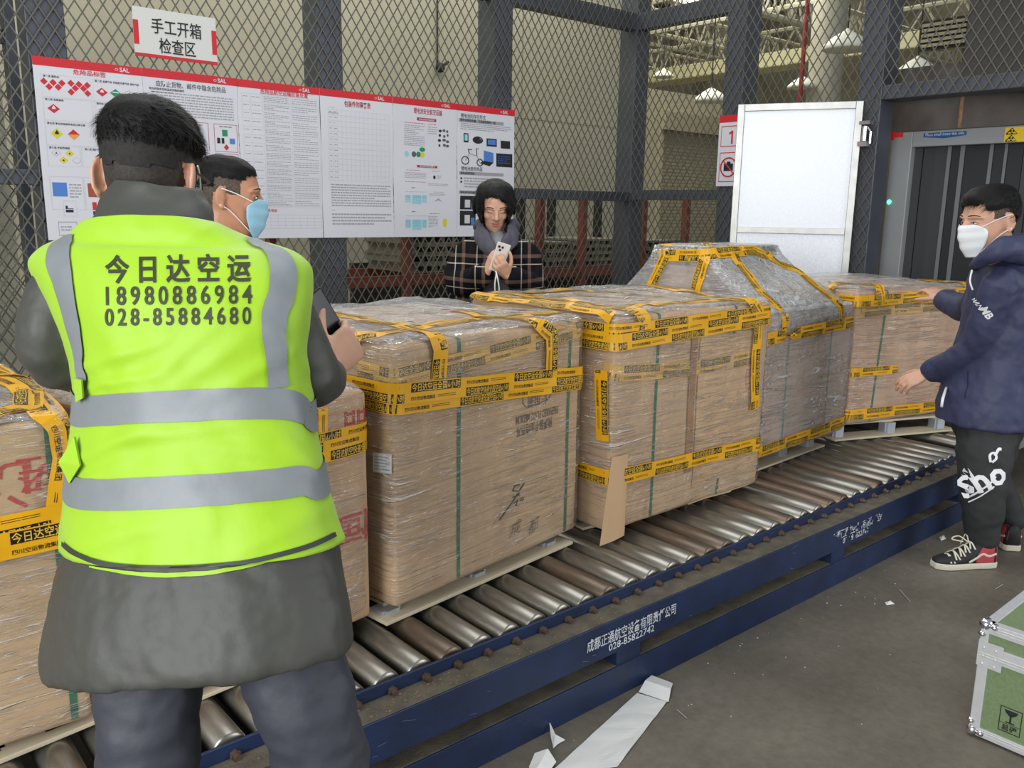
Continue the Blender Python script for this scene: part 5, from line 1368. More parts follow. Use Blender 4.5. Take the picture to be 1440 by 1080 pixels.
def limb(mb, pts, rad, n=20, m=5, flat=None, ends=True): mb.tube(curve(pts, m), curve_r(rad, m), n, flat=flat, round_ends=ends)
def wrinkle(me, fn):
    ns = [v.normal.copy() for v in me.vertices]
    for v, n in zip(me.vertices, ns): v.co += n * fn(v.co)
def folds(seed, amp, sx, sy, sz, M=None, k=2):
    s = Vector((seed * 3.1, seed * 7.7, seed * 1.3))
    def f(p):
        q = Vector((p.x * sx, p.y * sy, p.z * sz)) + s
        a = noise.noise(q); b = noise.noise(q * 2.1 + Vector((5, 1, 2)))
        return amp * (a + 0.5 * b - 0.35 * abs(a))
    return f
def hair(name, T, body_bvh, H, thick, n=5, mats_=None, strands=0, flow=None, slen=0.03, swid=0.0011, seed=1, lift=0.25):
    bm = bmesh.new(); bmesh.ops.create_icosphere(bm, subdivisions=n, radius=1.0)
    c = Vector((0, -0.006, 0.012)); H3 = H.to_3x3(); keep = {}; vs = []
    loc = {}
    for v in bm.verts:
        d = v.co.normalized(); o = H @ (c + d * 0.3); dw = (H3 @ d).normalized()
        hit = body_bvh.ray_cast(o, -dw)
        if hit[0] is None: continue
        p = H.inverted() @ hit[0]; t = thick(p, d)
        if t is None: continue
        t = t + 0.0025 * noise.noise(p * 60 + Vector((seed, 0, 0))) * min(1, t / 0.006)
        keep[v.index] = len(vs); vs.append(hit[0] + dw * t); loc[v.index] = (p, t)
    fs = [tuple(keep[v.index] for v in f.verts) for f in bm.faces if all(v.index in keep for v in f.verts)]
    base = [[loc[v.index] for v in f.verts][0] for f in bm.faces if all(v.index in keep for v in f.verts)]
    bm.free()
    mb = MB(); mb.add(vs, fs)
    rr = random.Random(seed); nf = len(fs)
    for _ in range(strands):
        i = rr.randrange(nf); f = fs[i]; w = [rr.random() for _ in f]; sw = sum(w); p = sum((vs[k] * (q / sw) for k, q in zip(f, w)), Vector())
        pl, t = base[i]
        if t < 0.003: continue
        n_ = (p - H @ c).normalized(); dl = flow(pl, rr); d = (H3 @ dl).normalized(); d = (d - n_ * d.dot(n_)).normalized()
        L_ = slen * rr.uniform(0.5, 1.2) * min(1, t / 0.012); side = n_.cross(d).normalized(); a = rr.uniform(-0.35, 0.35); d = (d + side * a + n_ * lift * rr.uniform(0.2, 1)).normalized()
        q = p - n_ * 0.002; R = []
        for k in range(4):
            w_ = swid * (1 - k / 3.2); R.append((q - side * w_, q + side * w_)); q = q + d * L_ / 3; d = (d - n_ * 0.22 + side * rr.uniform(-0.1, 0.1)).normalized()
        o = len(mb.v); mb.v += [x for r in R for x in r]
        for k in range(3): mb.f.append((o + 2 * k, o + 2 * k + 1, o + 2 * k + 3, o + 2 * k + 2)); mb.m.append(0)
    return mb.build(name, mats_ or M_hair, T, smooth=True, recalc=False)
def face_mask(T, H, body_bvh, material, name='face_mask', strap=True):
    # pleated mask bulging over nose and chin, from head-local rings
    R = []; n = 26; prof = [(0.006, 30, 0.012), (-0.006, 46, 0.016), (-0.022, 58, 0.020), (-0.040, 62, 0.020), (-0.060, 62, 0.018), (-0.080, 60, 0.015), (-0.100, 54, 0.011), (-0.116, 42, 0.004)]
    out = []
    for j, (z, ang, bul) in enumerate(prof):
        row = []
        for k in range(n + 1):
            a = math.radians(-ang + 2 * ang * k / n); x, y = math.sin(a), math.cos(a)
            # head ring at z
            zz = max(-0.112, z)
            for q in range(len(HEADR) - 1):
                if HEADR[q][0] <= zz <= HEADR[q + 1][0]: break
            f = (zz - HEADR[q][0]) / (HEADR[q + 1][0] - HEADR[q][0]); cy, rx, ry = [HEADR[q][i] + f * (HEADR[q + 1][i] - HEADR[q][i]) for i in (1, 2, 3)]
            e = 0.009 + bul * math.exp(-(a / 0.42) ** 2) + (0.003 if j % 2 else 0)
            row.append(H @ Vector((x * (rx + 0.008 + e * 0.3), cy + y * (ry + e), z - 0.004 * y)))
        R.append(row)
    R2 = lerp_rings(R, 3); mb = MB()
    mb.rings(R2, cap=False, closed=False)
    o = mb.build(name, material, T, smooth=True, recalc=False); sd_ = o.modifiers.new('thickness', 'SOLIDIFY'); sd_.thickness = 0.0015
    if strap:
        WM[o.name] = WM[T.name]
        for q in (0, -1):
            sgn = -1 if q == 0 else 1; b = MB()
            e1, e2 = H @ Vector((0.088 * sgn, -0.022, 0.022)), H @ Vector((0.086 * sgn, -0.024, -0.028))
            m1 = H @ Vector((0.076 * sgn, 0.020, 0.012)); m2 = H @ Vector((0.073 * sgn, 0.010, -0.045))
            b.tube(curve([R[1][q], m1, e1], 5), 0.0018, 6); b.tube(curve([R[6][q], m2, e2], 5), 0.0018, 6); b.build('ear_loop', M_mask_w, o, smooth=True)
    return o
def brow_eye(T, H, bvh, closed=True, browz=0.033):
    def S(x, z, l=0.001):
        p = H @ Vector((x, 0.2, z)); d = (H.to_3x3() @ Vector((0, -1, 0))).normalized(); h = bvh.ray_cast(p, d); return h[0] - d * l if h[0] else H @ Vector((x, 0.09, z))
    for q in (-1, 1):
        b = MB(); pts = [S(0.015 * q, browz - 0.0005), S(0.028 * q, browz + 0.0015), S(0.042 * q, browz + 0.001), S(0.052 * q, browz - 0.004)]
        b.tube(curve(pts, 4), curve_r([0.002, 0.003, 0.0026, 0.001], 4), 8); b.build('eyebrow', M_browm, T, smooth=True)
        b = MB(); dz = 0.0 if not closed else -0.003
        pts = [S(0.019 * q, 0.008 + dz), S(0.026 * q, 0.0095 + dz * 1.4), S(0.035 * q, 0.010 + dz * 1.5), S(0.044 * q, 0.0065 + dz)]
        b.tube(curve(pts, 4), curve_r([0.0008, 0.0014, 0.0016, 0.0010], 4), 8); b.build('eyelashes', M_browm, T, smooth=True)
        if not closed:
            b = MB(); c = S(0.031 * q, 0.0055, -0.002); s = H.to_scale()[0]; A = [H.to_3x3() @ Vector(v) for v in ((0.010, 0, 0), (0, 0.004, 0), (0, 0, 0.0042))]; b.ell(c, A); e = b.build('eye', M_eyew, T, smooth=True)
            b = MB(); c = S(0.031 * q, 0.006, -0.0002); A = [H.to_3x3() @ Vector(v) for v in ((0.0045, 0, 0), (0, 0.003, 0), (0, 0, 0.0042))]; b.ell(c, A); WM[e.name] = WM[T.name]; b.build('iris', M_iris, e, smooth=True)
M_stub2 = mat('stubble_mid', (60, 52, 46), 0.7, rgb2=(34, 30, 27), vscale=160)
def stitch_text(T, bvh, s, o, u, v, size, material, name='lettering', bold=0.02, res=3, fit=None, off=0.002, spacing=1.0, sub=None, parent=None, eye=False):
    # lettering laid on a curved garment: planar letters cast along the view of the garment's face
    n = u.cross(v).normalized(); src = MB(); put_text(src, s, o, u, v, n, size, bold=bold, res=res, fit=fit, spacing=spacing)
    bm = bmesh.new(); vv = [bm.verts.new(p) for p in src.v]
    for f in src.f:
        try: bm.faces.new([vv[i] for i in f])
        except ValueError: pass
    for _ in range(3):
        es = [e for e in bm.edges if e.calc_length() > 0.012]
        if es: bmesh.ops.subdivide_edges(bm, edges=es, cuts=1)
    bmesh.ops.triangulate(bm, faces=bm.faces)
    mb = MB(); bm.verts.index_update()
    for w in bm.verts:
        h = bvh.ray_cast(CAM, (w.co - CAM).normalized()) if eye else bvh.ray_cast(w.co + n * 0.3, -n); mb.v.append(h[0] + n * off if h[0] else w.co.copy())
    for f in bm.faces: mb.f.append(tuple(x.index for x in f.verts)); mb.m.append(0)
    bm.free()
    return mb.build(name, material, parent or T, recalc=False)
def cast_px(bvh, x, y):
    h = bvh.ray_cast(CAM, ray(x, y).normalized()); return h[0], h[1]
def px_ribbon(mb, bvh, ps, widths, mi=0, off=0.002, cols=5, step=0.012, wrap=0.0):
    # strip sewn on a garment through picture points; widths in metres per point
    pts = []
    for x, y in ps:
        h = bvh.ray_cast(CAM, ray(x, y).normalized())
        pts.append(h[0] if h[0] is not None else bvh.find_nearest(atH(x, y, (pts[-1] - CAM).dot(HF) if pts else 1.4))[0])
    if wrap:
        pts = [bvh.find_nearest(pts[0] + HF * wrap)[0], bvh.find_nearest(pts[0] + HF * wrap * 0.5)[0]] + pts + [bvh.find_nearest(pts[-1] + HF * wrap * 0.5)[0], bvh.find_nearest(pts[-1] + HF * wrap)[0]]
    P = curve(pts, 6); W_ = curve_r(list(widths), 6) if isinstance(widths, (list, tuple)) else [widths] * len(P)
    R = []
    for i, p in enumerate(P):
        t = (P[min(len(P) - 1, i + 1)] - P[max(0, i - 1)]).normalized(); l, n, k_, dd = bvh.find_nearest(p); w = n.cross(t).normalized(); row = []
        for c in range(cols):
            q = p + w * (c / (cols - 1) - 0.5) * W_[i]; l, nn, k_, dd = bvh.find_nearest(q); row.append(l + nn * off)
        R.append(row)
    mb.rings(R, mi, cap=False, closed=False)
    return R
def add_shoe(mb_sole, mb_up, toe, heel, h=0.10, wid=0.045):
    # sole and upper of a shoe from toe to heel on the ground
    d = (toe - heel); L_ = d.length; f = d.normalized(); s = Z.cross(f)
    prof = [(0.0, 0.55, 0.02), (0.04, 0.8, 0.03), (0.15, 0.86, 0.03), (0.35, 0.80, 0.028), (0.6, 0.95, 0.026), (0.8, 1.0, 0.026), (0.93, 0.8, 0.027), (1.0, 0.42, 0.028)]
    lo = []; hi = []
    R = []
    for t, w, th in prof:
        c = heel + f * L_ * t; R.append([c + s * wid * w * a + Z * z for a, z in ((-1, 0.002), (1, 0.002), (1.03, 0.5 * 0.03), (1.0, 0.03), (-1.0, 0.03), (-1.03, 0.5 * 0.03))])
    mb_sole.rings(R)
    R = []
    for t, w, top in ((0.02, 0.55, h), (0.06, 0.78, h * 1.02), (0.2, 0.80, h * 1.0), (0.32, 0.78, h * 0.93), (0.5, 0.82, h * 0.72), (0.7, 0.92, h * 0.52), (0.85, 0.86, h * 0.44), (0.95, 0.62, h * 0.38), (0.99, 0.3, h * 0.33)):
        c = heel + f * L_ * t; ring = []
        for k in range(14):
            a = math.pi * k / 13; cs, sn = math.cos(a), math.sin(a); ring.append(c + s * wid * w * cs * (abs(cs) ** -0.25 if abs(cs) > 0.05 else 1) * (1 if abs(cs) > 0.05 else 0) * 0.96 + Z * (0.028 + (top - 0.028) * max(0.0, sn) ** 0.7))
        R.append(ring)
    mb_up.rings(R)
    return f, s, L_
# ------------------------------------------------------------------ worker in the high-visibility vest
M_vest = mat('vest_lime', (154, 198, 24), 0.55, var=0.03, vscale=6, bump=0.12, bscale=26, sheen=0.2)
M_refl = mat('reflective_grey', (126, 131, 134), 0.5, 0.1, var=0.04, vscale=20, bump=0.1, bscale=30)
M_parka = mat('parka_grey', (66, 66, 61), 0.55, var=0.06, vscale=8, bump=0.18, bscale=22)
M_sleeve = M_parka
M_trous = mat('trousers_slate', (54, 57, 66), 0.6, var=0.06, vscale=8, bump=0.2, bscale=24)
D = 1.5
base = atH(285, 880, 1.42); base.z = 0
VW = thing('person', 'worker seen from behind in a lime vest over a grey parka, holding a black phone', 'person', base)
fw_ = (HF * 0.98 + Z * -0.20 + HR * 0.02)
Hv = frame_mat(at(213, 251, 1.56), fw_, s=1.05, roll=0.05)
elbL, wriL = at(82, 500, 1.53), at(225, 520, 1.80)
elbR, wriR = at(434, 527, 1.51), at(460, 517, 1.645)
hipL, hipR = at(220, 800, 1.49), at(370, 800, 1.49)
kneeL, kneeR = at(208, 1010, 1.44), at(435, 1010, 1.46)
ankL = Vector((kneeL.x - 0.02, kneeL.y - 0.02, 0.09)); ankR = Vector((kneeR.x + 0.09, kneeR.y - 0.09, 0.09))
mb = MB(); add_head(mb, Hv, at(215, 330, 1.53), 0.054)
mb.tube(curve([at(215, 366, 1.51), at(225, 420, 1.51), at(250, 550, 1.50), at(270, 700, 1.5), at(290, 830, 1.5)]), curve_r([0.07, 0.12, 0.125, 0.12, 0.13]), 24, round_ends=True)
for sh, el, wr in ((at(97, 415, 1.5), elbL, wriL), (at(385, 415, 1.5), elbR, wriR)):
    limb(mb, [at(230, 410, 1.5), sh, el, wr], [0.045, 0.040, 0.038, 0.028])
for hp, kn, an in ((hipL, kneeL, ankL), (hipR, kneeR, ankR)):
    limb(mb, [hp, kn, an], [0.085, 0.062, 0.042]); limb(mb, [an, an + HF * 0.16 + Z * -0.06], [0.04, 0.03])
fdR = at(466, 470, 1.80) - wriR
fR = (HF * 0.62 + HR * 0.38 + Z * 0.40).normalized(); nR = (HF * 0.45 - HR * 0.85 - Z * 0.25); nR = (nR - fR * nR.dot(fR)).normalized(); latR = -nR.cross(fR)
add_hand(mb, wriR, fR, nR, thumb=-1, curl=(0.85, 0.95, 1.0, 1.05), s=1.0, tcurl=0.2)
add_hand(mb, wriL, HR * 0.7 + HF * 0.5 + Z * 0.5, HF * 0.3 + Z * -0.7, thumb=1, s=1.0)
me = skin(mb, 0.0045, 4); sculpt_head(me, Hv)
me.materials.clear()
body = link_mesh(me, 'body', [M_skin, M_stub, M_stub2], VW)
bw = body.data.copy(); bw.transform(WM[VW.name]); vb = bvh_of(bw)
def fade(q):
    back = q.y < 0.045
    if back and (q.z > -0.085 if q.y < -0.02 else q.z > -0.012) and not (abs(q.x) > 0.068 and q.z < 0.04 and -0.04 < q.y < 0.015): return 1 if q.z < -0.035 + 0.012 * noise.noise(q * 70) else 2
    return 0
face_slots(body.data, WM[VW.name].inverted() @ Hv, fade)
def th_v(p, d):
    # thick on top, short sides, faded nape
    back = max(0.0, min(1.0, (-p.y + 0.02) / 0.08))
    line = 0.040 - 0.004 * back
    if abs(p.x) > 0.055 and -0.05 < p.y < 0.02: line = 0.036
    if p.y > 0.06: line = 0.066
    if p.z < line - 0.004: return None
    k = min(1, (p.z - line + 0.004) / 0.040); top = min(1, max(0, (p.z - 0.05) / 0.05))
    return 0.002 + 0.009 * k ** 0.7 + 0.012 * top
def th_s(p, d):
    back = max(0.0, min(1.0, (-p.y + 0.02) / 0.08)); lo = 0.016 - 0.014 * back + 0.007 * noise.noise(p * 90) + 0.006 * noise.noise(p * 40)
    if p.y > 0.05 or p.z < lo or p.z > 0.05: return None
    if abs(p.x) > 0.06 and p.y > -0.045 and p.z < 0.02: return None
    return 0.0032 + 0.0008 * min(1, (p.z - lo) / 0.03)
def flow_v(p, r): return Vector((0.35 * p.x / 0.08 + 0.3, 0.5 if p.z > 0.06 else -0.25, -0.55 if p.z < 0.085 else 0.15))
hair('hair', VW, vb, Hv, th_v, 5, strands=4200, flow=flow_v, slen=0.026, seed=3, lift=0.30)
hair('short_hair', VW, vb, Hv, lambda p, d: th_s(p, d), 5, mats_=mat('hair_fade', (42, 37, 34), 0.8, rgb2=(22, 20, 19), vscale=150), seed=4)
# glasses temples and mask loops
gl = MB()
for q in (-1, 1): gl.tube(curve([Hv @ Vector((0.078 * q, 0.06, 0.012)), Hv @ Vector((0.080 * q, 0.0, 0.014)), Hv @ Vector((0.078 * q, -0.008, 0.012))], 5), 0.0020, 8)
gl.tube(curve([Hv @ Vector((-0.078, 0.06, 0.012)), Hv @ Vector((-0.05, 0.10, 0.014)), Hv @ Vector((0, 0.112, 0.012)), Hv @ Vector((0.05, 0.10, 0.014)), Hv @ Vector((0.078, 0.06, 0.012))], 5), 0.0018, 8)
for q in (-1, 1): gl.tube([Hv @ Vector((0.033 * q + 0.024 * math.cos(a), 0.104 - 0.02 * abs(math.cos(a) * 0.5 + 0.5 * q) , 0.004 + 0.018 * math.sin(a))) for a in [math.pi * 2 * k / 16 for k in range(17)]], 0.0014, 6)
gl.build('glasses', mat('glasses_black', (26, 26, 28), 0.3), VW, smooth=True)
face_mask(VW, Hv, vb, M_mask_w)
# parka: torso, skirt, sleeves
PR = [((60, 950), (490, 903), 1.48, 0.200, 0.50), ((59, 928), (493, 884), 1.48, 0.206, 0.5), ((65, 875), (488, 835), 1.49, 0.205, 0.55), ((76, 810), (477, 772), 1.5, 0.195, 0.6), ((97, 750), (462, 725), 1.5, 0.18, 0.7), ((108, 690), (446, 675), 1.5, 0.165, 0.7), ((114, 620), (436, 615), 1.5, 0.155, 0.7),
      ((114, 560), (424, 560), 1.5, 0.155, 0.7), ((104, 500), (420, 495), 1.5, 0.16, 0.7), ((92, 440), (418, 435), 1.5, 0.158, 0.7), ((80, 400), (410, 395), 1.5, 0.145, 0.7), ((80, 372), (402, 370), 1.5, 0.125, 0.7), ((108, 345), (370, 348), 1.5, 0.105, 0.7), ((155, 318), (300, 322), 1.5, 0.085, 0.7)]
mb = MB(); mb.rings(lerp_rings([ringpx(*r) for r in PR], 3))
limb(mb, [at(150, 405, 1.5), at(90, 412, 1.5), elbL, wriL], [0.06, 0.056, 0.062, 0.050])
limb(mb, [at(340, 410, 1.5), at(390, 415, 1.5), elbR, at(460, 528, 1.63)], [0.055, 0.046, 0.056, 0.038])
me = skin(mb, 0.007, 5)
f1 = folds(3, 0.006, 9, 9, 5); f2 = folds(5, 0.0022, 26, 26, 30)
wrinkle(me, lambda p: f1(p) + f2(p))
parka = link_mesh(me, 'parka', M_parka, VW); pw = parka.data.copy(); pw.transform(WM[VW.name]); pb = bvh_of(pw); WM[parka.name] = WM[VW.name]
mb = MB()
CR = [ringpx((122, 336), (306, 342), 1.5, 0.098, 0.5), ringpx((126, 312), (305, 320), 1.5, 0.096, 0.5), ringpx((138, 282), (300, 292), 1.51, 0.095, 0.5), ringpx((150, 258), (290, 270), 1.515, 0.092, 0.5), ringpx((156, 252), (284, 264), 1.515, 0.086, 0.5), ringpx((160, 262), (280, 274), 1.515, 0.080, 0.5), ringpx((158, 300), (284, 308), 1.5, 0.082, 0.5)]
CR = lerp_rings(CR, 3)
fc = folds(9, 0.008, 10, 10, 26); fc2 = folds(11, 0.003, 30, 30, 40)
mid = at(215, 290, 1.5)
CR = [[p + (p - mid).normalized() * (fc(p) + fc2(p)) for p in r] for r in CR]
mb.rings(CR, cap=False); col = mb.build('collar', M_parka, parka, smooth=True)
b = MB(); hb = ringpx((60, 918), (493, 873), 1.48, 0.209, 0.85)
# vest
VR = [((87, 766), (476, 748), 1.5, 0.205, 0.40), ((90, 722), (463, 706), 1.5, 0.192, 0.48), ((95, 680), (455, 668), 1.5, 0.178, 0.7), ((99, 640), (447, 632), 1.5, 0.170, 0.7), ((104, 600), (440, 600), 1.5, 0.168, 0.7), ((105, 560), (435, 560), 1.5, 0.168, 0.7), ((103, 530), (431, 530), 1.5, 0.170, 0.7),
      ((99, 500), (430, 500), 1.5, 0.173, 0.7), ((84, 460), (431, 460), 1.5, 0.174, 0.7), ((69, 425), (433, 430), 1.5, 0.170, 0.7), ((53, 395), (435, 400), 1.5, 0.160, 0.7), ((43, 368), (431, 372), 1.5, 0.145, 0.7), ((56, 347), (408, 353), 1.5, 0.130, 0.7), ((84, 333), (376, 342), 1.5, 0.120, 'a', 0.03), ((100, 327), (346, 335), 1.5, 0.114, 'a', -0.12), ((114, 321), (316, 326), 1.5, 0.106, 'a', -0.25)]
rings = lerp_rings([ringpx(*r, n=96) if r[4] != 'a' else ringpx(*r[:4], None, n=96, absl=r[5]) for r in VR], 6)
g1 = folds(21, 0.007, 7, 7, 3.5); g2 = folds(23, 0.0028, 20, 20, 12); g3 = folds(27, 0.0045, 12, 12, 5)
cen = at(260, 520, 1.5)
def vw_disp(p):
    q = Matrix.Rotation(0.5, 3, HF) @ p
    # soft diagonal pulls running from the shoulders to the waist
    return g1(p) + g2(q) + g3(q) * 0.8
FOLDS = [(112, 520, 235, 478, 0.007, 9), (108, 548, 215, 528, 0.006, 8), (118, 505, 180, 560, 0.005, 8), (200, 548, 310, 448, 0.006, 11), (245, 545, 350, 470, 0.005, 12), (300, 558, 418, 486, 0.006, 11), (360, 440, 428, 520, 0.007, 10),
         (100, 655, 215, 598, 0.008, 11), (96, 700, 180, 640, 0.006, 10), (110, 770, 235, 735, 0.006, 12), (270, 622, 440, 650, 0.006, 12), (330, 778, 455, 716, 0.007, 12), (240, 610, 300, 740, 0.005, 13), (296, 712, 292, 800, 0.006, 8),
         (250, 335, 310, 312, 0.004, 9), (335, 345, 392, 420, 0.005, 11), (110, 340, 150, 420, 0.004, 10), (160, 470, 190, 560, 0.004, 12), (380, 600, 448, 665, 0.006, 11), (150, 620, 330, 600, 0.005, 10)]
def fold_at(p):
    q = p - CAM; z_ = q.dot(C_F); x_, y_ = 720 + FPX * q.dot(C_R) / z_, 540 + FPX * q.dot(C_D) / z_
    if (p - cen).dot(HF) > 0.06: return 0
    e = 0
    for x0, y0, x1, y1, a_, w_ in FOLDS:
        dx, dy = x1 - x0, y1 - y0; t_ = max(0, min(1, ((x_ - x0) * dx + (y_ - y0) * dy) / (dx * dx + dy * dy)))
        dd = math.hypot(x_ - x0 - t_ * dx, y_ - y0 - t_ * dy); k_ = math.sin(math.pi * (0.12 + 0.76 * t_))
        e += a_ * k_ * (math.exp(-(dd / w_) ** 2) - 0.45 * math.exp(-(dd / (w_ * 2.2)) ** 2))
    return e
RR_ = []
for i, r in enumerate(rings):
    c = sum(r, Vector()) / len(r); RR_.append([p + (p - c).normalized() * (vw_disp(p) + fold_at(p) + 0.004) for p in r])
mb = MB(); mb.rings(RR_, cap=False)
vest = mb.build('vest', M_vest, VW, smooth=True, recalc=True); vt = mb_bvh(mb); WM[vest.name] = WM[VW.name]
sd = vest.modifiers.new('thickness', 'SOLIDIFY'); sd.thickness = 0.003; sd.offset = -1
# loose tab on the left side and corner on the right
b = MB()
tri = [at(104, 615, 1.40), at(82, 650, 1.40), at(97, 680, 1.40), at(112, 655, 1.38)]
b.prism(tri, HF * 0.006); b.build('side_tab', M_vest, vest); b = MB()
b.prism([at(455, 722, 1.44), at(475, 752, 1.44), at(462, 772, 1.45), at(448, 745, 1.42)], HF * 0.006); b.build('hem_corner', M_vest, vest); b = MB()
b.prism([at(103, 532, 1.40), at(106, 566, 1.40), at(116, 560, 1.38), at(114, 535, 1.38)], HF * 0.006)
b.build('side_tab', M_vest, vest)
b = MB()
px_ribbon(b, vt, [(109, 579), (140, 577), (250, 571), (350, 567), (405, 569), (428, 578), (436, 588)], 0.050, 0, 0.003, 7, wrap=0.12)
px_ribbon(b, vt, [(100, 691), (150, 696), (280, 690), (380, 682), (425, 676), (446, 682)], 0.050, 0, 0.003, 7, wrap=0.12)
b.build('reflective_band', M_refl, vest, smooth=True, recalc=False)
b = MB()
px_ribbon(b, vt, [(98, 331), (90, 340), (82, 360), (89, 400), (101, 450), (112, 500), (117, 548)], [0.040, 0.045, 0.050, 0.048, 0.044, 0.034, 0.030], 0, 0.0036, 7)
b.build('reflective_brace', M_refl, vest, smooth=True, recalc=False); b = MB()
px_ribbon(b, vt, [(352, 336), (384, 352), (398, 375), (396, 410), (385, 450), (388, 500), (392, 545)], [0.030, 0.040, 0.045, 0.044, 0.040, 0.034, 0.036], 0, 0.0036, 7)
b.build('reflective_brace', M_refl, vest, smooth=True, recalc=False)
b = MB()
hemL = [(90, 764), (110, 779), (150, 793), (220, 799), (290, 798), (360, 788), (430, 770), (470, 752)]
px_ribbon(b, vt, hemL, 0.008, 0, 0.004, 3); b.build('hem_binding', mat('binding_dark', (48, 54, 48), 0.6), vest, smooth=True, recalc=False)
b = MB(); PLl = [(130, 797), (190, 806), (260, 808), (330, 800), (390, 786)]
pts = [pb.ray_cast(CAM, ray(x, y).normalized()) for x, y in PLl]
px_ribbon(b, pb, PLl, [0.002, 0.006, 0.007, 0.006, 0.002], 0, 0.006, 3); b.build('under_hem', M_vest, vest, smooth=True, recalc=False)
# lettering
oc, _n = cast_px(vt, 251, 380); on = -HF
ul = (C_R - C_D * 0.012).normalized(); vl = (-C_D - C_R * 0.012).normalized()
s_px = 1.36 / FPX
d_ = (oc - CAM).dot(C_F); s_px = d_ / FPX
M_let = mat('vest_print', (48, 52, 30), 0.6)
def line(txt, cx, cy, wpx, hpx, **k): 
    o_, _ = cast_px(vt, cx, cy); stitch_text(VW, vt, txt, o_ - vl * (hpx * s_px * 0.5), ul, vl, hpx * s_px / 0.75, M_let, fit=wpx * s_px, parent=vest, eye=True, **k)
line('今 日 达 空 运', 251, 378, 205, 31, bold=0.025)
line('18980886984', 250, 414, 203, 27, bold=0.016, spacing=1.4)
line('028-85884680', 251, 444, 202, 25, bold=0.016, spacing=1.4)
# trousers and shoes
mb = MB(); mb.tube(curve([at(288, 760, 1.5), at(290, 820, 1.5), at(292, 850, 1.49)]), curve_r([0.15, 0.165, 0.12]), 28, flat=(HF, 0.85), round_ends=True)
for hp, kn, an in ((at(222, 850, 1.49), kneeL, ankL), (at(380, 850, 1.49), kneeR, ankR)):
    limb(mb, [hp, kn, an + Z * -0.02], [0.100, 0.083, 0.066], 24)
me = skin(mb, 0.008, 4); h1 = folds(31, 0.008, 9, 9, 14); h2 = folds(33, 0.003, 22, 22, 34); wrinkle(me, lambda p: h1(p) + h2(p)); link_mesh(me, 'trousers', M_trous, VW)
for an in (ankL, ankR):
    s1, s2 = MB(), MB(); g = Vector((an.x, an.y, 0)); add_shoe(s1, s2, g + HF * 0.19, g - HF * 0.08); sh = s2.build('shoe', M_shoe_k, VW, smooth=True); WM[sh.name] = WM[VW.name]; s1.build('sole', mat('sole_black', (28, 28, 28), 0.8), sh)
# his phone
pc = wriR + fR * 0.072 + nR * 0.034 + latR * 0.045; t = thing('mobile_phone', 'black mobile phone held up by the worker in the lime vest', 'phone', pc)
la, wd_, nn = latR, fR, nR
def slabbox(b, c, a1, a2, a3, h1_, h2_, h3_, mi=0):
    vs = [c + a1 * (sx * h1_) + a2 * (sy * h2_) + a3 * (sz * h3_) for sx in (-1, 1) for sy in (-1, 1) for sz in (-1, 1)]
    b.add(vs, [(0, 1, 3, 2), (4, 6, 7, 5), (0, 4, 5, 1), (2, 3, 7, 6), (0, 2, 6, 4), (1, 5, 7, 3)], mi)
b = MB(); slabbox(b, pc, la, wd_, nn, 0.074, 0.037, 0.0045); b.build('phone_body', mat('phone_black', (18, 18, 20), 0.25), t, bevel=0.003)
b = MB(); slabbox(b, pc + nn * 0.005, la, wd_, nn, 0.070, 0.034, 0.0006); b.build('screen', mat('phone_glass', (12, 14, 20), 0.08), t)

# ------------------------------------------------------------------ woman in the plaid coat
WH = 4.60
base = atH(697, 420, WH); base.z = 0
WO = thing('person', 'woman in a dark plaid coat by the mesh looking down at a white phone', 'person', base)
fwd = (HF * -0.86 + Z * -0.42 + HR * 0.10)
Hw = frame_mat(atH(696, 290, WH - 0.02), fwd, s=1.03)
shl, shr = atH(650, 352, WH + 0.02), atH(743, 352, WH + 0.02)     # her right is at picture left
elA, elB = atH(645, 397, WH - 0.10), atH(746, 399, WH - 0.10)
wrA, wrB = atH(684, 384, WH - 0.34), atH(713, 387, WH - 0.34)
mb = MB(); add_head(mb, Hw, atH(697, 345, WH + 0.04), 0.048)
mb.tube(curve([atH(697, 340, WH + 0.04), atH(697, 370, WH + 0.02), base + Z * 1.05, base + Z * 0.9, base + Z * 0.8]), curve_r([0.07, 0.125, 0.115, 0.13, 0.12]), 24, round_ends=True)
for a, e_, w_ in ((shl, elA, wrA), (shr, elB, wrB)): limb(mb, [atH(697, 362, WH + 0.03), a.lerp(atH(697, 372, WH), 0.2), e_, w_], [0.04, 0.036, 0.032, 0.024])
for sx in (-1, 1):
    limb(mb, [base + HR * 0.08 * sx + Z * 0.85, base + HR * 0.085 * sx + Z * 0.46, base + HR * 0.09 * sx + Z * 0.09], [0.08, 0.055, 0.038]); limb(mb, [base + HR * 0.09 * sx + Z * 0.07, base + HR * 0.10 * sx - HF * 0.14 + Z * 0.03], [0.036, 0.026])
ph = atH(703, 362, WH - 0.37)
pl = (HR * 0.30 + Z * 0.95).normalized(); pnn = (HF * 0.75 + Z * 0.60 - HR * 0.2); pnn = (pnn - pl * pnn.dot(pl)).normalized(); pw_ = pl.cross(pnn)
add_hand(mb, wrB, atH(703, 372, WH - 0.40) - wrB, HF * 0.5 + HR * -0.3 + Z * 0.5, thumb=1, curl=(0.75, 0.75, 0.75, 0.8), s=0.92)
add_hand(mb, wrA, atH(690, 368, WH - 0.36) - wrA, HR * 0.8 + HF * 0.4, thumb=-1, curl=(0.45, 0.6, 0.75, 0.8), s=0.92)
me = skin(mb, 0.0045, 3); sculpt_head(me, Hw)
body = link_mesh(me, 'body', [M_skin, M_stub, M_lip], WO); bw = body.data.copy(); bw.transform(WM[WO.name]); wb = bvh_of(bw)
face_slots(body.data, WM[WO.name].inverted() @ Hw, lips_fn)
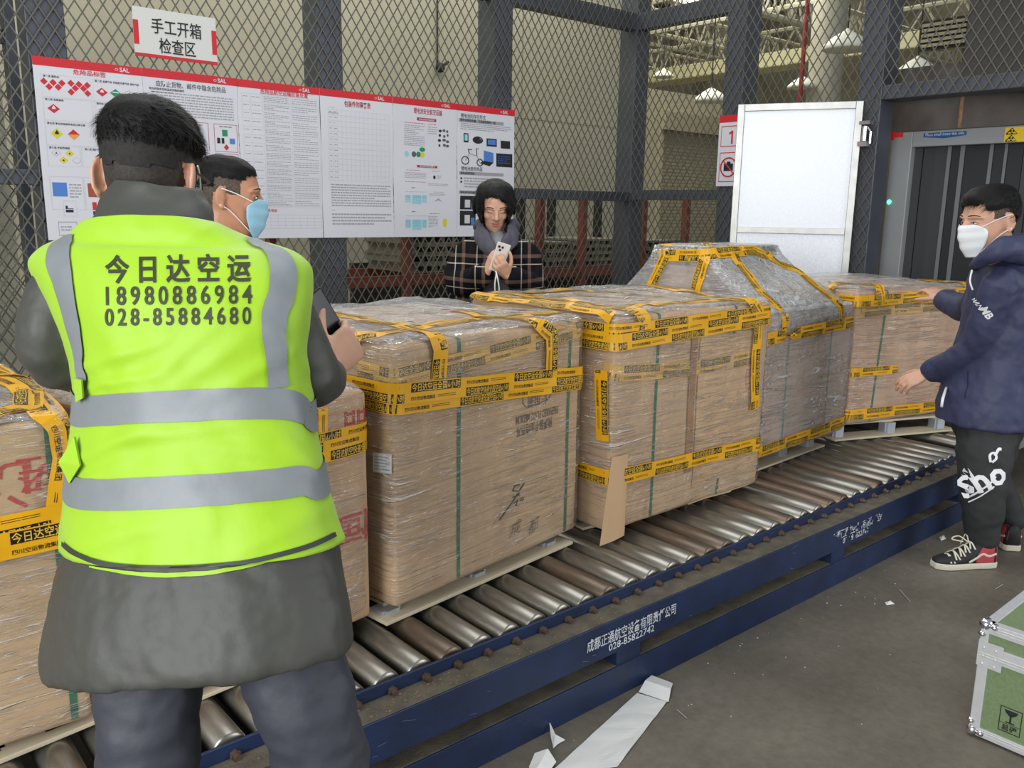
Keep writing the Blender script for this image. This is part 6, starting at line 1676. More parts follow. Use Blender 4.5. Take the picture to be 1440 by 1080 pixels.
brow_eye(WO, Hw, wb, True)
def th_w(p, d):
    # short bob, swept across the forehead
    front = p.y > 0.045
    if front:
        line = 0.074 - 0.9 * max(0, -p.x - 0.008) if p.x < 0 else 0.074 - 0.5 * max(0, p.x - 0.03)
        if p.x < -0.044: line = -0.070
        if p.x > 0.052: line = -0.060
    else: line = -0.085
    if p.z < line: return None
    k = min(1, (p.z - line + 0.002) / 0.02); 
    return 0.003 + 0.016 * k + 0.010 * min(1, max(0, abs(p.x) - 0.045) / 0.02)
def flow_w(p, r): return Vector((-0.8 if p.x < 0.02 else 0.8, 0.2, -0.6 if p.z > 0.05 else -1.5))
hair('hair', WO, wb, Hw, th_w, 5, strands=1500, flow=flow_w, slen=0.05, seed=5, lift=0.06)
def plaid(name, T):
    M = bpy.data.materials.new(name); M.use_nodes = True; nt = M.node_tree; N = nt.nodes; L = nt.links; b = N['Principled BSDF']; b.inputs['Roughness'].default_value = 0.95; b.inputs['Specular IOR Level'].default_value = 0.15
    tc = N.new('ShaderNodeTexCoord'); mp = N.new('ShaderNodeMapping'); mp.inputs['Rotation'].default_value = (0, 0, YAW); L.new(tc.outputs['Object'], mp.inputs[0])
    sp = N.new('ShaderNodeSeparateXYZ'); L.new(mp.outputs[0], sp.inputs[0])
    def stripes(sock, per, lines):
        m_ = N.new('ShaderNodeMath'); m_.operation = 'MULTIPLY'; m_.inputs[1].default_value = 1 / per; L.new(sock, m_.inputs[0])
        fr = N.new('ShaderNodeMath'); fr.operation = 'FRACT'; L.new(m_.outputs[0], fr.inputs[0])
        rp = N.new('ShaderNodeValToRGB'); rp.color_ramp.interpolation = 'CONSTANT'; els = rp.color_ramp.elements; els[0].position = 0; els[0].color = (0, 0, 0, 1); els[1].position = 0.999; els[1].color = (0, 0, 0, 1)
        for a, c, v in lines:
            e = els.new(a); e.color = (*v, 1); e = els.new(c); e.color = (0, 0, 0, 1)
        L.new(fr.outputs[0], rp.inputs[0]); return rp.outputs[0]
    cr, br = lin((186, 176, 156)), lin((96, 76, 62))
    h = stripes(sp.outputs[2], 0.115, [(0.10, 0.145, cr), (0.40, 0.56, br)])
    v = stripes(sp.outputs[0], 0.115, [(0.14, 0.18, cr), (0.45, 0.60, br)])
    ad = N.new('ShaderNodeMixRGB'); ad.blend_type = 'ADD'; ad.inputs[0].default_value = 1; L.new(h, ad.inputs[1]); L.new(v, ad.inputs[2])
    sc = N.new('ShaderNodeMixRGB'); sc.blend_type = 'MIX'; sc.inputs[0].default_value = 0.5; sc.inputs[1].default_value = (*lin((24, 24, 30)), 1); L.new(ad.outputs[0], sc.inputs[2])
    a2 = N.new('ShaderNodeMixRGB'); a2.blend_type = 'ADD'; a2.inputs[0].default_value = 0.75; a2.inputs[1].default_value = (*lin((17, 17, 23)), 1); L.new(ad.outputs[0], a2.inputs[2])
    L.new(a2.outputs[0], b.inputs['Base Color']); return M
M_plaid = plaid('plaid_wool', WO)
def ringH(L, R, h, rv, e=2.3, n=40, off=0.0):
    a, c = atH(L[0], L[1], h), atH(R[0], R[1], h); o = (a + c) / 2 + HF * off; u = (c - a) / 2; v = HF * rv
    return [o + u * math.copysign(abs(math.cos(t)) ** (2 / e), math.cos(t)) + v * math.copysign(abs(math.sin(t)) ** (2 / e), math.sin(t)) for t in [2 * math.pi * k / n for k in range(n)]]
mb = MB()
c7 = base + Z * 0.72
RW = [ringH((634, 520), (764, 520), WH, 0.19), ringH((640, 470), (758, 470), WH, 0.18), ringH((642, 420), (755, 420), WH, 0.175), ringH((645, 385), (750, 385), WH, 0.17), ringH((648, 360), (746, 360), WH, 0.155), ringH((658, 345), (736, 345), WH, 0.125), ringH((672, 334), (722, 334), WH, 0.09)]
mb.rings(lerp_rings(RW, 3))
limb(mb, [atH(668, 356, WH), atH(651, 360, WH), elA, wrA + (elA - wrA) * 0.12], [0.08, 0.072, 0.070, 0.056]); limb(mb, [atH(728, 356, WH), atH(742, 362, WH), elB, wrB + (elB - wrB) * 0.14], [0.08, 0.072, 0.070, 0.056])
me = skin(mb, 0.008, 5); w1 = folds(41, 0.012, 9, 9, 9); wrinkle(me, lambda p: w1(p)); coat = link_mesh(me, 'coat', M_plaid, WO); WM[coat.name] = WM[WO.name]
cw = coat.data.copy(); cw.transform(WM[WO.name]); cb = bvh_of(cw)
M_hood = mat('hood_charcoal', (74, 72, 82), 0.75, bump=0.2, bscale=30)
mb = MB()
for sx_, x0_, x1_, x2_ in ((-1, 676, 677, 687), (1, 720, 720, 712)):
    R = []
    for k, (x, y, dh, wd, th) in enumerate(((x0_, 314, 0.00, 0.020, 0.022), (x0_ - sx_ * -2, 322, -0.07, 0.034, 0.026), (x1_, 333, -0.125, 0.042, 0.026), (x2_, 348, -0.175, 0.040, 0.024), (700, 364, -0.195, 0.020, 0.016))):
        c = atH(x, y, WH + dh); t_ = (HR * (-sx_ * 0.6) - Z * 0.8).normalized(); a_ = (HR * sx_ * 0.8 - Z * 0.6 + HF * 0.25).normalized(); n_ = t_.cross(a_).normalized()
        R.append([c + a_ * math.cos(q) * wd + n_ * math.sin(q) * th for q in [2 * math.pi * m_ / 20 for m_ in range(20)]])
    mb.rings(lerp_rings(R, 4))
mb.tube(curve([atH(676, 317, WH - 0.02), atH(674, 317, WH + 0.07), atH(682, 322, WH + 0.14), atH(698, 325, WH + 0.18), atH(714, 322, WH + 0.14), atH(722, 317, WH + 0.07), atH(720, 317, WH - 0.02)], 6), curve_r([0.020, 0.034, 0.046, 0.052, 0.046, 0.034, 0.020], 6), 14, round_ends=True)
me = skin(mb, 0.006, 4); w2 = folds(43, 0.013, 16, 16, 10); wrinkle(me, lambda p: w2(p)); link_mesh(me, 'hood', M_hood, coat)
mb = MB(); mb.tube([atH(698, 329, WH + 0.0), atH(698, 338, WH - 0.03), atH(699, 352, WH - 0.09), atH(699, 366, WH - 0.13)], [0.050, 0.054, 0.066, 0.06], 18, flat=(HF, 0.9)); mb.build('turtleneck', mat('knit_grey', (150, 150, 158), 0.85, bump=0.3, bscale=120), WO, smooth=True)
b = MB(); px_ribbon(b, cb, [(699, 366), (699, 380), (699, 400), (699, 420)], 0.13, 0, 0.005, 7); b.build('front_placket', mat('hood_charcoal', (74, 72, 82), 0.75), coat, smooth=True, recalc=False)
mb = MB()
for sx in (-1, 1): limb(mb, [base + HR * 0.085 * sx + Z * 0.85, base + HR * 0.09 * sx + Z * 0.46, base + HR * 0.09 * sx + Z * 0.08], [0.095, 0.072, 0.056])
mb.tube([base + Z * 0.95, base + Z * 0.78], [0.14, 0.13], 24, round_ends=True)
me = skin(mb, 0.009, 4); link_mesh(me, 'trousers', mat('trousers_dark', (40, 40, 46), 0.7), WO)
for sx in (-1, 1):
    g = base + HR * 0.095 * sx; g.z = 0; s1, s2 = MB(), MB(); add_shoe(s1, s2, g - HF * 0.17, g + HF * 0.07, 0.09, 0.04); sh = s2.build('shoe', M_shoe_k, WO, smooth=True); WM[sh.name] = WM[WO.name]; s1.build('sole', mat('sole_black', (28, 28, 28), 0.8), sh)
b = MB(); b.tube([wrB + (elB - wrB).normalized() * 0.02 + (HR * math.cos(a) * 0.03 + Z * math.sin(a) * 0.03) for a in [2 * math.pi * k / 20 for k in range(21)]], 0.005, 8); b.build('bracelet', mat('bracelet_white', (226, 226, 228), 0.3), WO, smooth=True)
t = thing('mobile_phone', 'white mobile phone with a dangling strap in the woman\'s hands', 'phone', ph)
b = MB(); slabbox(b, ph, pl, pw_, pnn, 0.072, 0.037, 0.0042); b.build('phone_body', mat('phone_white', (214, 208, 200), 0.35), t, bevel=0.003)
b = MB(); slabbox(b, ph + pnn * 0.0046, pl, pw_, pnn, 0.068, 0.034, 0.0005); b.build('screen', mat('phone_glass', (12, 14, 20), 0.08), t)
b = MB()
for dx in (-0.008, 0.0, 0.008):
    c = ph - pnn * 0.005 + pl * (0.05 if dx else 0.035) + pw_ * (dx * 1.2 + 0.015); b.tube([c, c - pnn * 0.002], 0.006, 12)
b.build('camera_lenses', mat('lens_black', (16, 16, 18), 0.2), t)
b = MB(); q = atH(698, 384, WH - 0.42)
b.tube(curve([ph - pl * 0.072, q, atH(696, 398, WH - 0.42), atH(696, 409, WH - 0.41)], 5), 0.0035, 8); b.tube(curve([ph - pl * 0.072, q, atH(701, 398, WH - 0.42), atH(702, 409, WH - 0.41)], 5), 0.0035, 8); b.build('wrist_strap', mat('strap_white', (226, 224, 218), 0.6), t, smooth=True)

# ------------------------------------------------------------------ man in the navy jacket
NH = 3.80
gN = onZ(1352, 796, 0); gF = onZ(1410, 770, 0)
base = (gN + gF) / 2; base.z = 0
NM = thing('person', 'man in a navy hooded jacket and white mask leaning over the far right carton', 'person', base)
fL = -HR
Hn = frame_mat(atH(1391, 311, 3.76), fL * 0.93 - HF * 0.16 - Z * 0.16, s=1.16)
hip = atH(1390, 585, 3.86)
shN, elN, wrN = atH(1412, 402, 3.66), atH(1368, 492, 3.80), atH(1305, 524, 4.02)
shF, elF, wrF = atH(1402, 395, 4.02), atH(1362, 432, 4.30), atH(1326, 420, 4.52)
kN, kF = atH(1383, 668, 3.70), atH(1388, 665, 3.98)
aN = onZ(1377, 792, 0); aN.z = 0.10; aF = onZ(1416, 764, 0); aF.z = 0.10
mb = MB(); add_head(mb, Hn, atH(1412, 372, 3.82), 0.062)
mb.tube(curve([atH(1412, 372, 3.82), atH(1415, 430, 3.84), atH(1405, 520, 3.85), atH(1395, 600, 3.86)]), curve_r([0.08, 0.125, 0.12, 0.12]), 24, round_ends=True)
for a, e_, w_ in ((shN, elN, wrN), (shF, elF, wrF)): limb(mb, [atH(1413, 400, 3.83), a.lerp(atH(1413, 420, 3.83), 0.25), e_, w_], [0.045, 0.042, 0.038, 0.030])
for k_, an, dx in ((kN, aN, -0.09), (kF, aF, 0.09)): limb(mb, [hip + HF * dx, k_, an], [0.09, 0.062, 0.042])
add_hand(mb, wrN, atH(1258, 543, 4.06) - wrN, fL * -0.2 + Z * -0.8 + HF * 0.5, thumb=1, curl=(0.35, 0.4, 0.45, 0.5), s=1.08)
add_hand(mb, wrF, atH(1310, 408, 4.60) - wrF, Z * -0.7 + HF * 0.4, thumb=-1, curl=(0.4, 0.45, 0.5, 0.5), s=1.05)
for an, tg in ((aN, onZ(1318, 798, 0)), (aF, onZ(1395, 750, 0))): limb(mb, [an + Z * -0.02, Vector((tg.x, tg.y, 0.042)).lerp(Vector((an.x, an.y, 0.05)), 0.55)], [0.034, 0.018])
me = skin(mb, 0.0048, 3); sculpt_head(me, Hn)
body = link_mesh(me, 'body', [M_skin, M_stub, M_lip], NM); bw = body.data.copy(); bw.transform(WM[NM.name]); nb = bvh_of(bw)
def fade_n(q): return 1 if (q.z > 0.012 and q.y < 0.03 and q.z < 0.06 and not (abs(q.x) > 0.074 and q.z < 0.03)) or (q.y < -0.05 and q.z > -0.05) else 0
face_slots(body.data, WM[NM.name].inverted() @ Hn, fade_n)
brow_eye(NM, Hn, nb, False)
def th_n(p, d):
    line = 0.062 if p.y > 0.055 else (0.040 if p.y > -0.03 else -0.01)
    if p.z < line: return None
    k = min(1, (p.z - line + 0.003) / 0.02); top = max(0, min(1, (p.z - 0.06) / 0.05)); fr = max(0, p.y) / 0.09
    return 0.003 + 0.012 * k + 0.012 * top + 0.012 * fr * k
def flow_n(p, r): return Vector((0.3 * r.uniform(-1, 1), 1.0, -0.1 if p.z > 0.09 else -0.5))
hair('hair', NM, nb, Hn, th_n, 5, strands=1800, flow=flow_n, slen=0.035, seed=9, lift=0.15)
face_mask(NM, Hn, nb, M_mask_w)
M_navy = mat('navy_shell', (52, 56, 86), 0.6, var=0.06, vscale=8, bump=0.2, bscale=24)
mb = MB()
RN = [ringH((1322, 592), (1478, 592), 3.85, 0.235), ringH((1326, 570), (1478, 570), 3.85, 0.235), ringH((1340, 530), (1478, 530), 3.85, 0.22), ringH((1352, 490), (1478, 490), 3.85, 0.21), ringH((1362, 450), (1476, 450), 3.84, 0.21), ringH((1366, 420), (1472, 420), 3.84, 0.21), ringH((1371, 395), (1464, 395), 3.83, 0.195), ringH((1378, 375), (1452, 375), 3.82, 0.15), ringH((1388, 360), (1442, 356), 3.81, 0.10)]
mb.rings(lerp_rings(RN, 3))
limb(mb, [atH(1418, 412, 3.72), shN + HF * 0.02, elN, wrN + (elN - wrN).normalized() * 0.03], [0.085, 0.082, 0.075, 0.058]); limb(mb, [atH(1415, 405, 3.95), shF, elF, wrF + (elF - wrF).normalized() * 0.03], [0.085, 0.08, 0.072, 0.060])
me = skin(mb, 0.008, 5); w1 = folds(51, 0.010, 9, 9, 8); w2 = folds(53, 0.003, 24, 24, 24); wrinkle(me, lambda p: w1(p) + w2(p)); jk = link_mesh(me, 'jacket', M_navy, NM); WM[jk.name] = WM[NM.name]
jw = jk.data.copy(); jw.transform(WM[NM.name]); jb = bvh_of(jw)
mb = MB()
mb.tube(curve([atH(1372, 372, 3.74), atH(1388, 362, 3.66), atH(1412, 350, 3.64), atH(1440, 352, 3.70), atH(1456, 362, 3.84), atH(1440, 350, 3.98), atH(1412, 348, 4.02), atH(1385, 362, 3.96), atH(1370, 374, 3.84)], 6), curve_r([0.022, 0.036, 0.055, 0.07, 0.08, 0.07, 0.055, 0.036, 0.022], 6), 14, round_ends=True)
me = skin(mb, 0.007, 4); w3 = folds(55, 0.008, 12, 12, 12); wrinkle(me, lambda p: w3(p)); link_mesh(me, 'hood', M_navy, jk)
b = MB(); b.tube(curve([atH(1367, 380, 3.72), atH(1364, 395, 3.70), atH(1368, 408, 3.69)], 5), 0.004, 8); 
b.tube(curve([cast_px(jb, 1331, 545)[0] or atH(1331, 545, 3.7), atH(1326, 560, 3.68), atH(1324, 572, 3.67)], 4), 0.006, 8); b.build('zip_edge', mat('zip_white', (226, 226, 228), 0.5), jk, smooth=True)
nu = (HR * 0.75 + Z * 0.62 - HF * 0.2).normalized(); nv = (HR * -0.62 + Z * 0.75); nv = (nv - nu * nv.dot(nu)).normalized()
o_, n_ = cast_px(jb, 1362, 428)
if o_:
    M_lg = mat('print_white', (228, 228, 230), 0.6)
    stitch_text(NM, jb, 'MB', o_, -nv, nu, 0.040, M_lg, 'sleeve_print', 0.03, 2, parent=jk); o2 = cast_px(jb, 1371, 428)[0]
    if o2: stitch_text(NM, jb, 'NANJI', o2, -nv, nu, 0.020, M_lg, 'sleeve_print', 0.02, 2, parent=jk)
b = MB(); px_ribbon(b, jb, [(1361, 522), (1360, 545), (1357, 560)], 0.006, 0, 0.002, 3); b.build('pocket_zip', mat('navy_seam', (34, 38, 60), 0.5), jk, recalc=False)
M_jog = mat('joggers_black', (40, 42, 42), 0.75, var=0.08, vscale=10, bump=0.15, bscale=30)
mb = MB(); mb.tube([atH(1392, 560, 3.86), atH(1390, 600, 3.86), atH(1389, 625, 3.86)], [0.16, 0.17, 0.14], 28, flat=(HR, 0.9), round_ends=True)
limb(mb, [atH(1388, 610, 3.76), kN, aN + Z * 0.03], [0.130, 0.108, 0.072], 24); limb(mb, [atH(1388, 610, 3.97), kF, aF + Z * 0.03], [0.125, 0.10, 0.068], 24)
me = skin(mb, 0.008, 4); w1 = folds(61, 0.008, 10, 10, 12); wrinkle(me, lambda p: w1(p)); jg = link_mesh(me, 'joggers', M_jog, NM); WM[jg.name] = WM[NM.name]
gw = jg.data.copy(); gw.transform(WM[NM.name]); gb = bvh_of(gw)
o_, n_ = cast_px(gb, 1378, 672)
ju = (HR * 0.86 + Z * 0.50).normalized(); jv = (HR * -0.50 + Z * 0.86).normalized(); M_lg = mat('print_white', (228, 228, 230), 0.6)
if o_:
    sc_ = (o_ - CAM).dot(C_F) / FPX
    stitch_text(NM, gb, 'Sho', o_ - jv * 18 * sc_, ju, jv, 46 * sc_, M_lg, 'leg_print', 0.03, 2, fit=64 * sc_, parent=jg)
    b = MB(); px_ribbon(b, gb, [(1360, 700), (1375, 692), (1392, 680), (1400, 670)], 0.008, 0, 0.002, 3); px_ribbon(b, gb, [(1362, 706), (1378, 698), (1398, 684)], 0.006, 0, 0.002, 3)
    px_ribbon(b, gb, [(1393, 650), (1392, 640), (1398, 637), (1401, 644), (1395, 650)], 0.010, 0, 0.002, 3); px_ribbon(b, gb, [(1399, 641), (1404, 632), (1408, 632)], 0.012, 0, 0.002, 3)
    b.build('leg_print', M_lg, jg, recalc=False)
M_sw, M_sr = mat('sole_offwhite', (206, 200, 182), 0.7), mat('shoe_red', (176, 60, 66), 0.8)
for k_, (an, toe, heel) in enumerate(((aN, onZ(1311, 798, 0), onZ(1396, 795, 0)), (aF, onZ(1396, 752, 0), onZ(1424, 776, 0)))):
    if k_ == 1: toe = heel + (toe - heel).normalized() * 0.27
    s1, s2 = MB(), MB(); f, s_, L_ = add_shoe(s1, s2, toe, heel, 0.125, 0.050)
    sh = s2.build('shoe', M_shoe_k, NM, smooth=True); WM[sh.name] = WM[NM.name]; s1.build('sole', M_sw, sh, bevel=0.004)
    ub = mb_bvh(s2)
    def S(t, z, sd_, l=0.002):
        p = heel + f * (L_ * t) + Z * z; q = ub.ray_cast(p + s_ * 0.2 * sd_, -s_ * sd_); return (q[0] + s_ * l * sd_) if q[0] else p + s_ * 0.05 * sd_
    for sd_ in (-1, 1):
        b = MB(); R = [[S(t, z0 + (z1 - z0) * j / 4, sd_, 0.0018) for j in range(5)] for t, z0, z1 in ((0.02, 0.032, 0.118), (0.10, 0.032, 0.122), (0.20, 0.032, 0.118), (0.30, 0.032, 0.095), (0.38, 0.034, 0.06))]
        b.rings(R, cap=False, closed=False); tag(b.build('heel_panel', M_sr, sh, smooth=True, recalc=False), 'red heel panel')
        b = MB(); b.tube(curve([S(0.06, 0.072, sd_, 0.002), S(0.18, 0.062, sd_, 0.002), S(0.28, 0.072, sd_, 0.002), S(0.38, 0.055, sd_, 0.002), S(0.5, 0.036, sd_, 0.002)], 5), 0.0055, 8, flat=(s_, 0.35)); b.build('side_stripe', M_sw, sh, smooth=True)
    b = MB()
    for i in range(5):
        t = 0.40 + 0.085 * i; top = 0.112 - 0.014 * i
        a, c = S(t, top - 0.02, -1, 0.003), S(t + 0.06, top - 0.02, 1, 0.003); m_ = (a + c) / 2 + Z * 0.026; b.tube(curve([a, m_, c], 4), 0.004, 6, flat=(Z, 0.6))
        a, c = S(t, top - 0.02, 1, 0.003), S(t + 0.06, top - 0.02, -1, 0.003); m_ = (a + c) / 2 + Z * 0.028; b.tube(curve([a, m_, c], 4), 0.004, 6, flat=(Z, 0.6))
    c0 = heel + f * L_ * 0.45 + Z * 0.115
    b.tube(curve([c0, c0 + f * 0.03 + Z * 0.02 - s_ * 0.03, c0 + f * 0.06 + Z * 0.005 - s_ * 0.035, c0 + f * 0.02 - s_ * 0.01], 5), 0.003, 6); b.tube(curve([c0, c0 + Z * 0.025 - f * 0.01 - s_ * 0.04, c0 - Z * 0.03 - s_ * 0.055], 5), 0.003, 6)
    b.build('laces', mat('lace_cream', (214, 206, 188), 0.8), sh, smooth=True)

# ------------------------------------------------------------------ man with the blue mask
BH = 3.17
base = Vector((1.50, 3.48, 0))
BM = thing('person', 'man with short hair and a blue mask bending behind the worker in the lime vest', 'person', base)
Hb = frame_mat(atH(321, 276, BH), HR * 0.90 + HF * 0.30 - Z * 0.10, s=1.14, roll=0.02)
ch = atH(316, 380, BH + 0.10)
mb = MB(); add_head(mb, Hb, atH(300, 340, BH + 0.06), 0.064)
hip = base + Z * 0.90
mb.tube(curve([atH(298, 345, BH + 0.05), ch, ch.lerp(hip, 0.5), hip, hip - Z * 0.08]), curve_r([0.08, 0.135, 0.125, 0.13, 0.12]), 24, round_ends=True)
sh1, sh2 = ch + HF * 0.17 + Z * 0.04, ch - HF * 0.17 + Z * 0.04
w1_, w2_ = ch + HR * 0.00 + HF * 0.24 - Z * 0.12, ch + HR * 0.02 + HF * 0.10 - Z * 0.10
for a, e_, w_ in ((sh1, sh1 + HR * 0.04 - Z * 0.20 + HF * 0.14, w1_), (sh2, sh2 - HR * 0.10 - Z * 0.20 + HF * 0.06, w2_)):
    limb(mb, [ch + Z * 0.05, a, e_, w_], [0.045, 0.042, 0.038, 0.028]); add_hand(mb, w_, HR, -Z, thumb=1 if a is sh1 else -1, curl=(0.4, 0.4, 0.4, 0.4))
for sx in (-1, 1):
    limb(mb, [hip + HF * 0.09 * sx, base + HF * 0.10 * sx + Z * 0.48 + HR * 0.02, base + HF * 0.10 * sx + Z * 0.09], [0.09, 0.06, 0.042])
me = skin(mb, 0.005, 3); sculpt_head(me, Hb)
body = link_mesh(me, 'body', [M_skin2, M_stub, M_lip], BM); bw = body.data.copy(); bw.transform(WM[BM.name]); bb = bvh_of(bw)
def fade_b(q): return 1 if ((q.z > 0.008 and q.y < 0.035) or (q.y < -0.045 and q.z > -0.06)) and not (abs(q.x) > 0.074 and q.z < 0.03 and q.y > -0.04) else 0
face_slots(body.data, WM[BM.name].inverted() @ Hb, fade_b)
brow_eye(BM, Hb, bb, False)
def th_b(p, d):
    line = 0.066 if p.y > 0.05 else (0.050 if p.y > -0.04 else 0.02)
    if p.z < line: return None
    k = min(1, (p.z - line + 0.003) / 0.02); return 0.002 + 0.009 * k + 0.006 * max(0, min(1, (p.z - 0.07) / 0.04))
hair('hair', BM, bb, Hb, th_b, 5, strands=1500, flow=flow_n, slen=0.02, seed=13, lift=0.2)
face_mask(BM, Hb, bb, M_mask_b)
mb = MB()
mb.tube(curve([atH(300, 352, BH + 0.05), ch + Z * 0.04, ch.lerp(hip, 0.5), hip, hip - Z * 0.14]), curve_r([0.09, 0.175, 0.17, 0.165, 0.17]), 28, flat=(HR, 0.85), round_ends=True)
for a, e_, w_ in ((sh1, sh1 + HR * 0.04 - Z * 0.20 + HF * 0.14, w1_), (sh2, sh2 - HR * 0.10 - Z * 0.20 + HF * 0.06, w2_)): limb(mb, [ch + Z * 0.05, a, e_, w_ - HR * 0.03], [0.09, 0.075, 0.066, 0.05])
mb.tube(curve([atH(342, 342, BH - 0.03), atH(322, 344, BH - 0.09), atH(294, 326, BH - 0.02), atH(284, 314, BH + 0.10), atH(312, 332, BH + 0.17), atH(338, 342, BH + 0.10), atH(344, 343, BH + 0.0)], 6), 0.024, 12)
me = skin(mb, 0.008, 4); w1 = folds(71, 0.008, 10, 10, 10); wrinkle(me, lambda p: w1(p)); link_mesh(me, 'jacket', mat('jacket_black', (38, 38, 42), 0.6), BM)
mb = MB()
for sx in (-1, 1): limb(mb, [hip + HF * 0.09 * sx, base + HF * 0.10 * sx + Z * 0.48 + HR * 0.02, base + HF * 0.10 * sx + Z * 0.08], [0.105, 0.078, 0.06])
me = skin(mb, 0.009, 4); link_mesh(me, 'trousers', mat('trousers_dark', (40, 40, 46), 0.7), BM)
for sx in (-1, 1):
    g = base + HF * 0.10 * sx; g.z = 0; s1, s2 = MB(), MB(); add_shoe(s1, s2, g + HR * 0.19, g - HR * 0.08, 0.10, 0.045); sh = s2.build('shoe', M_shoe_k, BM, smooth=True); WM[sh.name] = WM[BM.name]; s1.build('sole', mat('sole_black', (28, 28, 28), 0.8), sh)
# ------------------------------------------------------------------ flight case, paper and litter
M_cgreen = mat('case_green', (112, 130, 92), 0.55, var=0.12, vscale=120, bump=0.1, bscale=300)
A = onZ(1360, 1030, 0); CH = 0.372; CW, CDp = 0.62, 0.66
T = thing('flight_case', 'green flight case with aluminium edges and ball corners at the lower right', 'case', (A.x + CDp / 2, A.y - CW / 2, 0), 0.02)
M = WM[T.name] @ Matrix.Translation((-CDp / 2, CW / 2, 0))
# local: x away from the viewer, y to the right is negative
def cb_(b, x0, x1, y0, y1, z0, z1, mi=0): b.box(x0, x1, -y1, -y0, z0, z1, mi, M)
ZL = 0.285
b = MB(); cb_(b, 0.003, CDp - 0.003, 0.003, CW - 0.003, 0.012, ZL); b.build('case_body', M_cgreen, T)
b = MB(); cb_(b, 0.003, CDp - 0.003, 0.003, CW - 0.003, ZL + 0.002, CH - 0.002); b.build('lid', M_cgreen, T)
e = 0.028
M_ext = mat('aluminium_extrusion', (204, 205, 205), 0.38, 0.35, var=0.05, vscale=30)
for nm, (x0, x1, y0, y1, z0, z1) in {'front_bottom': (-0.002, 0.02, 0, CW, 0.008, 0.036), 'front_top': (-0.002, e, 0, CW, CH - 0.03, CH + 0.001), 'front_lid': (-0.004, 0.012, 0, CW, ZL - 0.028, ZL + 0.018), 'front_left': (-0.002, e, -0.002, e, 0.008, ZL), 'side_top': (0, CDp, -0.002, e, CH - 0.03, CH + 0.001), 'side_lid': (0, CDp, -0.004, 0.012, ZL - 0.028, ZL + 0.018), 'side_bottom': (0, CDp, -0.002, 0.02, 0.008, 0.036), 'lid_left': (-0.003, 0.02, -0.003, 0.02, ZL, CH), 'right': (-0.002, e, CW - e, CW + 0.002, 0.008, CH), 'back_left': (CDp - e, CDp + 0.002, -0.002, e, 0.008, CH), 'back_top': (CDp - e, CDp + 0.002, 0, CW, CH - 0.03, CH + 0.001)}.items():
    b = MB(); cb_(b, x0, x1, y0, y1, z0, z1)
    if nm in ('front_lid', 'front_bottom', 'front_top'):
        for z in (z0 + 0.010, z0 + 0.018): cb_(b, x0 - 0.002, x0, y0, y1, z, z + 0.004)
    b.build('edge_extrusion', M_ext, T, bevel=0.002)
b = MB(); cb_(b, -0.005, 0.0, -0.004, 0.065, ZL - 0.05, ZL + 0.03); cb_(b, 0.0, 0.07, -0.006, -0.002, ZL - 0.05, ZL + 0.03)
for y in (0.012, 0.045):
    for z in (ZL - 0.04, ZL - 0.015, ZL + 0.012): b.ell(M @ Vector((-0.006, -y, z)), (Vector((0.003, 0, 0)), Vector((0, 0.0045, 0)), Vector((0, 0, 0.0045))), 0, 8, 6)
b.build('corner_plate', M_ext, T)
for (x, y, z) in ((0.006, 0.006, CH - 0.006), (0.006, 0.006, 0.02), (0.006, CW - 0.006, CH - 0.006), (0.006, CW - 0.006, 0.02), (CDp - 0.006, 0.006, CH - 0.006), (CDp - 0.006, 0.006, 0.02)):
    b = MB(); c = M @ Vector((x, -y, z)); b.ell(c, (Vector((0.019, 0, 0)), Vector((0, 0.019, 0)), Vector((0, 0, 0.018))), 0, 18, 11)
    sy = 1 if y < 0.1 else -1; sz = -1 if z > 0.1 else 1; sx = 1 if x < 0.1 else -1
    for dx, dy, dz in ((0.030, 0, 0), (0, 0.030, 0), (0, 0, 0.030)):
        q = M @ Vector((x + dx * sx - 0.004 * sx, -(y + dy * sy - 0.004 * sy), z + dz * sz)); b.ell(q, (Vector((0.014, 0, 0)), Vector((0, 0.012, 0)), Vector((0, 0, 0.010))), 0, 12, 8)
    b.build('ball_corner', M_chrome, T, smooth=True)
b = MB(); yc, zc = 0.20, 0.175
cb_(b, -0.004, 0.002, yc - 0.022, yc + 0.10, zc - 0.055, zc + 0.055); b.build('handle_dish', M_ext, T, bevel=0.006)
b = MB()
for dz in (-0.035, 0.035): b.tube([M @ Vector((-0.006, -(yc - 0.004), zc + dz)), M @ Vector((-0.016, -(yc - 0.004), zc + dz)), M @ Vector((-0.016, -(yc + 0.03), zc + dz))], 0.007, 10, round_ends=True)
b.tube([M @ Vector((-0.016, -(yc + 0.03), zc - 0.035)), M @ Vector((-0.018, -(yc + 0.06), zc - 0.03)), M @ Vector((-0.018, -(yc + 0.06), zc + 0.03)), M @ Vector((-0.016, -(yc + 0.03), zc + 0.035))], 0.008, 10); b.build('handle', M_chrome, T, smooth=True)
b = MB()
def fp(y, z): return M @ Vector((0.0018, -y, z))
y0, y1, z0, z1 = 0.075, 0.135, 0.055, 0.135
def fq(a, c, d, g): b.quad(fp(a, d), fp(c, d), fp(c, g), fp(a, g))
w = 0.0025
fq(y0, y1, z0, z0 + w); fq(y0, y1, z1 - w, z1); fq(y0, y0 + w, z0, z1); fq(y1 - w, y1, z0, z1); fq(y0, y1, z0 + 0.027, z0 + 0.0285)
ym = (y0 + y1) / 2
b.add([fp(ym + q, z) for q, z in ((-0.019, z1 - 0.008), (0.019, z1 - 0.008), (0.014, z1 - 0.018), (0.004, z1 - 0.026), (-0.004, z1 - 0.026), (-0.014, z1 - 0.018))], [(5, 4, 3, 2, 1, 0)])
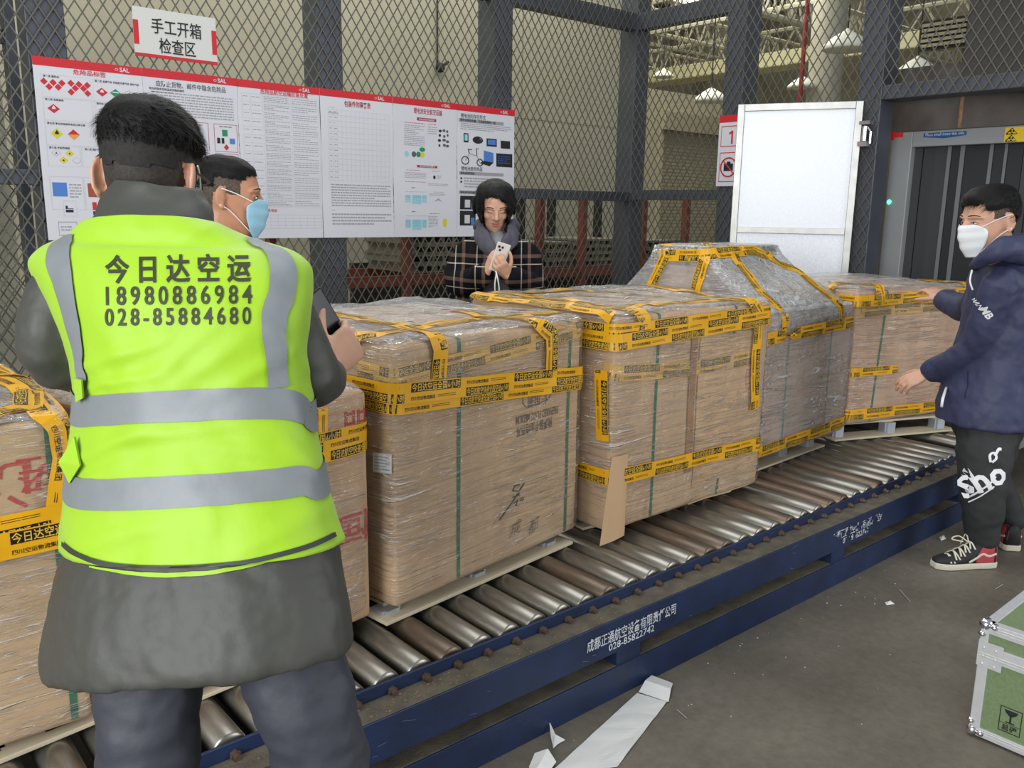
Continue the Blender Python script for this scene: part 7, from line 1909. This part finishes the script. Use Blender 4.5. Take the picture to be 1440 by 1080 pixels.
fq(ym - 0.0025, ym + 0.0025, z0 + 0.034, z1 - 0.024); fq(ym - 0.012, ym + 0.012, z0 + 0.031, z0 + 0.035)
put_text(b, '易碎', fp(ym, z0 + 0.006), M.to_3x3() @ Vector((0, -1, 0)), Z, M.to_3x3() @ Vector((-1, 0, 0)), 0.022, bold=0.02, res=2, off=0)
tag(b.build('fragile_mark', M_black, T, recalc=False), 'black fragile glass symbol')
b = MB(); c = Vector((0.16, -0.155, CH - 0.0008)); b.quad(*[M @ (c + Vector(v)) for v in ((-0.05, 0.045, 0), (-0.05, -0.10, 0), (0.05, -0.10, 0), (0.05, 0.045, 0))])
b.quad(*[M @ (c + Vector(v)) for v in ((-0.02, 0.00, 0.0008), (-0.02, -0.06, 0.0008), (0.03, -0.06, 0.0008), (0.03, 0.0, 0.0008))], 1)
tag(b.build('yellow_sticker', [mat('sticker_yellow', (244, 212, 30), 0.5), mat('sticker_red', (200, 90, 40), 0.5)], T, recalc=False), 'yellow sticker')
# paper strip
M_pap = mat('backing_paper', (214, 214, 210), 0.6, var=0.04, vscale=10)
L0, L1 = (770, 1092), (896, 976); R0, R1 = (868, 1080), (938, 988)
b = MB(); R = []
for j in range(25):
    t_ = j / 24; a = onZ(L0[0] + (L1[0] - L0[0]) * t_, L0[1] + (L1[1] - L0[1]) * t_, 0); c = onZ(R0[0] + (R1[0] - R0[0]) * t_, R0[1] + (R1[1] - R0[1]) * t_, 0)
    R.append([a.lerp(c, k / 6) + Z * (0.004 + 0.006 * abs(noise.noise(Vector((t_ * 5, k * 0.25, 1))))) for k in range(7)])
b.rings(R, cap=False, closed=False)
F = [onZ(898, 976, 0) + Z * 0.008, onZ(940, 990, 0) + Z * 0.008, onZ(946, 966, 0) + Z * 0.014, onZ(916, 957, 0) + Z * 0.02]
b.add([F[0], F[1], F[1].lerp(F[2], 0.5) + Z * 0.012, F[2], F[3], F[0].lerp(F[3], 0.5) + Z * 0.012], [(0, 1, 2, 5), (5, 2, 3, 4)])
o = b.build('paper_strip', M_pap, None, smooth=False, recalc=False); tag(o, 'long white strip of backing paper with a folded end on the floor', 'paper'); sd = o.modifiers.new('thickness', 'SOLIDIFY'); sd.thickness = 0.0012
def scrap(ps, zs, label, name='paper_scrap'):
    b = MB(); P = [onZ(x, y, 0) + Z * z for (x, y), z in zip(ps, zs)]; c = sum(P, Vector()) / len(P) + Z * 0.008
    b.add(P + [c], [(i, (i + 1) % len(P), len(P)) for i in range(len(P))]); o = b.build(name, M_pap, None, recalc=False); tag(o, label, 'paper'); sd = o.modifiers.new('thickness', 'SOLIDIFY'); sd.thickness = 0.001
scrap([(772, 1027), (778, 1032), (782, 1038), (795, 1042), (784, 1048), (778, 1054), (775, 1040)], (0.03, 0.012, 0.006, 0.003, 0.003, 0.003, 0.006), 'small torn white paper scrap beside the long paper strip')
scrap([(744, 1080), (752, 1068), (770, 1066), (782, 1076), (770, 1090), (748, 1092)], (0.003, 0.02, 0.03, 0.01, 0.003, 0.003), 'crumpled white paper at the bottom edge below the small scrap')
scrap([(1244, 848), (1252, 846), (1258, 850), (1247, 852)], (0.002, 0.004, 0.002, 0.002), 'tiny white litter flake on the floor left of the flight case')
scrap([(1321, 756), (1327, 755), (1330, 759), (1323, 761)], (0.002, 0.01, 0.004, 0.002), 'tiny white litter crumb on the floor by the conveyor, left of the sneakers')
for k, (p, q, lb) in enumerate((((952, 998), (966, 1010), 'short straw of litter lying on the floor near the folded paper end'), ((1265, 829), (1280, 846), 'thin pale straw lying on the floor left of the flight case'), ((1400, 828), (1410, 822), 'small straw on the floor behind the flight case'))):
    b = MB(); b.tube([onZ(*p, 0.003), onZ(*q, 0.003)], 0.002, 6); tag(b.build('litter_straw', mat('straw', (150, 144, 130), 0.8)), lb, 'straw')
M_lit = mat('litter_pale', (168, 162, 150), 0.8)
b = MB(); rr = random.Random(3)
for k in range(120):
    x = rr.uniform(1.2, 6); y = rr.uniform(0.2, 1.68) if k % 2 else 1.68 - abs(rr.gauss(0, 0.15)); s = rr.uniform(0.001, 0.0045); b.ell(Vector((x, y, s * 0.4)), (Vector((s, 0, 0)), Vector((0, s * rr.uniform(0.5, 1), 0)), Vector((0, 0, s * 0.5))), 0, 6, 4)
tag(b.build('floor_litter', M_lit), 'fine pale crumbs of litter scattered over the concrete floor', 'litter', kind='stuff')
b = MB()
for k in range(170):
    x = rr.gauss(1.25, 0.30) if k % 3 else rr.uniform(0.6, 4.6); y = rr.uniform(FYB + 0.01, 1.77); s = rr.uniform(0.001, 0.004); b.ell(Vector((x, y, 0.2815 + s * 0.4)), (Vector((s * 1.6, 0, 0)), Vector((0, s * rr.uniform(0.5, 1), 0)), Vector((0, 0, s * 0.5))), 0, 6, 4)
tag(b.build('wood_chips', mat('chip_brown', (122, 106, 82), 0.8)), 'wood chips and crumbs lying on the dusty conveyor ledge', 'chips', kind='stuff')
